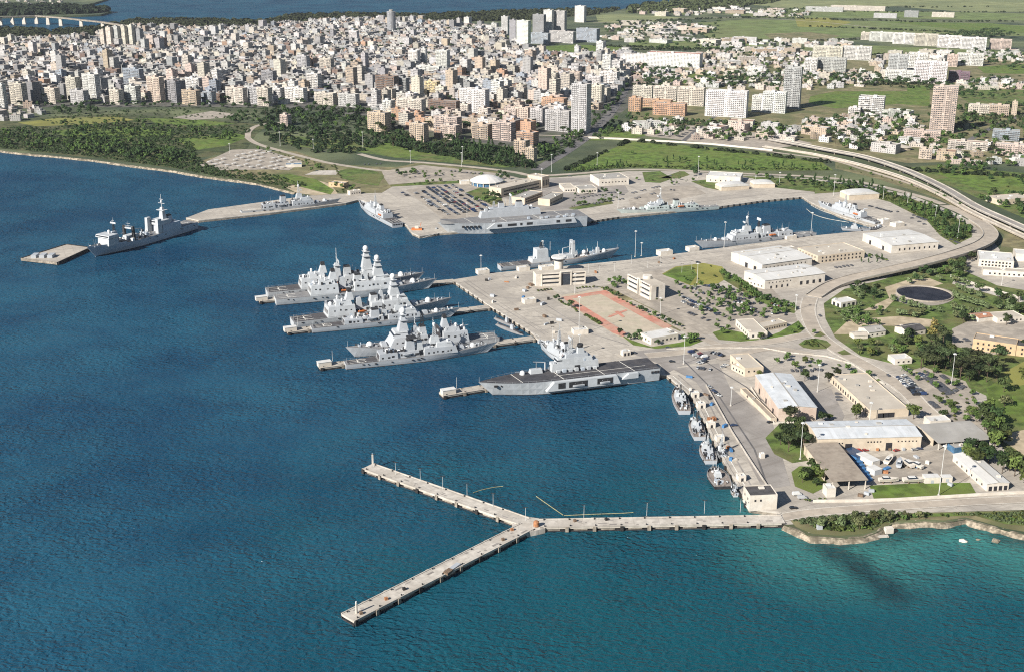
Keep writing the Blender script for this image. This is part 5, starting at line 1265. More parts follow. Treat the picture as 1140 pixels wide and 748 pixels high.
hall('small grey lean-to in front of the pale grey open shed', (1062, 505), (1079, 503), 8, 3.6, 'blue_glass', 'grey_roof', 'flat', name='lean_to', cat='shed')
hall('white store behind the pale grey open shed', (1035, 476.5), (1058, 475), 9, 4.6, 'white_wall', 'white_roof', 'flat', name='store_house', cat='store')
t, w_, dp, mp = hall('white garage with four dark arched bays beside the lawn', (1098, 546.5), (1122.5, 545), 42, 4.6, 'white_wall', 'white_roof', 'gable', .8, axis='y', doors=[('n', 4, .1, 2.0, 2.8, .05, .97)], wins=[('l', 6, 1.2, 1.2, 1.4)], name='garage', cat='garage')
mark('the four bay garage', mp)
t, w_, dp, mp = hall('white harbour office with dark grey roof at the jetty foot', (834, 568), (864.5, 566.5), 13, 8.8, 'white_wall', 'dark_roof', 'flat', name='harbour_office', cat='office', wins=[('n', 2, 5.4, 1.0, 1.2, .1, .5), ('l', 2, 5, 1.2, 1.4), ('r', 3, 5, 1.2, 1.4)], doors=[('l', 1, 0, 2, 2.6)])
mark('the harbour office', mp)
hall('grey roofed long hall with overhanging porch beside the southern carpark', (968, 465.5), (1011, 463), 68, 5.4, 'cream_wall', 'beige_roof', 'flat', name='workshop', cat='workshop', wins=[('l', 14, 1.0, 1.6, 2.4)], doors=[('n', 3, 0, 4.5, 3.4, .22, .62)])
mark('the grey roofed workshop', P(974, 445))
t, w_, dp, mp = hall('cream flat roofed house between the parked cars and the blue white warehouse', (829, 419), (849.5, 417.5), 30, 6.2, 'cream_wall', 'beige_roof', 'flat', name='guard_house', cat='building', wins=[('n', 3, 3.2, 1.2, 1.2), ('l', 4, 1.2, 1.2, 1.6)])
mark('the cream guard house', mp)
hall('low cream wing of the house beside the parked cars', (814, 411), (829, 418.8), 10, 4.0, 'cream_wall', 'beige_roof', 'flat', name='guard_house', cat='building', wins=[('n', 4, 1.2, 1.2, 1.4)])
# headquarters on the parade ground
def office(label, A, B, depth, h, floors, bays, tail=None):
    a, b = P(*A), P(*B); d = b - a; w_ = d.length
    t = thing('headquarters', label, 'office', a, math.atan2(d.y, d.x))
    MB().box(0, w_, .9, depth, -.5, h).build('wall', 'white_wall', t)
    mb = MB(); mb.face([(.3, 1.2, h + .02), (w_ - .3, 1.2, h + .02), (w_ - .3, depth - .3, h + .02), (.3, depth - .3, h + .02)]); mb.build('roof', 'beige_roof', t)
    fh = h / floors
    for x0, x1, kind in bays:
        if kind == 'strip':
            for k in range(floors):
                MB().box(x0 * w_, x1 * w_, 0, .88, k * fh - (.5 if k == 0 else 0), k * fh + fh * .52).build('balcony_band', 'white_wall', t)
                MB().box(x0 * w_ + .5, x1 * w_ - .5, .78, .89, k * fh + fh * .56, k * fh + fh * .98).build('window', 'glass', t)
            MB().box(x0 * w_, x1 * w_, 0, .88, h - .3, h + .7).build('cornice', 'white_wall', t)
            for x in (x0 * w_ - .4, x1 * w_): MB().box(x, x + .4, -.2, .88, -.5, h + .7).build('pilaster', 'white_wall', t)
        elif kind == 'portal':
            MB().box(x0 * w_ + 1.6, x1 * w_ - 1.6, .7, .89, .2, h - .8).build('entrance', 'glass', t)
            for x in (x0 * w_ + .6, x1 * w_ - 1.5): MB().box(x, x + .9, -.6, .88, -.5, h + 1.2).build('pilaster', 'white_wall', t)
            MB().box(x0 * w_ + .6, x1 * w_ - .6, -.6, .88, h + 1.21, h + 2.0).build('portal_beam', 'white_wall', t)
    return t, w_
t, w_ = office('three storey white headquarters with tall dark portal at the top of the parade ground', (597, 319.8), (651.5, 316.5), 13, 11.5, 3, [(.12, .47, 'strip'), (.47, .73, 'portal'), (.73, .995, 'strip')])
mark('the parade ground headquarters', P(624, 314))
t, w_ = office('white headquarters block standing along the long side of the parade ground by the carpark', (698, 321.5), (723.6, 334.8), 15, 13.2, 3, [(.02, .44, 'strip'), (.44, .58, 'portal'), (.58, .97, 'strip')])
MB().box(w_ + .004, w_ + .12, 6, 8.2, 2, 11.5).build('stair_window', 'glass', t)
MB().cyl(w_ * .45, 10, 13.2, 16, 4.2, 4.2, 18).build('stair_tower', 'white_wall', t)
mark('the carpark headquarters', P(716, 326))
# round control tower
c = P(622, 303); t = thing('control_tower', 'round white control tower with wide flat cap behind the headquarters', 'tower', c)
MB().cyl(0, 0, -.3, 12.0, 4.3, 4.3, 20).build('shaft', 'white_wall', t); MB().cyl(0, 0, 12.004, 14.0, 5.6, 6.3, 20).build('lookout', 'glass', t); MB().cyl(0, 0, 14.004, 15.4, 7.4, 7.0, 24).build('cap', 'white_roof', t)
MB().tube((0, 0, 15.2), (0, 0, 21), .15, 6).build('aerial', 'pole_steel', t)
hall('long low white shelter beside the round control tower', (603, 302), (618, 300.3), 8, 3.2, 'white_wall', 'white_roof', 'flat', name='quay_shelter', cat='shelter')
hall('white quay shelter with a mast at the corner of the long middle quay', (532.5, 306), (545, 304.7), 8, 3.2, 'white_wall', 'white_roof', 'flat', name='quay_shelter', cat='shelter')
hall('white quay shelter between the corner hut and the round tower', (578, 302.6), (590, 301.3), 7, 3.2, 'white_wall', 'white_roof', 'flat', name='quay_shelter', cat='shelter')
hall('small white block on the open west apron', (584, 339), (597, 337.4), 7, 3.4, 'white_wall', 'white_roof', 'flat', name='quay_shelter', cat='shelter')
hall('white plinth block with the tall floodlight on the apron by the parade ground', (639, 373), (655, 371.8), 8, 3.6, 'white_wall', 'white_roof', 'flat', name='quay_shelter', cat='shelter')
hall('white kiosk with dark doorways on the apron above the landing ship', (693.5, 396.5), (702, 395.4), 4.5, 3.2, 'white_wall', 'white_roof', 'flat', name='kiosk', cat='kiosk', doors=[('n', 2, 0, 1.6, 2.4)])
hall('white quay shelter near the bow of the two masted destroyer', (767.5, 280.5), (778.5, 279.2), 8, 3.4, 'white_wall', 'white_roof', 'flat', name='quay_shelter', cat='shelter')
hall('white quay shelter between the stores ship and the two masted destroyer', (735.5, 285.5), (749, 283.8), 9, 4, 'white_wall', 'white_roof', 'flat', name='quay_shelter', cat='shelter')
hall('white quay shelter alongside the stern of the two masted destroyer', (876, 267.5), (887, 266), 8, 3.2, 'white_wall', 'white_roof', 'flat', name='quay_shelter', cat='shelter')
hall('white quay shelter by the stern of the long pale hulled ship', (983, 250), (991, 248.8), 9, 4, 'white_wall', 'white_roof', 'flat', name='quay_shelter', cat='shelter')
hall('white quay shelter at the inner corner of the basin', (997, 253.5), (1007, 252), 9, 3.6, 'white_wall', 'white_roof', 'flat', name='quay_shelter', cat='shelter')
for lb, x, y in (('white hut on the tug quay beside the first grey minehunter', 770, 442.5), ('white hut on the tug quay between the two grey minehunters', 777, 454.5), ('white hut on the tug quay beside the second grey minehunter', 788, 476.5), ('white hut on the tug quay above the white wheelhouse tug', 798, 492), ('white hut on the tug quay nearest to the harbour office', 822, 536)):
    lb = lb.replace('nearest to', 'just up the quay from')
    t, *_ = hall(lb, (x, y), (x + 8.5, y - .6), 5, 3.0, 'white_wall', 'white_roof', 'flat', name='quay_hut', cat='hut', doors=[('n', 1, 0, 1.4, 2.2, .3, .7)], group='huts along the tug quay')
t, *_ = hall('white hut by the low wall of the grey yard', (847, 510.5), (851.5, 510), 3, 2.6, 'white_wall', 'white_roof', 'flat', name='quay_hut', cat='hut')
hall('white hut beside the brown roofed boat shed', (920, 553.5), (930, 553), 7, 5.2, 'white_wall', 'white_roof', 'flat', name='yard_hut', cat='hut')
t, w_, dp, mp = hall('low white house on the lawn below the parade ground', (725, 384), (755, 378.5), 16, 5.0, 'white_wall', 'white_roof', 'flat', name='club_house', cat='house', wins=[('n', 6, 1.6, 1.3, 1.4), ('l', 3, 1.6, 1.3, 1.4)])
mark('the low white club house', mp)
t, w_, dp, mp = hall('long low white guest house on the lawn by the round traffic bed', (834, 377.5), (854, 376.5), 34, 5, 'white_wall', 'beige_roof', 'flat', name='guest_house', cat='house', wins=[('n', 3, 1.4, 1.6, 2), ('l', 6, 1.4, 1.4, 1.6)])
mark('the white guest house', mp)
hall('low cream wing with a row of small windows behind the white guest house', (848, 370), (876, 364), 11, 3.8, 'cream_wall', 'beige_roof', 'flat', name='guest_house', cat='house', wins=[('n', 9, 1.3, 1, 1.3)])
# three big white roofed warehouses and their neighbours
t, w_, dp, mp = hall('white roofed warehouse nearest the hedge, arched dark doorways along its front', (851, 322.5), (918, 314), 34, 8.2, 'white_wall', 'white_roof', 'gable', 1.6, wins=[('n', 7, 5, .9, 1, .04, .45)], doors=[('n', 4, 0, 2.6, 3.4, .55, .97), ('n', 4, 0, 1.6, 2.6, .06, .42), ('l', 2, 0, 3.5, 4)])
t['label'] = 'white roofed warehouse beside the hedge, arched dark doorways along its front'
mark('the arched doorway warehouse', mp)
t, w_, dp, mp = hall('white twin roofed warehouse with three dark doors facing the middle quay', (848, 305), (903.5, 297), 50, 8.6, 'white_wall', 'white_roof', 'gable', 1.8, wins=[('n', 11, 4.6, 1, 1.2, .04, .9)], doors=[('l', 3, 0, 4.2, 4.6, .08, .9)])
mark('the twin roofed warehouse', mp)
hall('lower white bay leaning on the twin roofed warehouse', (822.5, 294.6), (884, 286), 6, 9.4, 'white_wall', 'white_roof', 'flat')
hall('low white annex at the end of the arched doorway warehouse', (833, 317), (851, 322.5), 14, 4.4, 'white_wall', 'white_roof', 'flat', name='annex', cat='annex', wins=[('n', 4, 1.6, 1.2, 1.4)])
t, w_, dp, mp = hall('two storey cream barracks block between the warehouses and the long white shed', (910, 294), (962, 287.8), 34, 7.4, 'cream_wall', 'beige_roof', 'flat', name='barracks', cat='barracks', wins=[('n', 11, 1.2, 1.5, 1.7), ('n', 11, 4.6, 1.5, 1.7), ('l', 6, 4.6, 1.4, 1.6), ('l', 6, 1.2, 1.4, 1.6)])
mark('the cream barracks block', mp)
t, w_, dp, mp = hall('long white shed with small reddish windows inside the viaduct bend', (992, 282.5), (1044, 278), 52, 8.0, 'white_wall', 'white_roof', 'gable', 1.4, wins=[('n', 8, 2.2, 1.6, 2.2, .12, .97)], doors=[('l', 2, 0, 3.4, 4.2, .05, .95)], name='long_shed')
mark('the long white shed', mp)
# round roofed store by the basin end
def vault(label, A, B, depth, h, rise_, name='vaulted_store'):
    a, b = P(*A), P(*B); d = b - a; w_ = d.length; t = thing(name, label, 'store', a, math.atan2(d.y, d.x))
    MB().box(0, w_, 0, depth, -.4, h).build('wall', 'cream_wall', t); mb = MB(); n = 10; vs = []
    for i in range(n + 1):
        u = math.pi * i / n; x = w_ / 2 - (w_ / 2 + .3) * math.cos(u); zz = h + .02 + rise_ * math.sin(u); vs += [(x, -.3, zz), (x, depth + .3, zz)]
    mb.mesh(vs, [(2 * i, 2 * i + 2, 2 * i + 3, 2 * i + 1) for i in range(n)] + [tuple(2 * i for i in range(n, -1, -1)), tuple(2 * i + 1 for i in range(n + 1))]); mb.build('roof', 'white_roof', t)
    return t
vault('cream vaulted store at the end of the inner basin', (945, 223.5), (978.5, 221.5), 22, 6, 2.6)
mark('the cream vaulted store', P(962, 219))
hall('white flat roofed store above the inner basin, the tallest of three', (786, 203), (824, 205.2), 30, 8, 'white_wall', 'white_roof', 'flat', name='store_house', cat='store', wins=[('n', 6, 2, 1.4, 1.6)])
vault('white vaulted store right behind the far quay of the inner basin', (803, 213), (834, 211), 18, 4.5, 3.0)
vault('white vaulted store with reddish windows at the corner of the inner basin', (839, 209.6), (862.6, 209.2), 18, 4.5, 2.4)
mark('the stores above the inner basin', P(815, 208))
t, w_, dp, mp = hall('white hall with grey roof behind the inner quay', (667, 208), (700, 206), 34, 8.5, 'white_wall', 'grey_roof', 'flat', name='drill_hall', cat='hall', wins=[('n', 8, 4, 1.6, 1.2)])
mark('the grey roofed drill hall', mp)
# dome hall and the school blocks
c = P(542, 205.5); t = thing('dome_hall', 'white shallow domed hall with blue glazed sides near the first carpark', 'hall', c)
MB().cyl(0, 0, -.3, 4.6, 19.5, 19.5, 16).build('wall', 'blue_glass', t)
for k in range(16): MB().cyl(20 * math.cos(6.283 * (k + .5) / 16), 20 * math.sin(6.283 * (k + .5) / 16), -.3, 4.6, .6, .6, 8).build('column', 'white_wall', t)
mb = MB(); vs = []; n = 16
for r_, z in ((21.5, 4.7), (21.5, 5.5), (15.5, 8.6), (9, 10.8), (3, 11.8)): vs += [(r_ * math.cos(6.28319 * (k + .5) / n), r_ * math.sin(6.28319 * (k + .5) / n), z) for k in range(n)]
mb.mesh(vs, [(j * n + k, j * n + (k + 1) % n, (j + 1) * n + (k + 1) % n, (j + 1) * n + k) for j in range(4) for k in range(n)] + [tuple(4 * n + k for k in range(n)), tuple(range(n - 1, -1, -1))]); mb.build('roof', 'white_roof', t)
mark('the white dome hall', c)
hall('long grey school block with pale end wall beside the dome hall', (558, 220.5), (603, 210), 20, 10.5, 'cream_wall', 'beige_roof', 'flat', name='school_block', cat='school', wins=[('n', 16, 2, 3.6, 1.6), ('n', 16, 6, 3.6, 1.6), ('l', 2, 6, 1.4, 1.6)])
hall('tall grey stair block at the far end of the long school block', (603.5, 210.5), (611.5, 208.6), 24, 14, 'cream_wall', 'beige_roof', 'flat', name='school_block', cat='school', wins=[('n', 4, 3, 1.6, 7)])
hall('grey middle school block behind the carrier', (584, 228.5), (604, 221), 18, 7.5, 'cream_wall', 'grey_roof', 'flat', name='school_block', cat='school', wins=[('n', 9, 2, 3.4, 1.6), ('n', 9, 5, 3.4, 1.4)])
hall('short grey school block behind the stern half of the carrier', (612, 230), (627, 222.5), 15, 7.5, 'cream_wall', 'grey_roof', 'flat', name='school_block', cat='school', wins=[('n', 7, 2, 3.4, 1.6)])
hall('low white canteen beside the short grey school block', (628, 214.5), (641, 214), 30, 4.6, 'white_wall', 'beige_roof', 'flat', name='canteen', cat='building', wins=[('n', 4, 1.4, 1.6, 1.6)])
hall('white low office wing in front of the grey roofed drill hall', (645, 216), (665, 215), 22, 5.2, 'white_wall', 'grey_roof', 'flat', name='office_wing', cat='office', wins=[('n', 6, 1.8, 1.6, 1.6)])
hall('small white gate lodge by the sunlit carpark of the dome hall', (513, 206), (523, 205.5), 9, 4, 'white_wall', 'white_roof', 'flat', name='gate_lodge', cat='house')
mark('the school blocks', P(592, 218))
hall('sandy coloured shore house below the round lawn', (366, 208), (383, 209.5), 12, 5, 'tan_wall', 'beige_roof', 'flat', name='shore_house', cat='house', wins=[('n', 3, 1.6, 1.2, 1.4)])
mark('the round shore lawn', P(402, 198))
hall('low white gatehouse at the head of the causeway', (390, 218), (402, 216.5), 8, 4.5, 'white_wall', 'beige_roof', 'flat', name='gatehouse', cat='house', wins=[('n', 4, 1.6, 1, 1.2)])
c = P(331, 185.5); hall('turquoise roofed pool shed by the pale canopy carpark', (318, 187), (336, 186.5), 12, 3.5, 'white_wall', 'blue_glass', 'flat', name='pool_shed', cat='shed')
# houses of the garden side
t, w_, dp, mp = hall('white pavilion with open dark bays in the olive garden', (936, 343), (953, 340), 12, 4.2, 'white_wall', 'white_roof', 'flat', name='pavilion', cat='pavilion', doors=[('n', 3, 0, 2.6, 3.2, .05, .95), ('l', 2, 0, 2.6, 3)])
mark('the garden pavilion', mp)
hall('white hipped house with grey roof inside the road bend', (967, 376), (985.5, 373.5), 14, 4.2, 'white_wall', 'grey_roof', 'gable', 2.0, name='house', cat='house', wins=[('n', 3, 1.4, 1.2, 1.2)])
hall('low house with white porch below the white hipped house', (951, 378), (966, 377), 9, 3.0, 'white_wall', 'beige_roof', 'gable', 1.2, name='house', cat='house')
hall('white walled house with dark roof beneath the autumn tree', (1010, 375.5), (1030, 372), 15, 4.6, 'white_wall', 'dark_roof', 'gable', 1.8, name='house', cat='house', wins=[('n', 3, 1.4, 1.2, 1.2)])
hall('low white hut by the southern carpark hedge', (996, 406), (1015, 404.5), 11, 4.0, 'white_wall', 'white_roof', 'flat', name='house', cat='house', wins=[('n', 3, 1.4, 1.4, 1.2)])
mark('the white hut by the hedge', P(1005, 402))
t, w_, dp, mp = hall('long tan two storey block with brown roof behind the dark pines', (1082, 389), (1130, 396), 16, 8.5, 'tan_wall', 'brown_roof', 'flat', name='tan_block', cat='building', wins=[('n', 7, 1.4, 1.3, 1.6), ('n', 7, 5, 1.3, 1.6)])
mark('the long tan block', mp)
hall('tan wing with dark roof continuing the long tan block', (1130.5, 396), (1180, 402), 16, 8.0, 'tan_wall', 'dark_roof', 'flat', name='tan_block', cat='building', wins=[('n', 6, 1.4, 1.3, 1.6), ('n', 6, 5, 1.3, 1.6)])
hall('small house with reddish tiled roof above the long tan block', (1089, 359), (1105, 357), 12, 3.8, 'white_wall', 'tile_roof', 'gable', 1.6, name='house', cat='house')
hall('white flat roofed house beside the reddish tiled house', (1110, 360), (1140, 358), 16, 4.0, 'white_wall', 'beige_roof', 'flat', name='house', cat='house', wins=[('n', 6, 1.4, 1.2, 1.2)])
t, w_, dp, mp = hall('two storey white clinic above the olive garden wall', (1089, 297), (1128, 300), 34, 7, 'white_wall', 'white_roof', 'flat', name='clinic', cat='building', wins=[('n', 9, 1.4, 1.6, 1.6), ('n', 9, 4.4, 1.6, 1.6)])
mark('the white clinic', mp)
hall('long white lower wing of the clinic', (1094, 306.5), (1180, 312), 12, 5, 'white_wall', 'beige_roof', 'flat', name='clinic_wing', cat='building', wins=[('n', 14, 1.4, 1.6, 1.6)])
hall('white building at the frame edge behind the clinic', (1130, 291), (1180, 294), 20, 7, 'white_wall', 'white_roof', 'flat', name='clinic_wing', cat='building')
hall('white villa between dark trees right of the motorway', (1112, 229), (1150, 226), 24, 6, 'cream_wall', 'beige_roof', 'flat', name='villa', cat='house', wins=[('n', 6, 1.4, 1.6, 1.6)])
for o in COL.objects:
    l = o.get('label')
    if l: o['label'] = l.replace('right of the', 'beyond the').replace('right behind', 'just behind').replace('nearest the hedge', 'beside the hedge')

# ------------------------------------------------------------------ the town
TOWN = -36
TINT = {'white': (.60, .585, .56), 'cream': (.53, .48, .405), 'pale grey': (.42, .415, .41), 'grey': (.26, .265, .275), 'pink': (.50, .40, .34), 'tan': (.44, .35, .26), 'orange': (.45, .27, .17), 'brown': (.17, .10, .07), 'yellow': (.55, .45, .24), 'purple': (.14, .08, .115), 'blue grey': (.27, .31, .36)}
ROOFT = [(.42, .395, .365), (.32, .30, .275), (.50, .48, .455), (.27, .235, .20), (.28, .185, .145), (.37, .345, .315)]
CA = math.cos(rad(TOWN)); SA = math.sin(rad(TOWN))
def cbox(mb, w, d, h, wallt, rooft, style=0., x0=0., y0=0., z0=0., rot=None, u0=0.):
    """walls with metre UVs and a roof, in mb; near right corner at the origin, body at x -w..0, y 0..d."""
    pts = [(-w, 0), (0, 0), (0, d), (-w, d)]
    if rot: pts = [(x * rot[0] - y * rot[1] + x0, x * rot[1] + y * rot[0] + y0) for x, y in pts]
    else: pts = [(x + x0, y + y0) for x, y in pts]
    ls = [w, d, w, d]
    for i in range(4):
        a, b = pts[i], pts[(i + 1) % 4]; L = ls[i]
        nb = max(1, round(L / 3.3)); U = nb * 3.3; V = max(1, round(h / 3.1)) * 3.1
        mb.face([(a[0], a[1], z0 - 1.2), (b[0], b[1], z0 - 1.2), (b[0], b[1], z0 + h), (a[0], a[1], z0 + h)], 0, [(u0, -1.2), (u0 + U, -1.2), (u0 + U, V), (u0, V)], (*wallt, style))
    mb.face([(p[0], p[1], z0 + h) for p in pts], 1, None, (*rooft, 0))
def jit(c, r, a=.1): k = 1 + r.uniform(-a, a); return tuple(min(.8, x * k * (1 + r.uniform(-.03, .03))) for x in c)
def floors_word(h):
    n = max(1, round(h / 3.1)); W = ['', 'one', 'two', 'three', 'four', 'five', 'six', 'seven', 'eight', 'nine', 'ten', 'eleven', 'twelve', 'thirteen', 'fourteen', 'fifteen']
    return (W[n] if n < len(W) else 'many') + ' storey'
def city_building(base, w, d, h, col, r, label=None, name='apartment_block', cat='apartment block', style=0., balconies=False, rz=rad(TOWN), group='apartment blocks of the town', desc=None, roofc=None):
    t = thing(name, label, cat, base, rz, group)
    tint = tuple(c_ * (.88 if desc else 1) for c_ in jit(TINT[col], r, .22 if desc else .08)); rt = roofc or r.choice(ROOFT)
    mb = MB(); cbox(mb, w, d, h, tint, rt, style, u0=r.randint(0, 300) * 3.3); mb.build('wall', ['facade', 'city_roof'], t)
    mb = MB(); p = .9
    def bx(a, b, c, e, z0, z1, tt):
        n = len(mb.f); mb.box(a, b, c, e, z0, z1)
        for k in range(n, len(mb.f)): mb.t[k] = (*tt, 0)
    z = h + .004
    bx(-w, 0, 0, .4, z, h + p, tint); bx(-w, 0, d - .4, d, z, h + p, tint); bx(-w, -w + .4, .402, d - .402, z, h + p, tint); bx(-.4, 0, .402, d - .402, z, h + p, tint)
    mb.build('parapet', 'city_roof', t)
    mb = MB(); sw = min(6, w * .3); sx = -w * r.uniform(.3, .6)
    bx(sx - sw, sx, d * .3, d * .3 + min(6, d * .45), z, h + 3.2, tint)
    mb.build('stair_head', 'city_roof', t)
    mb = MB(); q = -w * r.uniform(.66, .9); yy = d * r.uniform(.2, .6); bx(q, q + 2.2, yy, yy + 1.8, z, h + r.uniform(1.2, 2.2), jit((.4, .38, .36), r)); mb.build('roof_tank', 'city_roof', t)
    if balconies:
        n = max(1, round(h / 3.1)); fh = h / n
        for k in range(1, n):
            mb = MB(); 
            for f0, f1 in ((.06, .44), (.56, .94)):
                bx(-w * f1, -w * f0, -1.3, -.003, k * fh - .1, k * fh + .95, tint)
            mb.build('balcony', 'city_roof', t)
    if desc: later(t, desc)
    return t
BLOCKED = []
def hb(x0, x1, yb, yt, col, label, d=13, style=0., balc=True, name='apartment_block', cat='apartment block', rz=None, roofc=None, land=None):
    if rz is None: rz = -32 if x0 < 690 else -22
    a0 = P(x0, yb); a1 = P(x1, yb); W = (a1 - a0).length
    c, s = math.cos(rad(-rz)), math.sin(rad(-rz))
    d = min(d, max(7, W * .55)); w = max(5, (W - d * s) / c)
    f = (w * c) / W
    base = P(x0 + (x1 - x0) * f, yb)
    h = rise(base, yt)
    r = random.Random(int(x0 * 7 + yb * 13))
    t = city_building(base, w, d, h, col, r, label, name, cat, style, balc, rad(rz), 'apartment blocks of the town' if name == 'apartment_block' else None, None, roofc)
    ctr = base + Vector((-w / 2 * c + d / 2 * s, w / 2 * s + d / 2 * c, 0))
    BLOCKED.append((ctr.x, ctr.y, max(w, d) * .62))
    if land: mark(land, ctr)
    return t
hb(1037, 1066, 149, 98, 'pink', 'tall pink white banded residential tower standing apart above a low pink base', 18, .6, land='the pink banded tower', name='tower_block', cat='tower block')
hb(1010, 1050, 158, 147.5, 'pink', 'low pink base block at the foot of the pink banded tower', 14, .3)
hb(872, 893, 122, 76, 'pale grey', 'slim pale tower at the end of the white hospital slabs', 16, .5, name='tower_block', cat='tower block', land='the slim pale tower')
hb(636, 658, 149.5, 95, 'pale grey', 'tall white and grey tower at the head of the grey terrace', 15, .2, name='tower_block', cat='tower block', land='the white and grey tower')
hb(607, 637, 148, 125, 'pale grey', 'lower grey terrace attached to the white and grey tower', 11, .3)
hb(787, 834, 132, 103, 'white', 'broad white slab with stepped roof before the slim pale tower', 16, .1, land='the broad white slab')
hb(838, 862, 126, 108, 'white', 'white slab joining the broad white slab to the slim pale tower', 14, .1)
hb(850, 877, 127, 104, 'white', 'white slab with dark shaded end beside the slim pale tower', 14, .3)
hb(957, 988, 131, 109.5, 'white', 'stepped white clinic block with blue shaded end in the villa quarter', 22, .8, name='office_block', cat='office', land='the stepped white clinic')
hb(945, 960, 131, 121, 'white', 'low white wing of the stepped white clinic', 16, .5, name='office_block', cat='office')
hb(1080, 1104, 129, 118, 'cream', 'cream school wing among pines behind the pink banded tower', 14, .2, land='the cream pine school'); hb(1102, 1126, 130, 118.5, 'tan', 'tan school wing with small belfry among pines', 14, .2); hb(1126, 1133, 130, 114, 'tan', 'small tan belfry tower of the pine school', 8, 0, False)
hb(1108, 1138, 158, 147, 'blue grey', 'low greenish glazed block at the frame edge', 14, .8, land='the greenish glazed block'); hb(1060, 1103, 169, 160, 'cream', 'low cream arcade block in front of the pink banded tower', 14, .7, land='the cream arcade block'); hb(1112, 1150, 174, 163, 'pink', 'long low pink block at the frame edge', 14, .3, land='the low pink block')
hb(1024, 1040, 178, 167.5, 'pink', 'squat pink house by the motorway bend', 14, .2, land='the squat pink house')
# fan of towers beside the inner sea and the towers by the shore
for i, (x0, x1, yt) in enumerate(((111, 119, 34), (118, 127, 31), (126, 135, 30), (134, 143, 29.5), (142, 151, 29), (150, 160, 33))):
    hb(x0, x1, 53 - (i == 0), yt, ['cream', 'cream', 'pale grey', 'cream', 'cream', 'grey'][i], ['cream', 'second', 'third', 'fourth', 'fifth', 'sixth'][i] + (' first' if i == 0 else '') + ' bay counted from the sunny end of the fan shaped tower row', 14, .2, False, land='the fan shaped tower row' if i == 2 else None)
hb(162, 174, 57, 40, 'pink', 'pinkish tower next to the fan shaped tower row', 12, .3, False); hb(172, 186, 58, 43, 'brown', 'dark brown tower behind the fan shaped tower row', 12, .3, False)
hb(558, 568, 39.5, 19, 'pale grey', 'pale high tower, at the sunny end of the far tower cluster', 14, .3, False, 'tower_block', 'tower block'); hb(567, 577, 48, 23, 'grey', 'grey high tower just in front of the pale one in the far cluster', 13, .3, False, 'tower_block', 'tower block')
hb(575, 591, 53.5, 24, 'white', 'white twin shafted tower, foremost of the far tower cluster', 14, .1, False, 'tower_block', 'tower block', land='the far tower cluster')
hb(593, 608, 37.5, 17, 'grey', 'grey tower with dark stripes in the far tower cluster', 14, .5, False, 'tower_block', 'tower block'); hb(605, 617, 36, 12, 'white', 'tallest white tower within the far tower cluster', 14, .3, False, 'tower_block', 'tower block'); hb(617, 631, 36, 13, 'pale grey', 'pale grey tower at the shady end of the far tower cluster', 14, .5, False, 'tower_block', 'tower block')
hb(640, 653, 25.5, 7.5, 'white', 'lone white tower on the far field edge', 16, .1, False, 'tower_block', 'tower block', land='the lone white tower')
hb(590, 613, 50, 38, 'blue grey', 'blue grey slab at the foot of the far tower cluster', 14, .7, False); hb(612, 641, 49, 36, 'pale grey', 'curved grey slab at the foot of the far tower cluster', 14, .7, False); hb(642, 668, 48, 33, 'blue grey', 'blue grey slab below the lone white tower', 18, .5, False)
hb(417, 444, 113, 86, 'brown', 'brown banded tower of flats', 15, .9, land='the brown banded tower'); hb(444, 456, 112, 88, 'grey', 'grey slab against the shaded end of the brown banded tower', 12, .4)
hb(454, 468, 76, 57, 'white', 'white twin slab, first of the row of three white slabs in mid town', 12, .1); hb(469, 476, 75, 55, 'white', 'narrow white slab, middle of the row of three in mid town', 12, .0, land='the three white slabs'); hb(485, 501, 81, 57, 'white', 'white slab, last of the row of three in mid town', 12, .2); hb(462, 492, 85, 75, 'white', 'long low white block in front of the three white slabs', 12, .5)
hb(472, 490, 107, 92, 'yellow', 'yellow fronted block in mid town', 12, .8, land='the yellow fronted block'); hb(464, 472, 109, 100, 'orange', 'small orange block beside the yellow fronted block', 9, .1); hb(490, 512, 100, 86, 'blue grey', 'blue grey block next to the yellow fronted block', 12, .3)
hb(425, 440, 129, 113, 'white', 'white part of the cream row above the pine belt', 12, .4); hb(440, 474, 132, 112, 'cream', 'cream part of the row above the pine belt', 13, .4, land='the cream row above the pines')
hb(408, 435, 148, 127, 'tan', 'tan five storey block at the edge of the pine belt', 16, .3, land='the tan block at the pine edge'); hb(455, 477, 159, 139, 'tan', 'tan stepped block among the trees of the pine belt', 13, .4)
hb(482, 514, 151, 132, 'pink', 'peach banded block at the pine belt', 14, .7, land='the peach banded block'); hb(490, 512, 157, 141, 'pink', 'peach block in front of the peach banded one', 12, .5)
hb(511, 545, 127, 101, 'white', 'white block with set back roof behind the peach banded block', 14, .2); hb(525, 548, 156, 140, 'tan', 'tan banded block beside the town avenue trees', 13, .8); hb(548, 574, 158, 138, 'pink', 'orange banded block nearest the pine belt corner', 13, .8, land='the orange banded block').__setitem__('label', 'orange banded block at the corner of the pine belt')
hb(475, 512, 126, 114, 'brown', 'maroon and grey block behind the peach banded block', 12, .6); hb(512, 525, 133, 117, 'cream', 'cream block between the white and orange blocks', 12, .3); hb(565, 578, 138, 122, 'pink', 'pink block beside the orange banded block', 11, .3)
hb(570, 592, 139, 121, 'pink', 'pink block joined to the pale grey terrace', 12, .2); hb(590, 608, 141, 122, 'pale grey', 'pale grey block next to the grey terrace of the tall tower', 12, .2); hb(575, 600, 165, 149, 'orange', 'orange banded block in front of the grey terrace', 16, .8); hb(585, 598, 181, 166, 'tan', 'tan house among trees at the avenue foot', 13, .4); hb(572, 590, 175, 158, 'tan', 'tan stepped block by the avenue foot', 13, .5)
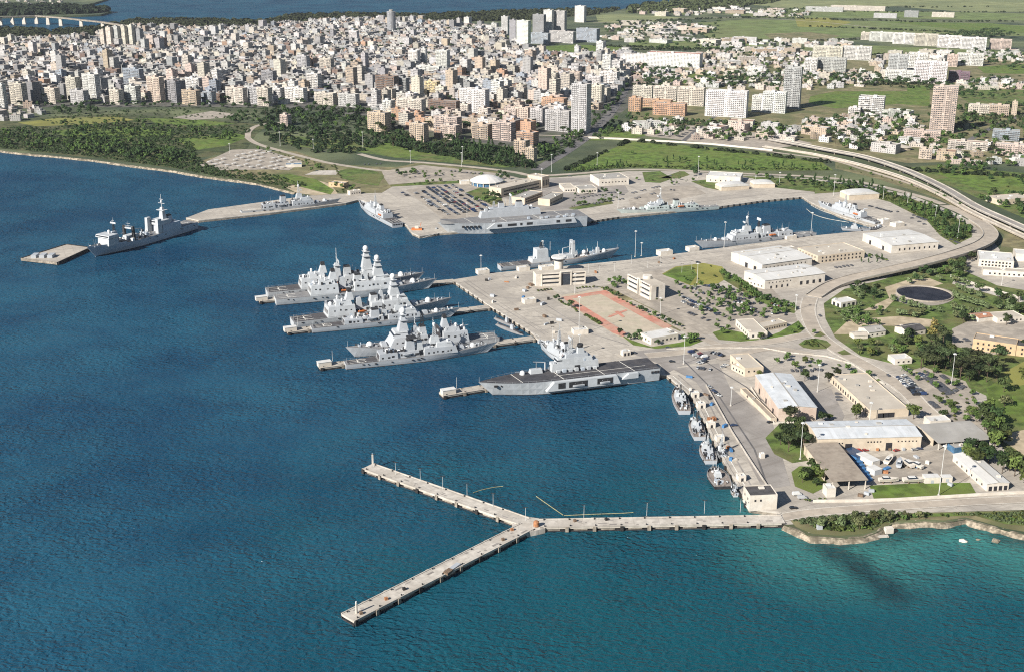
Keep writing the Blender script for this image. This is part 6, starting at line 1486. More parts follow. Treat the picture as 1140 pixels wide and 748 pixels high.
hb(603, 632, 126, 111, 'orange', 'brick orange block before the avenue', 14, .2); hb(611, 622, 103, 82, 'cream', 'cream tower among the mid town blocks by the avenue', 11, .2); hb(622, 634, 103, 81, 'pale grey', 'pale grey tower among the mid town blocks by the avenue', 11, .2); hb(634, 648, 102, 81, 'pink', 'pinkish tower among the mid town blocks by the avenue', 11, .2); hb(652, 672, 103, 86, 'white', 'white stepped block by the avenue', 13, .3); hb(668, 690, 99, 81, 'white', 'white arcade block at the far end of the avenue', 13, .3); hb(658, 673, 120, 96, 'cream', 'yellowish block behind the white and grey tower', 12, .2)
hb(700, 716, 125, 110, 'orange', 'brick orange end block facing the avenue', 14, .2, land='the brick orange blocks'); hb(714, 750, 121, 113, 'orange', 'long brick orange court block', 16, .3); hb(728, 766, 130, 117, 'orange', 'brick orange front block with shaded end', 16, .3); hb(705, 728, 110, 97, 'cream', 'cream slab behind the brick orange blocks, at their sunny end', 11, .4); hb(728, 755, 113, 97.5, 'cream', 'cream slab behind the brick orange blocks, in the middle', 11, .4); hb(755, 786, 119, 99, 'cream', 'cream slab behind the brick orange blocks, at their shady end', 13, .4)
hb(692, 735, 72, 62, 'white', 'white low hall joined to the red roofed sports hall', 22, .1, False, 'sports_hall', 'hall', land='the red roofed sports hall'); hb(722, 784, 76, 61, 'white', 'red roofed sports hall with blue shaded end', 30, .1, False, 'sports_hall', 'hall', roofc=(.42, .15, .10))
for x0, x1, yb, yt, c_, lb in ((0, 8, 122, 95, 'white', 'white slab at the shore edge of the frame'), (8, 30, 118, 94, 'cream', 'cream slab beside the white one at the shore edge of the frame'), (48, 66, 116, 99, 'cream', 'cream block above the white shore huts'), (72, 90, 113, 87, 'cream', 'cream tall block, sunny half of the pair over the scrub'), (90, 112, 114, 84, 'white', 'white tall block, shady half of the pair over the scrub'), (75, 98, 118, 102, 'pale grey', 'low grey block in front of the tall pair over the scrub'),
                           (115, 134, 87, 78, 'brown', 'dark brown block behind the shore row'), (134, 160, 99, 78, 'blue grey', 'blue grey tall block behind the shore row'), (120, 137, 117, 101, 'cream', 'cream long block of the shore row beside the yellow hall'), (137, 156, 116, 97, 'white', 'white block of the shore row beside the cream long one'), (162, 183, 115, 87, 'pink', 'pink white tower block of the shore row'), (183, 201, 115, 91, 'grey', 'grey tall block of the shore row'), (205, 226, 108, 88, 'white', 'white tall block behind the shore row'), (200, 223, 118, 102, 'tan', 'tan low block of the shore row'), (226, 240, 117, 103, 'blue grey', 'blue green block of the shore row'), (249, 275, 117, 99, 'cream', 'cream arcade block with a row of arches, shore row end'), (275, 292, 117, 98, 'pale grey', 'pale grey arcade block at the shore row end'),
                           (285, 303, 119, 99, 'cream', 'cream block at the foot of the park trees'), (304, 316, 113, 99, 'white', 'white block next to the park trees'), (315, 342, 115, 99, 'white', 'white long block with shaded end by the park trees'), (348, 375, 118, 105, 'cream', 'cream low block among the park trees'), (375, 400, 120, 106, 'pale grey', 'pale grey low block among the park trees'), (311, 324, 141, 129, 'pink', 'pink farmhouse block in the park'), (341, 358, 105, 83, 'white', 'white stepped tall block behind the park'), (290, 308, 99, 80, 'grey', 'grey tall block behind the cream one by the park'), (355, 372, 85, 66, 'cream', 'cream tall block in the middle of the town'), (330, 345, 82, 63, 'pale grey', 'pale grey tall block in the middle of the town'), (388, 400, 48, 35, 'white', 'white block on the far crest of the town')):
    hb(x0, x1, yb, yt, c_, lb, 12, .25 + .3 * (x0 % 3) / 2)
mark('the shore row', P(180, 112)); mark('the tall pair over the scrub', P(92, 112)); mark('the shore edge slabs', P(12, 116)); mark('the shore arcade block', P(262, 114)); mark('the white park block', P(328, 112)); mark('the white stepped block', P(350, 100)); mark('the dark brown block', P(124, 85)); mark('the mid town cream block', P(363, 82))
for x0, x1, yb, yt, c_, lb in ((907, 940, 67, 53, 'cream', 'cream domed row on the far ridge'), (940, 972, 68, 53, 'white', 'white row on the far ridge next to the cream domed one'), (896, 912, 81, 66, 'white', 'white slab with dark stripes, sunny end of the far ridge front'), (912, 944, 81, 66, 'pale grey', 'striped grey slab of the far ridge front'), (990, 1012, 83, 62, 'pale grey', 'grey stepped block in the dense white quarter'), (1012, 1034, 80, 60, 'white', 'white block at the back of the dense white quarter'), (988, 1022, 92, 80, 'white', 'long white terrace at the front of the dense white quarter'), (1020, 1056, 94, 70, 'white', 'tall white terrace of the dense white quarter'), (1058, 1082, 92, 81, 'purple', 'dark maroon block at the shady end of the dense white quarter'), (1055, 1068, 75, 62, 'pink', 'pinkish gable block beyond the dense white quarter'), (1068, 1097, 74, 61, 'white', 'pale block beyond the dense white quarter'),
                           (959, 970, 45, 37, 'cream', 'cream block, first of the far white row across the fields'), (970, 996, 47, 37, 'white', 'white block, second of the far row across the fields'), (996, 1020, 50, 38, 'white', 'white block, third of the far row across the fields'), (1020, 1046, 52, 39, 'cream', 'cream block, fourth of the far row across the fields'), (1046, 1072, 54, 41, 'white', 'white block, fifth of the far row across the fields'), (1072, 1100, 56, 43, 'white', 'white block, sixth of the far row across the fields'), (1104, 1128, 56, 45, 'pink', 'pink block ending the far row across the fields'), (900, 940, 14, 9, 'pale grey', 'long grey factory shed on the far plain'), (930, 987, 13, 8, 'cream', 'longest pale factory shed on the far plain'), (975, 1000, 21, 16, 'pale grey', 'grey low tank house on the far plain'), (1008, 1024, 20, 13, 'grey', 'grey silo block on the far plain'), (1040, 1064, 20, 15, 'cream', 'cream depot on the far plain')):
    hb(x0, x1, yb, yt, c_, lb, 16, .2, yb > 40)
mark('the far ridge rows', P(930, 66)); mark('the dense white quarter', P(1025, 84)); mark('the far white row across the fields', P(1030, 48)); mark('the far factory sheds', P(950, 10)); mark('the maroon block', P(1070, 90))
# round glass tower
c = P(436, 35); h = rise(c, 13); t = thing('round_tower', 'tall round grey glass tower on the far crest of the town', 'tower block', c)
mb = MB(); n = 16
for k in range(n):
    a0, a1 = 6.28319 * k / n, 6.28319 * (k + 1) / n; r_ = 13
    mb.face([(r_ * math.cos(a0), r_ * math.sin(a0), -1), (r_ * math.cos(a1), r_ * math.sin(a1), -1), (r_ * math.cos(a1), r_ * math.sin(a1), h), (r_ * math.cos(a0), r_ * math.sin(a0), h)], 0, [(k * 6.6, 0), (k * 6.6 + 6.6, 0), (k * 6.6 + 6.6, h), (k * 6.6, h)], (.30, .31, .33, .4))
mb.face([(13 * math.cos(6.28319 * k / n), 13 * math.sin(6.28319 * k / n), h) for k in range(n)], 1, None, (.35, .35, .35, 0)); mb.build('wall', ['facade', 'city_roof'], t)
MB().cyl(0, 0, h + .01, h + 5, 6, 6, 14).build('roof_drum', 'grey_roof', t); mark('the round glass tower', c); BLOCKED.append((c.x, c.y, 18))
# church with an oval shell roof
c = P(990, 166.5); t = thing('church', 'church with a pale oval shell roof and thin belfry by the motorway', 'church', c, rad(-12))
mb = MB(); vs = []; n = 20
for r_, z in ((1, 0), (1, 4), (1.06, 4.2), (.6, 7.5), (.2, 8.6)): vs += [(30 * r_ * math.cos(6.28319 * k / n), 13 * r_ * math.sin(6.28319 * k / n), z) for k in range(n)]
mb.mesh(vs[:2 * n], [(k, (k + 1) % n, n + (k + 1) % n, n + k) for k in range(n)]); mb.build('wall', 'cream_wall', t)
mb = MB(); mb.mesh(vs[2 * n:], [(j * n + k, j * n + (k + 1) % n, (j + 1) * n + (k + 1) % n, (j + 1) * n + k) for j in range(2) for k in range(n)] + [tuple(2 * n + k for k in range(n))]); mb.build('roof', 'beige_roof', t)
MB().fru(-20, -16.5, -2, 1.5, -.5, 16, .4, .4, .4, .4).build('belfry', 'white_wall', t); mark('the oval roofed church', c); BLOCKED.append((c.x, c.y, 32))

# --- procedural fill: the rest of the town on its street grid
CITY = [(-240, 136), (-40, 120), (60, 116), (215, 117), (290, 119), (360, 118), (410, 118), (430, 136), (470, 146), (500, 160), (590, 150), (640, 152), (700, 100), (708, 60), (660, 52), (565, 50), (560, 34), (470, 24), (400, 23), (330, 26), (290, 33), (190, 33), (150, 31), (110, 40), (60, 44), (-40, 48), (-240, 58)]
GREENS = [[(395, 170), (400, 150), (425, 150), (480, 160), (580, 178), (600, 190), (590, 195)], [(405, 112), (420, 122), (408, 128), (360, 122), (280, 122), (280, 116), (340, 118)], [(640, 120), (700, 130), (690, 150), (640, 150)], [(590, 52), (692, 50), (692, 63), (600, 62)], [(565, 40), (670, 36), (670, 50), (590, 52)]]
VILLAS = [[(705, 62), (760, 66), (800, 78), (850, 70), (980, 84), (980, 96), (870, 104), (790, 100), (700, 96)], [(700, 78), (720, 70), (790, 60), (860, 56), (900, 60), (895, 78), (800, 78), (740, 76)], [(895, 138), (945, 130), (1030, 128), (1035, 165), (1000, 175), (930, 164), (890, 150)], [(1040, 160), (1140, 165), (1180, 170), (1180, 190), (1100, 186), (1040, 180)], [(690, 148), (735, 136), (800, 140), (890, 150), (890, 158), (800, 158), (700, 150)],
          [(664, 42), (740, 40), (780, 45), (770, 50), (690, 48)], [(730, 12), (800, 8), (880, 12), (870, 20), (780, 18), (700, 20)], [(673, 30), (760, 26), (800, 32), (790, 40), (690, 42)], [(850, 10), (910, 14), (900, 20), (850, 19)], [(1082, 58), (1180, 62), (1180, 72), (1090, 68)], [(1065, 90), (1180, 88), (1180, 102), (1080, 101)], [(975, 66), (1060, 58), (1060, 66), (1000, 92), (975, 90)], [(30, -3), (100, 3), (90, 8), (0, 5), (-40, 2)], [(0, 123), (40, 118), (55, 128), (20, 137), (-40, 138)], [(760, 46), (960, 48), (960, 56), (800, 52)], [(770, 50), (940, 60), (950, 66), (860, 66)]]
def blocked(x, y, m=0): return any((x - a) ** 2 + (y - b) ** 2 < (r_ + m) ** 2 for a, b, r_ in BLOCKED)
ROADPX = []
def on_road(x, y, m):
    for c, wd in ROADS:
        for a, b in zip(c[::2], c[2::2]):
            if abs(a.x - x) < 120 and abs(a.y - y) < 120 and seg_d(x, y, a, b) < wd / 2 + m: return True
    return False
cand = []
rr = random.Random(4)
NAMES = ['white'] * 11 + ['cream'] * 8 + ['pale grey'] * 9 + ['grey'] * 4 + ['pink'] * 3 + ['tan'] * 3 + ['orange', 'brown', 'blue grey', 'blue grey']
def add_cand(x, y, w, d, h, col, house): cand.append((w * h / (x * x + y * y) if -6 < proj((x, y, ZL))[0] < 1150 else 0, x, y, w, d, h, col, house))
for iu in range(-290, 140):
    for iv in range(10, 240):
        far = iv > 85
        st = 1
        u = iu * 20.0 + (iu // 4) * 10; v = iv * 18.0 + (iv // 2) * 10
        x = u * CA - v * SA; y = u * SA + v * CA
        if y < 1500 or y > 4600: continue
        px, py = proj((x, y, ZL))
        if not (-230 < px < 712 and 20 < py < 160): continue
        if not inside(px, py, CITY) or any(inside(px, py, g) for g in GREENS): continue
        n = pnoise((x * .0025, y * .0025, 7)); n2 = pnoise((x * .008, y * .008, 2))
        if rr.random() < .10 + (.12 if n2 > .3 else 0): continue
        w = rr.uniform(11, 19) if rr.random() < .4 else 19.9; d = rr.uniform(10, 16)
        k = rr.random()
        h = 8 + 9.3 * max(0, n + .35) + rr.choice([-3.1, 0, 3.1, 6.2, 9.3]) + (rr.choice([6.2, 12.4, 18, 24]) if k > .92 else 0)
        h *= .62 if py < 62 else (.8 if py < 80 else 1.12)
        if py > 125: h = min(h, 18)
        if blocked(x - w / 2, y + d / 2, 9): continue
        if 1500 < y < 2300 and px > 560 and on_road(x, y, 12): continue
        col = rr.choice(NAMES)
        if py > 120 and px > 440: col = rr.choice(['pink', 'tan', 'cream', 'orange', 'tan', 'white'])
        add_cand(x, y, w, d, h, col, False)
for poly in VILLAS:
    xs_ = [p[0] for p in poly]; ys_ = [p[1] for p in poly]
    ar = abs(sum(poly[i][0] * poly[(i + 1) % len(poly)][1] - poly[(i + 1) % len(poly)][0] * poly[i][1] for i in range(len(poly)))) / 2
    nn = int(ar / 24); placed = []
    for _ in range(nn * 4):
        px, py = rr.uniform(min(xs_), max(xs_)), rr.uniform(min(ys_), max(ys_))
        if not inside(px, py, poly): continue
        p = P(px, py)
        if blocked(p.x, p.y, 8) or on_road(p.x, p.y, 9): continue
        if any(abs(p.x - q[0]) < q[2] and abs(p.y - q[1]) < 22 for q in placed): continue
        w = rr.uniform(9, 20); d = rr.uniform(8, 13); h = rr.choice([4, 6.2, 6.2, 7, 9.3])
        if rr.random() < .12: w = rr.uniform(24, 44); d = rr.uniform(12, 26); h = rr.choice([5, 7, 9.3, 12.4])
        if py < 60: w *= 1.5; d *= 1.3
        placed.append((p.x, p.y, w + 5)); add_cand(p.x, p.y, w, d, h, rr.choice(['white', 'white', 'white', 'cream', 'cream', 'pale grey', 'tan', 'pink']), True)
        if len(placed) >= nn: break
cand.sort(key=lambda c: -c[0])

n_hand = sum(1 for o in COL.objects if o.get('category') == 'apartment block')
left = {False: 296 - n_hand, True: 250}
rest = {False: MB(), True: MB()}
for _, x, y, w, d, h, col, house in cand:
    if left[house] > 0:
        left[house] -= 1
        p = Vector((x, y, ZL))
        if house: city_building(p, w, d, h, col, rr, None, 'villa', 'house', .0, False, rad(rr.choice([-20, -25, 10, -40])), 'houses among the trees', f'{floors_word(h)} {col} house', rr.choice([(.5, .47, .43), (.6, .58, .55), (.33, .19, .13), (.42, .38, .33)]))
        else: city_building(p, w, d, h, col, rr, None, style=rr.choice([0, 0, .3, .6]), balconies=False, desc=f'{floors_word(h)} {col} block')
    else:
        mb = rest[house]; t_ = tuple(c_ * .86 for c_ in jit(TINT[col], rr, .3)); rt = rr.choice(ROOFT[:4] + ROOFT)
        cbox(mb, w, d, h, t_, rt, rr.choice([0, 0, .3, .6]), x, y, ZL, (CA, SA), rr.randint(0, 300) * 3.3)
        if rr.random() < .7:
            sx = -w * rr.uniform(.3, .7); cbox(mb, 4, 4, 3, t_, rt, 0, x + sx * CA - d * .3 * SA, y + sx * SA + d * .3 * CA, ZL + h, (CA, SA), -9999)
for house, nm in ((False, 'town_buildings'), (True, 'outlying_houses')):
    if rest[house].f: tag(rest[house].build(nm, ['facade', 'city_roof']), None, None, kind='stuff')
print('CITY', len(cand), {k: sum(1 for c in cand if c[7] == k) for k in (0, 1)}, 'hand', n_hand)
# ------------------------------------------------------------------ trees
def crown_mesh(name, rx, rz, zc, n, leaf, mat, seed, lobes=7, shape='round'):
    r = random.Random(seed); mb = MB(); cs = []
    for k in range(lobes):
        a = 6.28319 * k / lobes + r.uniform(-.4, .4); q = r.uniform(.25, .62)
        if shape == 'tall': cs.append((rx * .3 * math.cos(a), rx * .3 * math.sin(a), zc + rz * (-.8 + 1.6 * k / max(1, lobes - 1)), rx * .62 * (1 - .45 * abs(-.3 + k / max(1, lobes - 1)))))
        elif shape == 'flat': cs.append((rx * q * 1.15 * math.cos(a), rx * q * 1.15 * math.sin(a), zc + rz * r.uniform(-.1, .3), rx * r.uniform(.32, .5)))
        else: cs.append((rx * q * math.cos(a), rx * q * math.sin(a), zc + rz * r.uniform(-.4, .55), rx * r.uniform(.36, .58)))
    if shape == 'round': cs.append((0, 0, zc + rz * .1, rx * .7))
    for k in range(n):
        cx, cy, cz, cr = cs[k % len(cs)]
        d = Vector((r.gauss(0, 1), r.gauss(0, 1), r.gauss(0, 1))).normalized()
        if d.z < -.55: d.z *= -.6
        rad_ = cr * r.uniform(.55, 1.05)
        p = Vector((cx, cy, cz)) + Vector((d.x * rad_, d.y * rad_, d.z * rad_ * (rz / rx if shape != 'tall' else 1.1)))
        nrm = (d + Vector((r.uniform(-.7, .7), r.uniform(-.7, .7), r.uniform(-.3, .9)))).normalized()
        a = nrm.orthogonal().normalized(); b = nrm.cross(a); th = r.uniform(0, 6.28); a, b = a * math.cos(th) + b * math.sin(th), b * math.cos(th) - a * math.sin(th)
        s0 = leaf * r.uniform(.6, 1.3); s1 = leaf * r.uniform(.5, 1.0)
        mb.face([p - a * s0, p - b * s1 * .8, p + a * s0 * .9 + nrm * s0 * .2, p + b * s1])
    return mb.data(name, mat)
def trunk_mesh(h, r0, seed, limbs=4):
    r = random.Random(seed); mb = MB(); mb.tube((0, 0, -.4), (r.uniform(-.2, .2), r.uniform(-.2, .2), h), r0, 7, r0 * .55)
    for k in range(limbs):
        a = 6.28 * k / limbs + r.random(); z = h * r.uniform(.55, .85); mb.tube((0, 0, z), (h * .35 * math.cos(a), h * .35 * math.sin(a), z + h * .35), r0 * .45, 5, r0 * .18)
    return mb.data('trunk', 'bark')
KINDS = {}
for nm, lab, rx, rz, zc, n, leaf, mat, th, shape, vars_ in (
        ('broadleaf_tree', 'round dark green tree', 3.6, 3.0, 5.0, 340, .62, 'leaf_dark', 3.2, 'round', 3),
        ('leafy_tree', 'mid green bushy tree', 3.4, 2.8, 4.4, 320, .62, 'leaf_mid', 2.8, 'round', 3),
        ('olive_tree', 'grey green olive tree', 3.0, 2.3, 3.4, 280, .5, 'leaf_olive', 2.0, 'round', 3),
        ('pine_tree', 'dark flat crowned pine', 4.6, 2.6, 8.2, 380, .62, 'leaf_pine', 7.0, 'flat', 2),
        ('poplar_tree', 'slender upright dark tree', 2.0, 5.0, 6.4, 260, .6, 'leaf_dark', 4.0, 'tall', 2),
        ('autumn_tree', 'tall golden brown autumn tree', 4.2, 6.0, 8.4, 700, .6, 'leaf_autumn', 5.0, 'round', 1),
        ('shrub', 'low green shrub', 1.9, 1.3, 1.2, 150, .42, 'leaf_mid', .7, 'round', 3)):
    L = []
    for v in range(vars_):
        cm = crown_mesh('crown', rx, rz, zc, n, leaf, mat, hash(nm) % 97 if False else sum(map(ord, nm)) + v * 17, 7 if shape != 'tall' else 8, shape); tm = trunk_mesh(th, .16 + .05 * th / 3, v + 5)
        L.append((cm, tm))
    KINDS[nm] = (lab, L)
TREES = 0
def tree(kind, p, s, label=None, group=None):
    lab, L = KINDS[kind]; cm, tm = rr.choice(L)
    t = thing(kind, label, 'tree' if kind != 'shrub' else 'shrub', p, rr.uniform(0, 6.28), group or ('trees of the base' if kind != 'shrub' else 'shrubs of the base'))
    t.scale = (s * rr.uniform(.9, 1.1), s * rr.uniform(.9, 1.1), s * rr.uniform(.85, 1.15))
    link('crown', cm, t); link('trunk', tm, t)
    if not label: later(t, lab)
    return t
WANT = []        # candidate trees: (size in picture, kind, point, scale)
def want(kind, p, s): WANT.append((s * KSIZE[kind] / p.length if -6 < proj(p)[0] < 1150 else 0, kind, p, s))
KSIZE = {'broadleaf_tree': 7, 'leafy_tree': 6.5, 'olive_tree': 5.5, 'pine_tree': 9, 'poplar_tree': 7, 'autumn_tree': 12, 'shrub': 2.5}
def trees_in(poly, n, kinds, smin=.8, smax=1.3, gap=3.0, avoid=True):
    xs_ = [p[0] for p in poly]; ys_ = [p[1] for p in poly]; placed = []; k = 0; tries = 0
    while k < n and tries < n * 12:
        tries += 1
        x, y = rr.uniform(min(xs_), max(xs_)), rr.uniform(min(ys_), max(ys_))
        if not inside(x, y, poly): continue
        p = P(x, y)
        if any((p - q).length < gap for q in placed): continue
        if avoid and (on_road(p.x, p.y, 2.5)): continue
        placed.append(p); k += 1; want(rr.choice(kinds), p, rr.uniform(smin, smax))
def tree_row(pts, n, kinds, smin=.8, smax=1.2, j=1.0):
    c = [P(a, b) for a, b in pts]; Ls = [(b - a).length for a, b in zip(c, c[1:])]; T = sum(Ls)
    for i in range(n):
        d = T * (i + .5) / n; k = 0
        while k < len(Ls) - 1 and d > Ls[k]: d -= Ls[k]; k += 1
        p = c[k].lerp(c[k + 1], d / Ls[k]) + Vector((rr.uniform(-j, j), rr.uniform(-j, j), 0)); want(rr.choice(kinds), p, rr.uniform(smin, smax))
B_, L_, O_, P_, T_, S_ = 'broadleaf_tree', 'leafy_tree', 'olive_tree', 'pine_tree', 'poplar_tree', 'shrub'
# near: islands of the grey yard, shore, garden
trees_in([(860, 485), (872, 474), (892, 474), (901, 498), (896, 506), (872, 504)], 14, [B_, P_, B_], 1.0, 1.5, 5)
trees_in([(888, 528), (900, 520), (914, 524), (918, 538), (905, 544), (893, 540)], 8, [B_, L_], .8, 1.2, 4)
for x, y, s, k in ((953, 466, 1.5, L_), (1017, 466, 1.5, L_), (950, 420, 1.0, L_), (845, 419, .8, L_), (835, 406, .7, L_), (896, 424, 1.3, B_), (922, 425, 1.2, B_), (932, 421, 1.0, B_), (915, 470, 1.0, B_), (923, 467, .8, L_), (885, 411, .9, L_), (875, 402, .8, L_), (1049, 466, 1.0, B_), (1062, 462, .8, L_), (1080, 464, 1.1, L_), (1075, 470, .9, L_), (1086, 519, 1.5, L_), (878, 462, .8, S_), (1007, 414, .8, L_)): want(k, P(x, y), s)
trees_in([(1085, 470), (1098, 462), (1115, 470), (1120, 490), (1115, 505), (1100, 500), (1098, 488)], 16, [B_, L_, B_], 1.3, 1.9, 6)
trees_in([(1070, 505), (1098, 505), (1104, 512), (1100, 522), (1080, 520)], 9, [L_, B_], 1.2, 1.6, 5)
trees_in([(1100, 512), (1140, 518), (1180, 520), (1180, 545), (1140, 540), (1118, 530)], 18, [L_, B_], 1.2, 1.7, 6)
trees_in([(1100, 440), (1140, 420), (1180, 415), (1180, 480), (1130, 470)], 14, [L_, B_, O_], 1.0, 1.7, 7)
trees_in([(1020, 412), (1040, 396), (1065, 400), (1085, 408), (1110, 404), (1112, 425), (1095, 432), (1060, 425), (1045, 415)], 34, [P_, B_, P_], 1.1, 1.6, 5)
trees_in([(1022, 405), (1030, 385), (1050, 380), (1060, 395), (1050, 408)], 10, [P_, B_], 1.2, 1.6, 5)
want('autumn_tree', P(1041, 382), 1.25); want('autumn_tree', P(1036, 386), 1.0)
trees_in([(948, 400), (990, 395), (1015, 395), (1030, 388), (1018, 378), (995, 384), (970, 380), (948, 384)], 24, [L_, O_, L_, S_], .7, 1.2, 4)
trees_in([(1000, 378), (1018, 375), (1018, 385), (1002, 388)], 4, [B_], .9, 1.3, 4)
trees_in([(925, 345), (945, 348), (980, 362), (990, 366), (960, 366), (935, 358)], 26, [L_, O_, S_, L_], .6, 1.0, 3.5)
trees_in([(940, 345), (965, 340), (988, 346), (985, 352), (955, 352)], 12, [O_, L_], .6, .9, 3.5)
trees_in([(945, 322), (980, 317), (984, 326), (975, 334), (950, 334)], 16, [B_, O_], .8, 1.2, 4)
tree_row([(990, 334), (1005, 338), (1020, 344), (1045, 348)], 11, [O_], .9, 1.2, 2); tree_row([(995, 350), (1012, 354), (1025, 350)], 8, [O_], .9, 1.2, 3)
tree_row([(1065, 322), (1080, 328), (1095, 334)], 6, [O_], 1, 1.2, 2); tree_row([(1060, 330), (1075, 337), (1095, 343)], 7, [O_], 1, 1.2, 2); tree_row([(1058, 343), (1072, 348), (1090, 352)], 7, [O_], 1, 1.2, 2); tree_row([(1062, 352), (1072, 357), (1085, 358)], 5, [O_], 1, 1.2, 2); tree_row([(1055, 313), (1068, 316), (1080, 320)], 5, [O_], .9, 1.2, 2); tree_row([(1066, 336), (1085, 340), (1102, 346)], 6, [O_], 1, 1.2, 2)
trees_in([(1104, 330), (1180, 345), (1180, 365), (1140, 355), (1110, 345)], 22, [O_, B_], 1, 1.3, 5)
trees_in([(1040, 305), (1060, 290), (1075, 295), (1080, 310), (1065, 318), (1045, 315)], 16, [B_, O_, L_], 1.0, 1.6, 5)
trees_in([(1008, 312), (1035, 300), (1045, 310), (1030, 318), (1012, 318)], 10, [B_, O_], .8, 1.2, 4)
for x, y in ((1082, 291), (1090, 326), (1112, 396), (1140, 392), (1072, 360), (1120, 362), (1132, 350)): want(B_, P(x, y), 1.3)
trees_in([(1110, 345), (1180, 360), (1180, 352), (1140, 344)], 8, [O_], 1, 1.3, 5)
# coastal scrub by the shore road
trees_in([(905, 588), (925, 578), (975, 574), (1040, 573), (1040, 576), (1000, 580), (965, 590), (940, 592)], 60, [S_, S_, O_], .7, 1.2, 2.2)
trees_in([(1040, 573), (1180, 569), (1180, 586), (1120, 580), (1085, 573), (1045, 576)], 44, [S_], .5, 1.0, 2.0)
tree_row([(895, 558), (920, 556)], 5, [S_], .5, .8)
# hedge, carpark and parade ground planting
tree_row([(805, 306), (826, 318), (842, 330), (866, 340), (884, 345)], 40, [B_, L_], .55, .8, 2.5); tree_row([(800, 303), (822, 317), (844, 333)], 16, [L_, S_], .6, .9, 2)
tree_row([(668, 321), (690, 333), (722, 351), (764, 368)], 24, [L_, S_, B_], .5, .75, 1.5)
tree_row([(615, 331), (630, 340), (644, 348)], 14, [S_, S_, B_], .6, .9, .8); tree_row([(652, 352), (668, 362)], 10, [S_], .9, 1.2, .6)
trees_in([(683, 372), (700, 370), (722, 376), (722, 381), (700, 379)], 12, [O_, B_], .6, .9, 2.5)
trees_in([(755, 380), (783, 374), (785, 377), (765, 384)], 8, [L_, S_], .5, .9, 2.5); want(B_, P(745, 377), .7); want(B_, P(732, 384), .6)
for x, y, s in ((804, 372, .8), (810, 368, .7), (846, 378, .9), (852, 375, .7), (888, 368, .8), (882, 371, .5), (830, 378, .5), (798, 366, .7), (906, 372, .6)): want(L_, P(x, y), s)
CP_ = [(745, 322), (760, 312), (800, 320), (850, 326), (880, 342), (884, 352), (850, 352), (800, 362), (790, 358)]
trees_in(CP_, 60, [L_, B_, O_], .45, .8, 5); trees_in([(786, 328), (812, 322), (850, 340), (880, 350), (850, 356), (812, 352)], 26, [B_, L_], .6, .9, 5)
trees_in([(668, 316), (690, 312), (700, 316), (700, 322), (680, 322)], 9, [L_, B_], .5, .8, 3)
trees_in([(891, 383), (908, 378), (923, 383), (908, 387)], 16, [S_], .6, 1.0, 2)
trees_in([(740, 310), (760, 300), (790, 296), (806, 308), (780, 315)], 8, [S_], .5, .9, 5)
tree_row([(705, 322), (722, 331), (738, 336)], 8, [S_], .7, 1.0, 1)
trees_in([(948, 291), (975, 284), (985, 291), (960, 298)], 6, [T_, L_], .4, .7, 3); tree_row([(962, 283), (975, 286), (988, 291)], 9, [S_], .7, 1, 1)
trees_in([(846, 398), (905, 398), (958, 412), (985, 428), (930, 420), (880, 410)], 16, [S_, L_, S_], .6, .9, 6); trees_in([(1010, 415), (1040, 412), (1090, 440), (1095, 468), (1060, 468)], 30, [S_, S_, L_], .6, .8, 5); trees_in([(1040, 445), (1090, 450), (1096, 470), (1060, 470)], 10, [S_, L_], .7, 1.0, 4)
tree_row([(597, 325), (615, 323)], 5, [S_], .7, 1, .5); tree_row([(640, 322), (662, 320)], 6, [S_], .6, .9, .5); trees_in([(560, 222), (580, 214), (600, 218), (578, 226)], 10, [S_, L_, B_], .6, .9, 4); trees_in([(625, 218), (690, 212), (695, 220), (640, 228)], 16, [S_, L_, B_], .5, .9, 5)
trees_in([(430, 188), (560, 195), (555, 201), (470, 203), (430, 200)], 20, [S_, S_, L_], .5, .8, 6); trees_in([(285, 168), (330, 170), (375, 184), (372, 190), (345, 192), (338, 182)], 26, [S_, S_, L_], .6, 1.0, 5)
# green bank behind the basin, verge
trees_in([(985, 212), (1014, 222), (1058, 240), (1080, 254), (1080, 263), (1062, 272), (1048, 263), (1034, 247), (992, 225)], 75, [T_, B_, L_], .6, 1.1, 4)
trees_in([(900, 200), (955, 206), (985, 213), (985, 220), (948, 212), (902, 209)], 36, [T_, B_], .7, 1.1, 4.5)
trees_in([(838, 196), (900, 200), (900, 208), (862, 207)], 18, [L_, B_], .6, 1.0, 4)
tree_row([(930, 186), (975, 197), (1040, 216), (1090, 240)], 16, [L_, S_], .4, .7, 3)
trees_in([(1040, 186), (1085, 182), (1100, 188), (1080, 196), (1050, 196)], 22, [B_, L_], .9, 1.4, 6)
trees_in([(1085, 220), (1110, 215), (1140, 222), (1180, 225), (1180, 245), (1130, 240), (1100, 230)], 30, [B_, L_], .9, 1.4, 6)
trees_in([(1060, 190), (1140, 192), (1180, 198), (1180, 215), (1100, 212)], 20, [B_, S_], .6, 1.1, 7)
trees_in([(700, 170), (735, 176), (860, 184), (920, 186), (925, 191), (830, 191), (700, 187)], 46, [L_, T_], .6, .9, 6)
trees_in([(632, 192), (700, 184), (700, 188), (640, 194)], 22, [L_, T_], .6, .9, 5)
trees_in([(520, 225), (535, 213), (554, 216), (556, 224), (545, 228)], 14, [B_, L_], .5, .9, 4); trees_in([(440, 205), (560, 200), (562, 203), (470, 206)], 12, [S_, L_], .5, .9, 5)
tree_row([(634, 231), (682, 224)], 14, [S_, L_], .5, .8, 1); trees_in([(555, 195), (575, 197), (560, 204), (540, 203)], 8, [B_], .6, .9, 5)
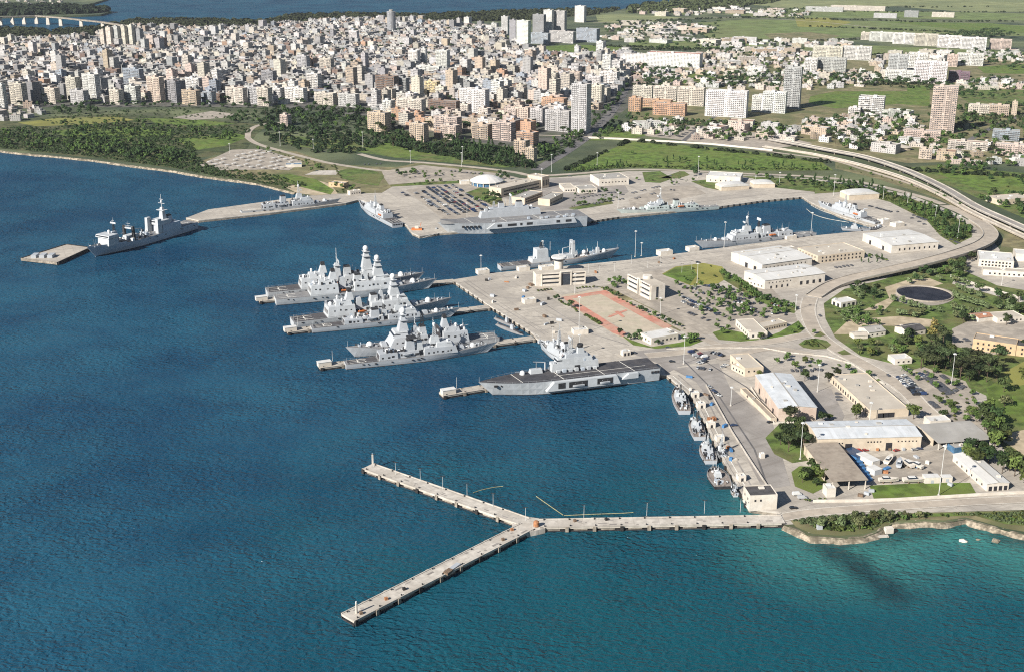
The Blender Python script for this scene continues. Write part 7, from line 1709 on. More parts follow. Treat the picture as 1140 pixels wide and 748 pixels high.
trees_in([(700, 200), (735, 200), (760, 200), (800, 208), (760, 208)], 14, [L_, S_], .4, .7, 6); trees_in([(770, 188), (780, 190), (778, 196), (768, 196)], 4, [B_], .8, 1.1, 4)
# pine belt and parks behind
trees_in([(455, 152), (480, 163), (520, 160), (575, 168), (595, 190), (540, 184), (480, 172), (440, 168), (430, 158)], 120, [T_, B_, T_, P_], .9, 1.4, 6)
trees_in([(290, 122), (345, 118), (400, 122), (450, 140), (455, 160), (420, 165), (380, 160), (300, 150), (280, 138)], 150, [B_, P_, L_, B_], .9, 1.5, 7)
trees_in([(590, 165), (640, 150), (700, 142), (690, 152), (655, 158), (610, 182)], 40, [L_, B_], .8, 1.2, 7)
trees_in([(655, 150), (700, 128), (740, 135), (870, 140), (885, 150), (860, 152), (800, 140), (700, 145)], 70, [B_, L_], .9, 1.3, 7)
trees_in([(660, 78), (720, 75), (760, 92), (740, 100), (690, 92)], 60, [B_, P_], 1.0, 1.5, 9)
tree_row([(0, 121), (60, 119), (215, 120), (290, 121)], 60, [B_, P_], .8, 1.3, 8); tree_row([(650, 150), (675, 128), (692, 106), (700, 85)], 26, [B_], 1, 1.4, 6); tree_row([(640, 158), (660, 140)], 8, [B_], 1, 1.3, 4)
trees_in([(895, 140), (960, 130), (1035, 130), (1080, 120), (1140, 120), (1180, 140), (1180, 165), (1040, 165), (950, 170)], 150, [B_, P_, L_], 1.0, 1.6, 9)
trees_in([(895, 88), (960, 84), (1040, 92), (1060, 100), (1030, 101), (950, 95), (895, 95)], 70, [B_, P_], 1.1, 1.6, 9)
trees_in([(1060, 100), (1180, 100), (1180, 108), (1060, 112)], 30, [B_], 1.1, 1.6, 9); trees_in([(1045, 62), (1140, 70), (1180, 75), (1180, 84), (1060, 72)], 50, [B_, P_], 1.2, 1.8, 10)
trees_in([(770, 88), (870, 80), (900, 84), (895, 92), (860, 100), (790, 98)], 60, [B_, P_], 1.1, 1.6, 9)
trees_in([(1035, 42), (1110, 38), (1130, 43), (1100, 47), (1050, 45)], 70, [P_], 1.5, 2.0, 10)
trees_in([(670, 28), (800, 28), (800, 46), (680, 44)], 90, [B_, P_], 1.2, 1.8, 12); trees_in([(700, 46), (800, 46), (880, 52), (860, 58), (720, 58)], 50, [B_], 1.2, 1.7, 12)
trees_in(CITY, 1100, [B_, P_], .9, 1.5, 10, False)
for v_ in VILLAS[:5] + VILLAS[8:11]: trees_in(v_, 60, [B_, P_, L_], .9, 1.5, 8, True)
# shoreline scrub
trees_in([(-60, 150), (0, 148), (100, 152), (210, 172), (225, 182), (190, 184), (100, 172), (0, 163), (-60, 158)], 260, [S_, L_, B_], .8, 1.5, 3)
trees_in([(55, 140), (130, 136), (200, 142), (280, 150), (262, 158), (180, 152), (80, 150)], 90, [S_, B_, L_], .8, 1.4, 4)
trees_in([(55, 122), (108, 118), (108, 128), (62, 128)], 22, [B_], 1.0, 1.5, 6); trees_in([(250, 130), (285, 126), (290, 138), (260, 140)], 20, [B_], .9, 1.3, 5)
trees_in([(225, 182), (300, 196), (345, 208), (318, 211), (262, 198)], 40, [S_], .6, 1.1, 3)
trees_in([(375, 205), (395, 210), (388, 216), (372, 214)], 8, [S_, L_], .7, 1, 3); tree_row([(372, 184), (380, 200)], 8, [S_], .8, 1.1, 1)
trees_in([(440, 190), (462, 190), (462, 197), (444, 198)], 8, [L_, B_], .7, 1, 4)
def far_wood(name, label, polys, dens, smin, smax, mat='leaf_pine'):
    mb = MB(); r = random.Random(31)
    for poly, n in polys:
        xs_ = [p[0] for p in poly]; ys_ = [p[1] for p in poly]; k = 0
        while k < n:
            x, y = r.uniform(min(xs_), max(xs_)), r.uniform(min(ys_), max(ys_))
            if not inside(x, y, poly): continue
            k += 1; p = P(x, y, dens); s = r.uniform(smin, smax)
            for q in range(16):
                d = Vector((r.gauss(0, 1), r.gauss(0, 1), abs(r.gauss(0, 1)))).normalized(); c = p + Vector((d.x * s, d.y * s, d.z * s * .8 + s * .35))
                n_ = (d + Vector((r.uniform(-.6, .6), r.uniform(-.6, .6), .3))).normalized(); a = n_.orthogonal().normalized(); b = n_.cross(a); l = s * .55
                mb.face([c - a * l, c - b * l * .8, c + a * l, c + b * l])
    return tag(mb.build(name, mat), label, None, kind='stuff')
far_wood('far_wood', 'dark far-off woods along the inner sea', [([(-60, 36), (20, 33), (60, 36), (110, 32), (150, 24), (200, 23), (290, 25), (330, 18), (330, 25), (290, 33), (190, 32), (150, 32), (118, 42), (60, 43), (-60, 47)], 1700), ([(330, 18), (400, 17), (470, 18), (570, 14), (640, 12), (690, 11), (665, 17), (560, 24), (470, 25), (400, 22), (330, 25)], 1100)], ZL, 6, 11)
far_wood('far_wood', 'dark woods covering the peninsula across the inner sea', [([(-80, 18), (0, 18), (70, 16.5), (112, 15), (122, 13), (108, 10.5), (60, 8.5), (-80, 9)], 800)], 6, 9, 16)
far_wood('far_wood', 'dark woods on the far hills beyond the fields', [([(700, 10), (716, 7), (760, 2), (800, -2), (880, 0), (820, 10), (740, 15), (700, 15)], 600)], ZL, 8, 14)
far_wood('scrub_cover', 'dense dark scrub along the shore', [([(-240, 138), (-60, 148), (0, 147), (60, 152), (140, 154), (190, 152), (215, 160), (218, 172), (228, 183), (262, 197), (262, 200), (225, 194.5), (195, 187.5), (150, 181.5), (100, 174.5), (50, 170), (0, 165), (-60, 159), (-240, 150)], 3200), ([(-60, 142), (60, 142), (130, 137), (190, 140), (270, 142), (284, 147), (262, 152), (200, 158), (120, 156), (70, 150), (-60, 150)], 1100), ([(40, 133), (120, 128), (215, 134), (280, 139), (270, 143), (150, 139), (60, 140)], 120), ([(228, 184), (300, 194), (345, 207), (320, 211), (262, 198)], 160), ([(40, 126), (200, 121), (290, 124), (290, 132), (200, 132), (60, 132)], 170)], ZL, .9, 2.1, 'leaf_dark')
far_wood('park_woodland', 'dense dark park trees behind the base', [([(292, 124), (345, 119), (400, 122), (445, 140), (455, 158), (420, 163), (395, 160), (330, 151), (300, 146), (285, 138)], 420), ([(288, 149), (330, 152), (400, 160), (424, 166), (402, 171), (350, 171), (302, 159)], 130), ([(425, 156), (455, 152), (480, 162), (520, 160), (578, 168), (598, 188), (545, 184), (480, 172), (445, 166)], 420), ([(590, 165), (640, 153), (660, 152), (610, 182)], 60), ([(660, 80), (700, 77), (740, 84), (760, 94), (735, 100), (690, 92)], 110)], ZL, 2.0, 4.2, 'leaf_dark')
far_wood('park_woodland', 'dark trees among the villas beyond the motorway', [([(895, 142), (960, 132), (1035, 132), (1060, 125), (1100, 132), (1100, 150), (1040, 166), (950, 168)], 170), ([(1070, 120), (1180, 118), (1180, 145), (1140, 148), (1090, 140)], 200), ([(895, 84), (960, 84), (1040, 92), (1060, 100), (1030, 101), (950, 93), (895, 93)], 120), ([(660, 150), (700, 140), (740, 134), (870, 140), (885, 150), (800, 141), (700, 148)], 130), ([(780, 88), (870, 80), (900, 84), (895, 92), (860, 100), (790, 98)], 120)], ZL, 2.0, 4.5, 'leaf_pine')
far_wood('scrub_cover', 'green bushes over the shore rocks', [([(882, 579), (930, 573.5), (1000, 572), (1040, 573), (1000, 578), (970, 588), (940, 591), (906, 588)], 260), ([(1040, 573), (1180, 568), (1180, 588), (1120, 582), (1085, 573)], 240)], ZL, .5, 1.2, 'leaf_olive')
far_wood('scrub_cover', 'low bushes of the green bank', [([(905, 202), (960, 208), (1014, 221), (1058, 239), (1080, 252), (1082, 262), (1064, 271), (1047, 262), (1032, 246), (990, 224), (946, 213), (907, 213)], 500), ([(632, 188), (700, 184), (830, 188), (920, 188), (925, 190), (830, 190), (700, 187), (640, 191)], 260)], ZL, .8, 1.8, 'leaf_mid')
rh = random.Random(77)
def hedgerow(polys): return [([(a[0], a[1] - .5), (b[0], b[1] - .5), (b[0], b[1] + .5), (a[0], a[1] + .5)], n) for a, b, n in polys]
far_wood('hedgerows', 'thin dark hedgerows between the far fields', hedgerow([((690, 25), (860, 19), 90), ((770, 45), (900, 46), 80), ((860, 48), (1060, 40), 90), ((900, 30), (1180, 41), 110), ((830, 20), (1000, 24), 70), ((1000, 25), (1180, 24), 80), ((905, 96), (1035, 94), 60), ((860, 60), (1000, 62), 90), ((700, 56), (860, 55), 120), ((1035, 120), (1180, 118), 70), ((950, 14), (1180, 14), 60), ((660, 52), (760, 54), 60), ((1000, 190), (1180, 200), 50), ((628, 191), (700, 158), 40), ((700, 157), (925, 182), 60), ((880, 10), (1100, 8), 50)]), ZL, 2.0, 4.5, 'leaf_pine')
# the 300 largest stand as trees, the shrubs likewise; the rest is one mass
WANT.sort(key=lambda w_: -w_[0])
nt_ = {'tree': 300, 'shrub': 240}; mass = {}
for _, kind, p, s in WANT:
    g = 'shrub' if kind == 'shrub' else 'tree'
    if nt_[g] > 0: nt_[g] -= 1; tree(kind, p, s)
    else: mass.setdefault(g, []).append((kind, p, s))
for g, L in mass.items():
    by = {}
    for kind, p, s in L: by.setdefault(kind, []).append((p, s))
    vs = []; fs = []; ms = []; names = []
    for kind, Q in by.items():
        me0 = KINDS[kind][1][0][0]; mi = len(names); names.append(me0.materials[0].name)
        base = [v.co.copy() for v in me0.vertices]; faces = [tuple(f.vertices) for f in me0.polygons]
        # far ones need fewer, larger leaf faces
        step = 3; base_f = faces[::step]
        for p, s in Q:
            a = rr.uniform(0, 6.28); ca, sa = math.cos(a), math.sin(a); n0 = len(vs)
            for f in base_f:
                c = sum((base[i] for i in f), Vector()) / len(f); k = len(vs)
                for i in f:
                    q = c + (base[i] - c) * 1.7; vs.append((p.x + s * (q.x * ca - q.y * sa), p.y + s * (q.x * sa + q.y * ca), p.z + s * q.z))
                fs.append(tuple(range(k, k + len(f)))); ms.append(mi)
    me = bpy.data.meshes.new('woodland'); me.from_pydata(vs, [], fs)
    for n_ in names: me.materials.append(MATS[n_])
    me.polygons.foreach_set('material_index', ms); me.update()
    tag(link('woodland' if g == 'tree' else 'scrub', me), 'scattered far trees of the town and fields' if g == 'tree' else 'scattered low scrub', None, kind='stuff')
print('TREES', len(WANT))

# ------------------------------------------------------------------ cars
def car_data(col, van=False):
    mb = MB(); l, w_, = (4.4, 1.76) if not van else (5.4, 2.0)
    prof = [(-l / 2, .35), (l / 2, .35), (l / 2, .72), (l * .26, .9), (-l * .47, .95), (-l / 2, .8)] if not van else [(-l / 2, .4), (l / 2, .4), (l / 2, 1.0), (l * .38, 1.2), (-l * .5, 1.2)]
    n = len(prof)
    for s in (-1, 1): mb.face([(x, s * w_ / 2, z) for x, z in (prof if s < 0 else prof[::-1])])
    for i in range(n):
        a, b = prof[i], prof[(i + 1) % n]; mb.face([(a[0], -w_ / 2, a[1]), (a[0], w_ / 2, a[1]), (b[0], w_ / 2, b[1]), (b[0], -w_ / 2, b[1])][::-1])
    cab = MB(); top = MB()
    z0, z1 = (.9, 1.42) if not van else (1.18, 2.1)
    x0, x1 = (-l * .45, l * .24) if not van else (-l * .5, l * .36)
    cab.fru(x0, x1, -w_ * .47, w_ * .47, z0, z1, .45 if not van else .05, .75, .14, .14, bottom=False)
    top.fru(x0 + .5, x1 - .8, -w_ * .38, w_ * .38, z1 + .003, z1 + .05, .05, .05, .05, .05)
    wh = MB()
    for x in (-l * .31, l * .31):
        for y in (-w_ / 2 + .02, w_ / 2 - .02): wh.tube((x, y - .1, .32), (x, y + .1, .32), .33, 10)
    m = 'car_' + col
    return mb.data('body', m), cab.data('cabin_glass', 'glass' if not van else m), top.data('roof_panel', m), wh.data('wheels', 'tyre')
CARD = {(c, v): car_data(c, v) for c in CARCOL for v in (False, True)}
NCAR = 0; REST = []
def car(p, rz, col=None, van=False, lab='car', label=None):
    global NCAR
    if NCAR >= 298: REST.append((p, rz)); return
    NCAR += 1
    col = col or rr.choice(['dark grey', 'black', 'dark blue', 'dark grey', 'black', 'black', 'dark blue', 'dark grey', 'silver', 'silver', 'white', 'red' if rr.random() < .3 else 'silver'])
    b, g, r_, w_ = CARD[(col, van)]
    o = link('parked_van' if van else 'parked_car', b); o.location = p + Vector((0, 0, .22)); o.rotation_euler = (0, 0, rz)
    tag(o, label, 'van' if van else 'car', 'vehicles parked at the base')
    link('cabin', g, o); link('roof_panel', r_, o); link('wheel_set', w_, o)
    if not label: later(o, f'{col} parked ' + ('van' if van else 'car'))
def car_row(a, b, n, skip=.25, turn=90, van=.08):
    A, B = P(*a), P(*b); d = B - A; az = math.atan2(d.y, d.x)
    m = max(n, 1)
    for i in range(m):
        if rr.random() < skip: continue
        car(A.lerp(B, (i + .5) / m) + Vector((rr.uniform(-.25, .25), rr.uniform(-.25, .25), 0)), az + rad(turn) + (math.pi if rr.random() < .4 else 0) + rr.uniform(-.04, .04), van=rr.random() < van)
mark('the first quay carpark', P(500, 225)); mark('the rows before the dome hall', P(535, 235)); mark('the parade carpark', P(790, 335)); mark('the upper parade carpark', P(770, 322)); mark('the far end of the parade carpark', P(850, 340)); mark('the southern carpark', P(1060, 440)); mark('the southern carpark entrance', P(1020, 425)); mark('the tug quay carpark', P(780, 398)); mark('the boat yard', P(1000, 520)); mark('the pale canopy carpark', P(280, 178)); mark('the basin end', P(1000, 240)); mark('the school carpark', P(720, 215)); mark('the roundabout bed', P(907, 383)); mark('the olive garden', P(1080, 338)); mark('the pond', P(1029, 330)); mark('the dark pines', P(1075, 412)); mark('the shore scrub', P(970, 582)); mark('the shore road end', P(1100, 572)); mark('the green bank', P(1050, 250)); mark('the hedge', P(845, 330)); mark('the yard tree bed', P(880, 490)); mark('the small yard lawn', P(903, 532)); mark('the round shore trees', P(1105, 485)); mark('the parade ground', P(690, 350)); mark('the pine belt', P(520, 170)); mark('the town park', P(370, 140)); mark('the meadow corner', P(1110, 225)); mark('the field', P(790, 176)); mark('the shoreline scrub', P(120, 160)); mark('the scrub point', P(260, 190)); mark('the villa quarter', P(960, 150)); mark('the villa slope', P(1085, 178))
car_row((470, 213), (512, 241), 30, .12); car_row((476, 209.5), (518, 238), 30, .15); car_row((487, 208), (530, 237), 30, .12); car_row((503, 206.5), (546, 233), 26, .2); car_row((481, 209), (524, 237.5), 30, .3); car_row((495, 207), (538, 235), 28, .3); car_row((462, 215), (500, 240), 24, .4); car_row((447, 215), (458, 221), 6, .4); car_row((474, 226), (492, 236), 9, .5)
car_row((755, 334), (783, 347), 12, .15); car_row((759, 331), (790, 345), 13, .2); car_row((790, 345), (800, 352), 5, .3)
for y, x0, x1 in ((321, 760, 775), (327, 775, 800), (332, 802, 830), (337, 815, 850), (326, 800, 816), (343, 828, 842), (349, 852, 876), (319, 786, 806), (340, 858, 872)): car_row((x0, y), (x1, y + 2), 8, .35)
car_row((768, 392), (784, 403), 6, .1); car_row((772, 390), (788, 401), 6, .1); car_row((775, 410), (792, 412), 5, .1); car_row((792, 393), (806, 397), 6, .15); car_row((777, 405), (786, 402), 4, .2)
car_row((789, 430), (802, 442), 5, .1, 20); car_row((696, 394), (708, 393), 3, .3); 
car_row((1000, 420), (1022, 442), 17, .12); car_row((1006, 418), (1028, 440), 17, .15); car_row((1024, 416), (1056, 440), 20, .15); car_row((1030, 414), (1062, 440), 20, .2); car_row((1048, 418), (1068, 432), 10, .25); car_row((1060, 436), (1074, 430), 6, .2); car_row((1034, 446), (1046, 456), 7, .3); car_row((1055, 450), (1080, 466), 8, .5)
car_row((880, 413), (905, 413), 9, .3); car_row((905, 411), (920, 413), 4, .3); car_row((876, 424), (890, 428), 4, .5)
car_row((964, 229), (993, 237), 11, .15); car_row((1016, 240), (1034, 247), 8, .2); car_row((1014, 243), (1030, 251), 6, .3); car_row((996, 236), (1002, 237), 3, .2)
car_row((703, 216), (735, 208), 10, .4); car_row((706, 222), (740, 213), 10, .45); car_row((745, 212), (770, 214), 7, .5)
car_row((988, 276), (1010, 268), 4, .5); car_row((1048, 262), (1068, 272), 8, .3)
car_row((440, 193), (470, 191), 8, .4); car_row((455, 198), (500, 195), 10, .4); car_row((500, 191), (540, 195), 9, .4); car_row((395, 184), (430, 183), 8, .3); car_row((760, 346), (790, 358), 10, .3); car_row((806, 340), (850, 350), 12, .3); car_row((812, 327), (846, 333), 10, .35); car_row((932, 437), (938, 462), 7, .4); car_row((888, 440), (905, 460), 6, .4); car_row((1030, 470), (1060, 468), 6, .4); car_row((920, 300), (950, 296), 7, .4); car_row((1060, 285), (1085, 292), 6, .3); car_row((1085, 385), (1070, 375), 5, .3); car_row((640, 222), (690, 214), 12, .4); car_row((660, 228), (695, 222), 9, .4)
for a, b, n in (((640, 160), (692, 106), 26), ((648, 162), (698, 108), 22), ((930, 168), (1040, 205), 9), ((620, 197), (900, 196), 10), ((905, 345), (1000, 428), 5), ((1060, 282), (930, 315), 5), ((1110, 140), (1062, 172), 8)): car_row(a, b, n, .3, 0)
if REST:
    mb = MB()
    for p, a in REST:
        n0 = len(mb.v); mb.fru(-2.2, 2.2, -.88, .88, .3, .95, .1, .1, .05, .05); mb.fru(-1.9, 1.1, -.8, .8, .953, 1.42, .5, .7, .15, .15)
        c_, s_ = math.cos(a), math.sin(a)
        for i in range(n0, len(mb.v)): x, y, z = mb.v[i]; mb.v[i] = (p.x + x * c_ - y * s_, p.y + x * s_ + y * c_, p.z + z)
    tag(mb.build('parked_cars', 'car_dark grey'), 'further parked cars', None, kind='stuff')
print('CARS', NCAR, len(REST))
NCAR = min(NCAR, 280)
for x, y, rz, c_, v in ((777, 293, .1, 'black', 0), (857, 470.5, .5, 'black', 0), (883, 566, .1, 'black', 0), (817, 474, .2, 'dark blue', 0), (1023, 500, .1, 'dark blue', 0), (1018, 501, .3, 'silver', 0), (963, 502, .3, 'red', 0), (955, 503, .2, 'red', 1), (998, 502, .4, 'red', 0), (744, 388, .1, 'dark grey', 0), (748, 403, .1, 'black', 0), (808, 407, .2, 'white', 0), (805, 409, .3, 'silver', 0), (893, 555, .1, 'silver', 1), (887, 551, .2, 'white', 1)): car(P(x, y), rz, c_, bool(v))
# pale canopies of the shoreline carpark
can = MB().fru(-3.6, 3.6, -1.7, 1.7, 2.3, 2.5, .1, .1, .1, .1).data('canopy_roof', 'white_roof'); pst = MB()
for x in (-3, 3): pst.box(x - .12, x + .12, -.12, .12, -.2, 2.3)
pst = pst.data('canopy_frame', 'pole_steel')
ANG = math.atan2((P(287, 169) - P(220, 182)).y, (P(287, 169) - P(220, 182)).x)
for j in range(7):
    for i in range(10):
        if rr.random() < .16: continue
        x, y = 226 + j * 13.5 + i * 7.6, 183.6 + j * 1.0 - i * 1.75
        if not inside(x, y, [(224, 185), (258, 168), (292, 167), (337, 180.5), (322, 190), (300, 189.5), (240, 190)]): continue
        t = thing('car_canopy', None, 'canopy', P(x, y), ANG + rr.uniform(-.05, .05), 'pale canopies of the shoreline carpark'); link('canopy_roof', can, t); link('frame', pst, t); later(t, 'pale flat parking canopy')

# ------------------------------------------------------------------ light masts and lamp posts
def mast(x, y, top, label=None, r_=.22):
    p = P(x, y); h = rise(p, top); t = thing('light_mast', label, 'light mast', p, 0, 'tall light masts of the base')
    MB().tube((0, 0, -.3), (0, 0, h), r_, 8, r_ * .5).build('pole', 'pole_steel', t)
    mb = MB().cyl(0, 0, h - .6, h - .2, .9, .9, 10)
    for k in range(6): a = 1.047 * k; mb.box(1.0 * math.cos(a) - .25, 1.0 * math.cos(a) + .25, 1.0 * math.sin(a) - .25, 1.0 * math.sin(a) + .25, h - 1.0, h - .4)
    mb.build('lamp_head', 'pole_steel', t)
    MB().cyl(0, 0, -.2, .5, .8, .8, 10).build('footing', 'pale_concrete', t)
    if not label: later(t, 'tall pale light mast')
for x, y, tp in ((707, 286, 257), (714, 285, 270), (806, 276, 247), (902.5, 263, 236.5), (777, 198, 174), (776, 315, 293), (841, 204, 196), (867.6, 206, 192), (928, 218, 194.5), (983, 222, 208), (1010, 229, 216), (1041, 245, 229), (1066, 266, 239.5), (890.7, 511, 469.5), (968, 469, 447), (1045, 551, 495), (813.5, 451.5, 430), (735, 350.6, 331), (761, 405, 374), (885.7, 346, 328), (1059, 428, 393), (535.6, 305, 284), (604, 291, 268), (614, 192, 172), (664.7, 184, 170), (514, 186, 170), (603, 212, 188), (312, 163, 147), (349, 168, 155), (404, 165, 147), (515, 181, 163), (640, 327, 304.6), (644.5, 372, 330), (644.8, 396, 372), (520, 245, 226), (457, 182, 168), (688, 232, 214), (735, 225, 210), (256, 171, 160), (910, 436, 405), (1115, 318, 300)): mast(x, y, tp)
def lamp(x, y, h, z=ZL, lab='short lamp post', two=True):
    p = P(x, y, z); t = thing('lamp_post', None, 'lamp post', p, 0, 'short lamp posts'); MB().tube((0, 0, -.2), (0, 0, h), .12, 6, .08).build('pole', 'pole_steel', t)
    mb = MB().box(-1.3, 1.3, -.14, .14, h, h + .18); mb.box(-1.3, -.7, -.25, .25, h - .12, h - .004); mb.box(.7, 1.3, -.25, .25, h - .12, h - .004); mb.build('lamp_head', 'fender_rubber', t); later(t, lab)
for x, y in ((703, 294), (721, 299), (684, 303), (667, 306), (735, 297), (650, 309), (655, 304), (759, 304), (770, 301), (615, 376), (637, 388)): lamp(x, y, 9)
for x, y in ((416, 519), (440.5, 528), (468, 535), (493, 544), (520, 552), (549, 563), (585, 579)): lamp(x, y, 8, 3.0, 'thin lamp post on the far jetty arm')
for x, y in ((650, 576), (720, 573.5), (784, 571), (824, 569.5)): lamp(x, y, 8, 3.0, 'thin lamp post on the straight jetty')
def beacon(x, y, z, h, label):
    p = P(x, y, z); t = thing('beacon', label, 'beacon', p); MB().cyl(0, 0, -.05, h, .6, .5, 12).build('column', 'pale_concrete', t); MB().cyl(0, 0, h, h + .8, .4, .4, 10).build('lantern', 'pole_steel', t)
beacon(415, 516, 3.0, 6, 'pale beacon column on the far jetty tip'); beacon(397, 682, 3.0, 5.6, 'pale beacon column on the near jetty tip')
# things lying on the jetties
p = P(597, 585.5, 3.03); t = thing('mooring_buoy', 'rusty brown mooring buoy laid on the jetty fork', 'buoy', p)
MB().cyl(0, 0, .2, 2.8, 1.6, 1.6, 16).build('drum', 'rust', t); MB().cyl(0, 0, 2.804, 3.6, 1.6, .6, 16).build('cone_top', 'rust', t); MB().cyl(0, 0, -.02, .196, 1.4, 1.4, 12).build('cradle', 'timber', t)
t = thing('work_float', 'orange and white work float at the corner of the dome hall quay', 'boat', P(464, 256, ZL + .02)); MB().fru(-6, 6, -3, 3, -.02, 1.6, .5, .5, .3, .3).build('hull', 'boat_orange', t); MB().box(-2, 2, -1.5, 1.5, 1.604, 4.2).build('cabin', 'white_wall', t); MB().tube((3, 0, 1.6), (5, 0, 8), .25, 6).build('jib', 'boat_orange', t)
def crate(x, y, z, sx, sy, sz, mat, label, rz=.3, nm='crate'):
    o = MB().fru(-sx / 2, sx / 2, -sy / 2, sy / 2, 0, sz, .05, .05, .05, .05).build(nm, mat); o.location = P(x, y, z); o.rotation_euler = (0, 0, rz); tag(o, label, nm.replace('_', ' ')); return o
crate(505, 632, 3.01, 9, 2.6, .9, 'ship_grey', 'grey gangway folded on the near jetty arm', rad(57), 'gangway'); crate(499, 637, 3.01, 5, 3, 1.2, 'timber', 'dark pallet stack beside the folded gangway', rad(57), 'pallet_stack')
for k, (x, y) in enumerate(((560, 601), (450, 656), (430, 667), (640, 580), (675, 578.5), (570, 590), (402, 683))): crate(x, y, 3.01, 1.6, 1.6, 1.2, ['timber', 'fender_rubber', 'rust'][k % 3], None, .5, 'bollard_box'); later(COL.objects[-1], 'small dark box')
for o in list(COL.objects):
    if o.name.startswith('bollard_box'): o['group'] = 'small boxes on the jetties'
for lb_, x, y in (('white hut on the tip of the uppermost finger pier', 291, 334), ('white hut on the tip of the middle finger pier', 323, 368), ('white hut on the tip of the lowest frigate pier', 361, 406.5), ('white hut on the tip of the short finger pier behind the landing ship', 499, 437.5)):
    t = thing('pier_hut', lb_, 'hut', P(x, y, 2.63), rad(24), 'huts on the finger pier tips'); MB().box(-5, 5, -2.4, 2.4, 0, 3.2).build('wall', 'white_wall', t); MB().box(-5.2, 5.2, -2.6, 2.6, 3.204, 3.5).build('roof', 'white_roof', t); MB().box(5.004, 5.06, -.8, .8, 0.1, 2.2).build('door', 'ship_grey', t); MB().tube((6.5, 0, -.1), (6.5, 0, 11), .14, 6, .08).build('mast', 'pole_steel', t)
# shore hut blocks and rocks
crate(989, 592.5, .5, 4.5, 3.0, 3.2, 'white_wall', 'little white block standing on the shore rocks', .2, 'shore_block'); crate(912, 590, 1.6, 3, 2, 3.4, 'ship_grey', 'grey post block at the shore end', .1, 'shore_block'); crate(980, 597.5, .3, 9, 2, .8, 'pale_concrete', 'pale slipway slab by the white shore block', .1, 'slipway_slab')
def rock(x, y, s, label, mat='rock'):
    r = random.Random(int(x)); bm = bmesh.new(); bmesh.ops.create_icosphere(bm, subdivisions=2, radius=1)
    for v in bm.verts: v.co *= 1 + .5 * pnoise(v.co * 1.3 + Vector((x, y, 0)))
    for v in bm.verts: v.co = Vector((v.co.x * s * 1.3, v.co.y * s, v.co.z * s * .55))
    me = bpy.data.meshes.new('sea_rock'); bm.to_mesh(me); bm.free(); me.materials.append(MATS[mat]); o = link('sea_rock', me); o.location = P(x, y, .1); tag(o, label, 'rock', 'rocks in the shallows')
rock(1072.5, 602, 1.7, 'pale rock in the shallows, brightest of three', 'white_wall'); rock(1089, 600.5, .9, 'tiny rock between two larger ones in the shallows'); rock(1108.5, 602, 2.0, 'brown rock in the shallows by the frame edge')
rr2 = random.Random(3)
for k in range(110):
    t_ = rr2.random() * (len(COAST_SE) - 3); i = int(t_); a, b = COAST_SE[i], COAST_SE[i + 1]; f = t_ - i
    x, y = a[0] + (b[0] - a[0]) * f, a[1] + (b[1] - a[1]) * f + rr2.uniform(-1.8, 1.6)
    s = rr2.uniform(.5, 2.3)
    bm = bmesh.new(); bmesh.ops.create_icosphere(bm, subdivisions=2, radius=1)
    for v in bm.verts: v.co *= 1 + .55 * pnoise(v.co * 1.2 + Vector((x, y, k)))
    for v in bm.verts: v.co = Vector((v.co.x * s * 1.4, v.co.y * s, v.co.z * s * .6))
    me = bpy.data.meshes.new('shore_rock'); bm.to_mesh(me); bm.free(); me.materials.append(MATS['rock']); o = link('shore_rock', me); o.location = P(x, y, .9); tag(o, None, 'rock', 'rocks along the shore'); later(o, 'low brown shore rock')
# ------------------------------------------------------------------ boat yard
def yacht(x, y, rz, l, label, mat='white_wall'):
    p = P(x, y); t = thing('motor_boat', label, 'boat', p, rz); mb = MB(); n = 10; vs = []
    for i in range(n + 1):
        u = i / n; hb_ = l * .15 * (1 - max(0, (u - .5) / .5) ** 2.2); hb_ = max(hb_, .03); z1 = 2.6 + .5 * u
        vs += [(u * l, -hb_, z1), (u * l, -hb_ * .6, 1.0), (u * l, hb_ * .6, 1.0), (u * l, hb_, z1)]
    mb.mesh(vs, [(4 * i + (k + 1) % 4, 4 * i + k, 4 * i + k + 4, 4 * i + (k + 1) % 4 + 4) for i in range(n) for k in range(4)] + [(0, 1, 2, 3), (4 * n + 3, 4 * n + 2, 4 * n + 1, 4 * n)]); mb.build('hull', mat, t)
    MB().fru(l * .18, l * .62, -l * .09, l * .09, 2.6, 3.8, .3, 1.4, .2, .2).build('cabin', 'glass', t); MB().fru(l * .2, l * .48, -l * .08, l * .08, 3.804, 4.0, .1, .1, .1, .1).build('cabin_roof', 'white_roof', t)
    mb = MB()
    for u in (.2, .6): mb.box(u * l - .2, u * l + .2, -l * .12, l * .12, -.1, 1.0)
    mb.build('cradle', 'timber', t)
yacht(978, 537, .05, 12, 'white motor boat on a cradle at the sunny end of the lawn'); yacht(1005, 537, .05, 15, 'larger white motor boat with dark windscreen on a cradle by the lawn'); yacht(986, 518, 1.0, 13, 'white boat on a cradle in the back row of the boat yard, sunny end', 'white_wall'); yacht(1000, 522, 1.2, 12, 'grey boat between two white ones in the back row of the boat yard', 'ship_grey'); yacht(1016, 522, 1.9, 13, 'white boat on a cradle, middle of the back row of the boat yard'); yacht(1027, 523, 2.2, 12, 'white boat with dark cover at the shady end of the boat yard')
def container(x, y, rz, l, w_, h, mat, label, roof='white_roof'):
    t = thing('yard_container', label, 'container', P(x, y), rz); MB().box(-l / 2, l / 2, -w_ / 2, w_ / 2, 0, h).build('body', mat, t); MB().box(-l / 2 - .1, l / 2 + .1, -w_ / 2 - .1, w_ / 2 + .1, h + .004, h + .14).build('roof', roof, t); MB().box(-.9, .9, -w_ / 2 - .05, -w_ / 2 - .003, .2, 2.2).build('door', 'ship_grey', t)
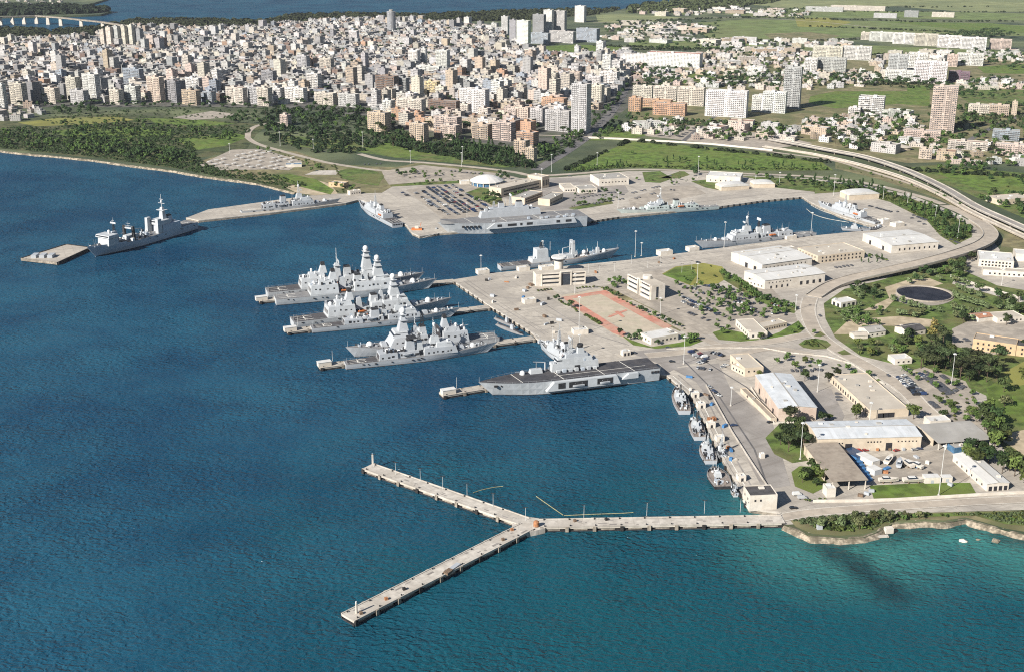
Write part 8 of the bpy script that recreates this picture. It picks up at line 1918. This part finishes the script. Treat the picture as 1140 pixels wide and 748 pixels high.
container(1036, 536, .05, 9, 5, 4.0, 'white_wall', 'white container hut at the lawn edge by the tall light mast'); container(1053, 535, .05, 6, 4, 3.2, 'white_wall', 'smaller white container hut beside the larger one'); container(966, 514, rad(118), 14, 6, 3.6, 'white_wall', 'long white container with pale roof beside the brown roofed boat shed'); container(973, 526, rad(118), 7, 6, 3.4, 'ship_white', 'short white container in front of the long one')
container(951, 508, rad(118), 13, 9, 3.0, 'tarp_blue', 'dark blue covered store with panelled roof at the corner of the brown boat shed', 'solar_blue')
for k in range(6): crate(956 + k * 2.1, 516 + k * 3.8, ZL + .2, 4.5, 2.2, 1.8, 'tarp_blue', None, rad(28), 'blue_skip'); later(COL.objects[-1], 'dark blue skip'); COL.objects[-1]['group'] = 'blue skips along the boat shed'
for k, (x, y, m_) in enumerate(((931, 501, 'timber'), (938, 501, 'rust'), (945, 500.5, 'timber'), (968, 500, 'ship_grey'), (977, 500.5, 'rust'), (990, 500, 'timber'), (1005, 500, 'ship_grey'), (1058, 540, 'ship_grey'), (965, 550, 'ship_grey'), (958, 552, 'timber'), (970, 547, 'ship_grey'))): crate(x, y, ZL + .2, 3.2, 1.8, 1.5, m_, None, .3 * k, 'scrap_pile'); later(COL.objects[-1], {'timber': 'brown', 'rust': 'rusty', 'ship_grey': 'grey'}[m_] + ' heap of yard gear'); COL.objects[-1]['group'] = 'heaps of gear in the boat yard'
rq = random.Random(55); nq = 0
while nq < 46:
    poly, wgt = rq.choice([([(510, 316), (560, 308), (600, 312), (640, 372), (610, 378)], 1), ([(600, 306), (900, 268), (900, 276), (640, 308)], 1), ([(750, 422), (775, 440), (830, 545), (845, 545), (790, 440), (765, 415)], 1), ([(970, 515), (1040, 505), (1050, 530), (980, 533)], 1), ([(470, 258), (560, 247), (560, 242), (480, 250)], 1)])
    x, y = rq.uniform(470, 1060), rq.uniform(240, 560)
    if not inside(x, y, poly): continue
    nq += 1; m_, w_ = rq.choice([('timber', 'brown'), ('rust', 'rusty'), ('ship_grey', 'grey'), ('tarp_blue', 'blue'), ('white_wall', 'white'), ('fender_rubber', 'black')])
    crate(x, y, ZL + .1, rq.uniform(1.5, 5), rq.uniform(1.2, 2.6), rq.uniform(.8, 2.4), m_, None, rq.uniform(0, 3), 'quay_crate'); later(COL.objects[-1], f'{w_} stores crate'); COL.objects[-1]['group'] = 'crates standing about the quays'
# bollards and rubber fenders along the quay edges
fe = MB().box(-.9, .9, -.55, .55, -2.2, .25).data('quay_fender', 'fender_rubber')
for pts, n in (([(505, 313), (541, 337.5)], 7), ([(549, 343.5), (593, 371)], 8), ([(467, 263), (490, 259.7)], 4), ([(656, 246.7), (690, 241.2)], 6), ([(800, 230.2), (850, 223.4), (893, 219.4)], 14), ([(743, 418.5), (772, 444), (789, 479.5), (805, 512.5), (822, 542.5), (833.5, 566)], 17), ([(598, 377.6), (648, 409.5)], 6)):
    c = [P(a, b) for a, b in pts]; Ls = [(b - a).length for a, b in zip(c, c[1:])]; T = sum(Ls)
    for i in range(n):
        d = T * (i + .5) / n; k = 0
        while k < len(Ls) - 1 and d > Ls[k]: d -= Ls[k]; k += 1
        dv = (c[k + 1] - c[k]).normalized(); nn = Vector((dv.y, -dv.x, 0)); p = c[k] + dv * d + nn * .6
        o = link('quay_fender', fe); o.location = p; o.rotation_euler = (0, 0, math.atan2(dv.y, dv.x)); tag(o, None, 'fender', 'rubber fenders along the quays'); later(o, 'black rubber quay fender')
mark('the corner of the west apron', P(520, 322)); mark('the lower pier root', P(585, 368)); mark('the tug quay', P(800, 500)); mark('the inner basin corner', P(890, 220))
finish_labels()
# ------------------------------------------------------------------ air between the camera and the far shore
m = bpy.data.materials.new('haze'); m.use_nodes = True; nt = m.node_tree; nt.nodes.remove(nt.nodes['Principled BSDF'])
pv = node(nt, 'ShaderNodeVolumePrincipled'); pv.inputs['Color'].default_value = (.80, .88, 1.0, 1); pv.inputs['Density'].default_value = 1.7e-5; pv.inputs['Anisotropy'].default_value = .1
nt.links.new(pv.outputs[0], nt.nodes['Material Output'].inputs['Volume']); MATS['haze'] = m
hz = MB().box(-41000, 41000, -3500, 46000, -6, 330).build('haze', 'haze'); tag(hz, None, None, kind='stuff')
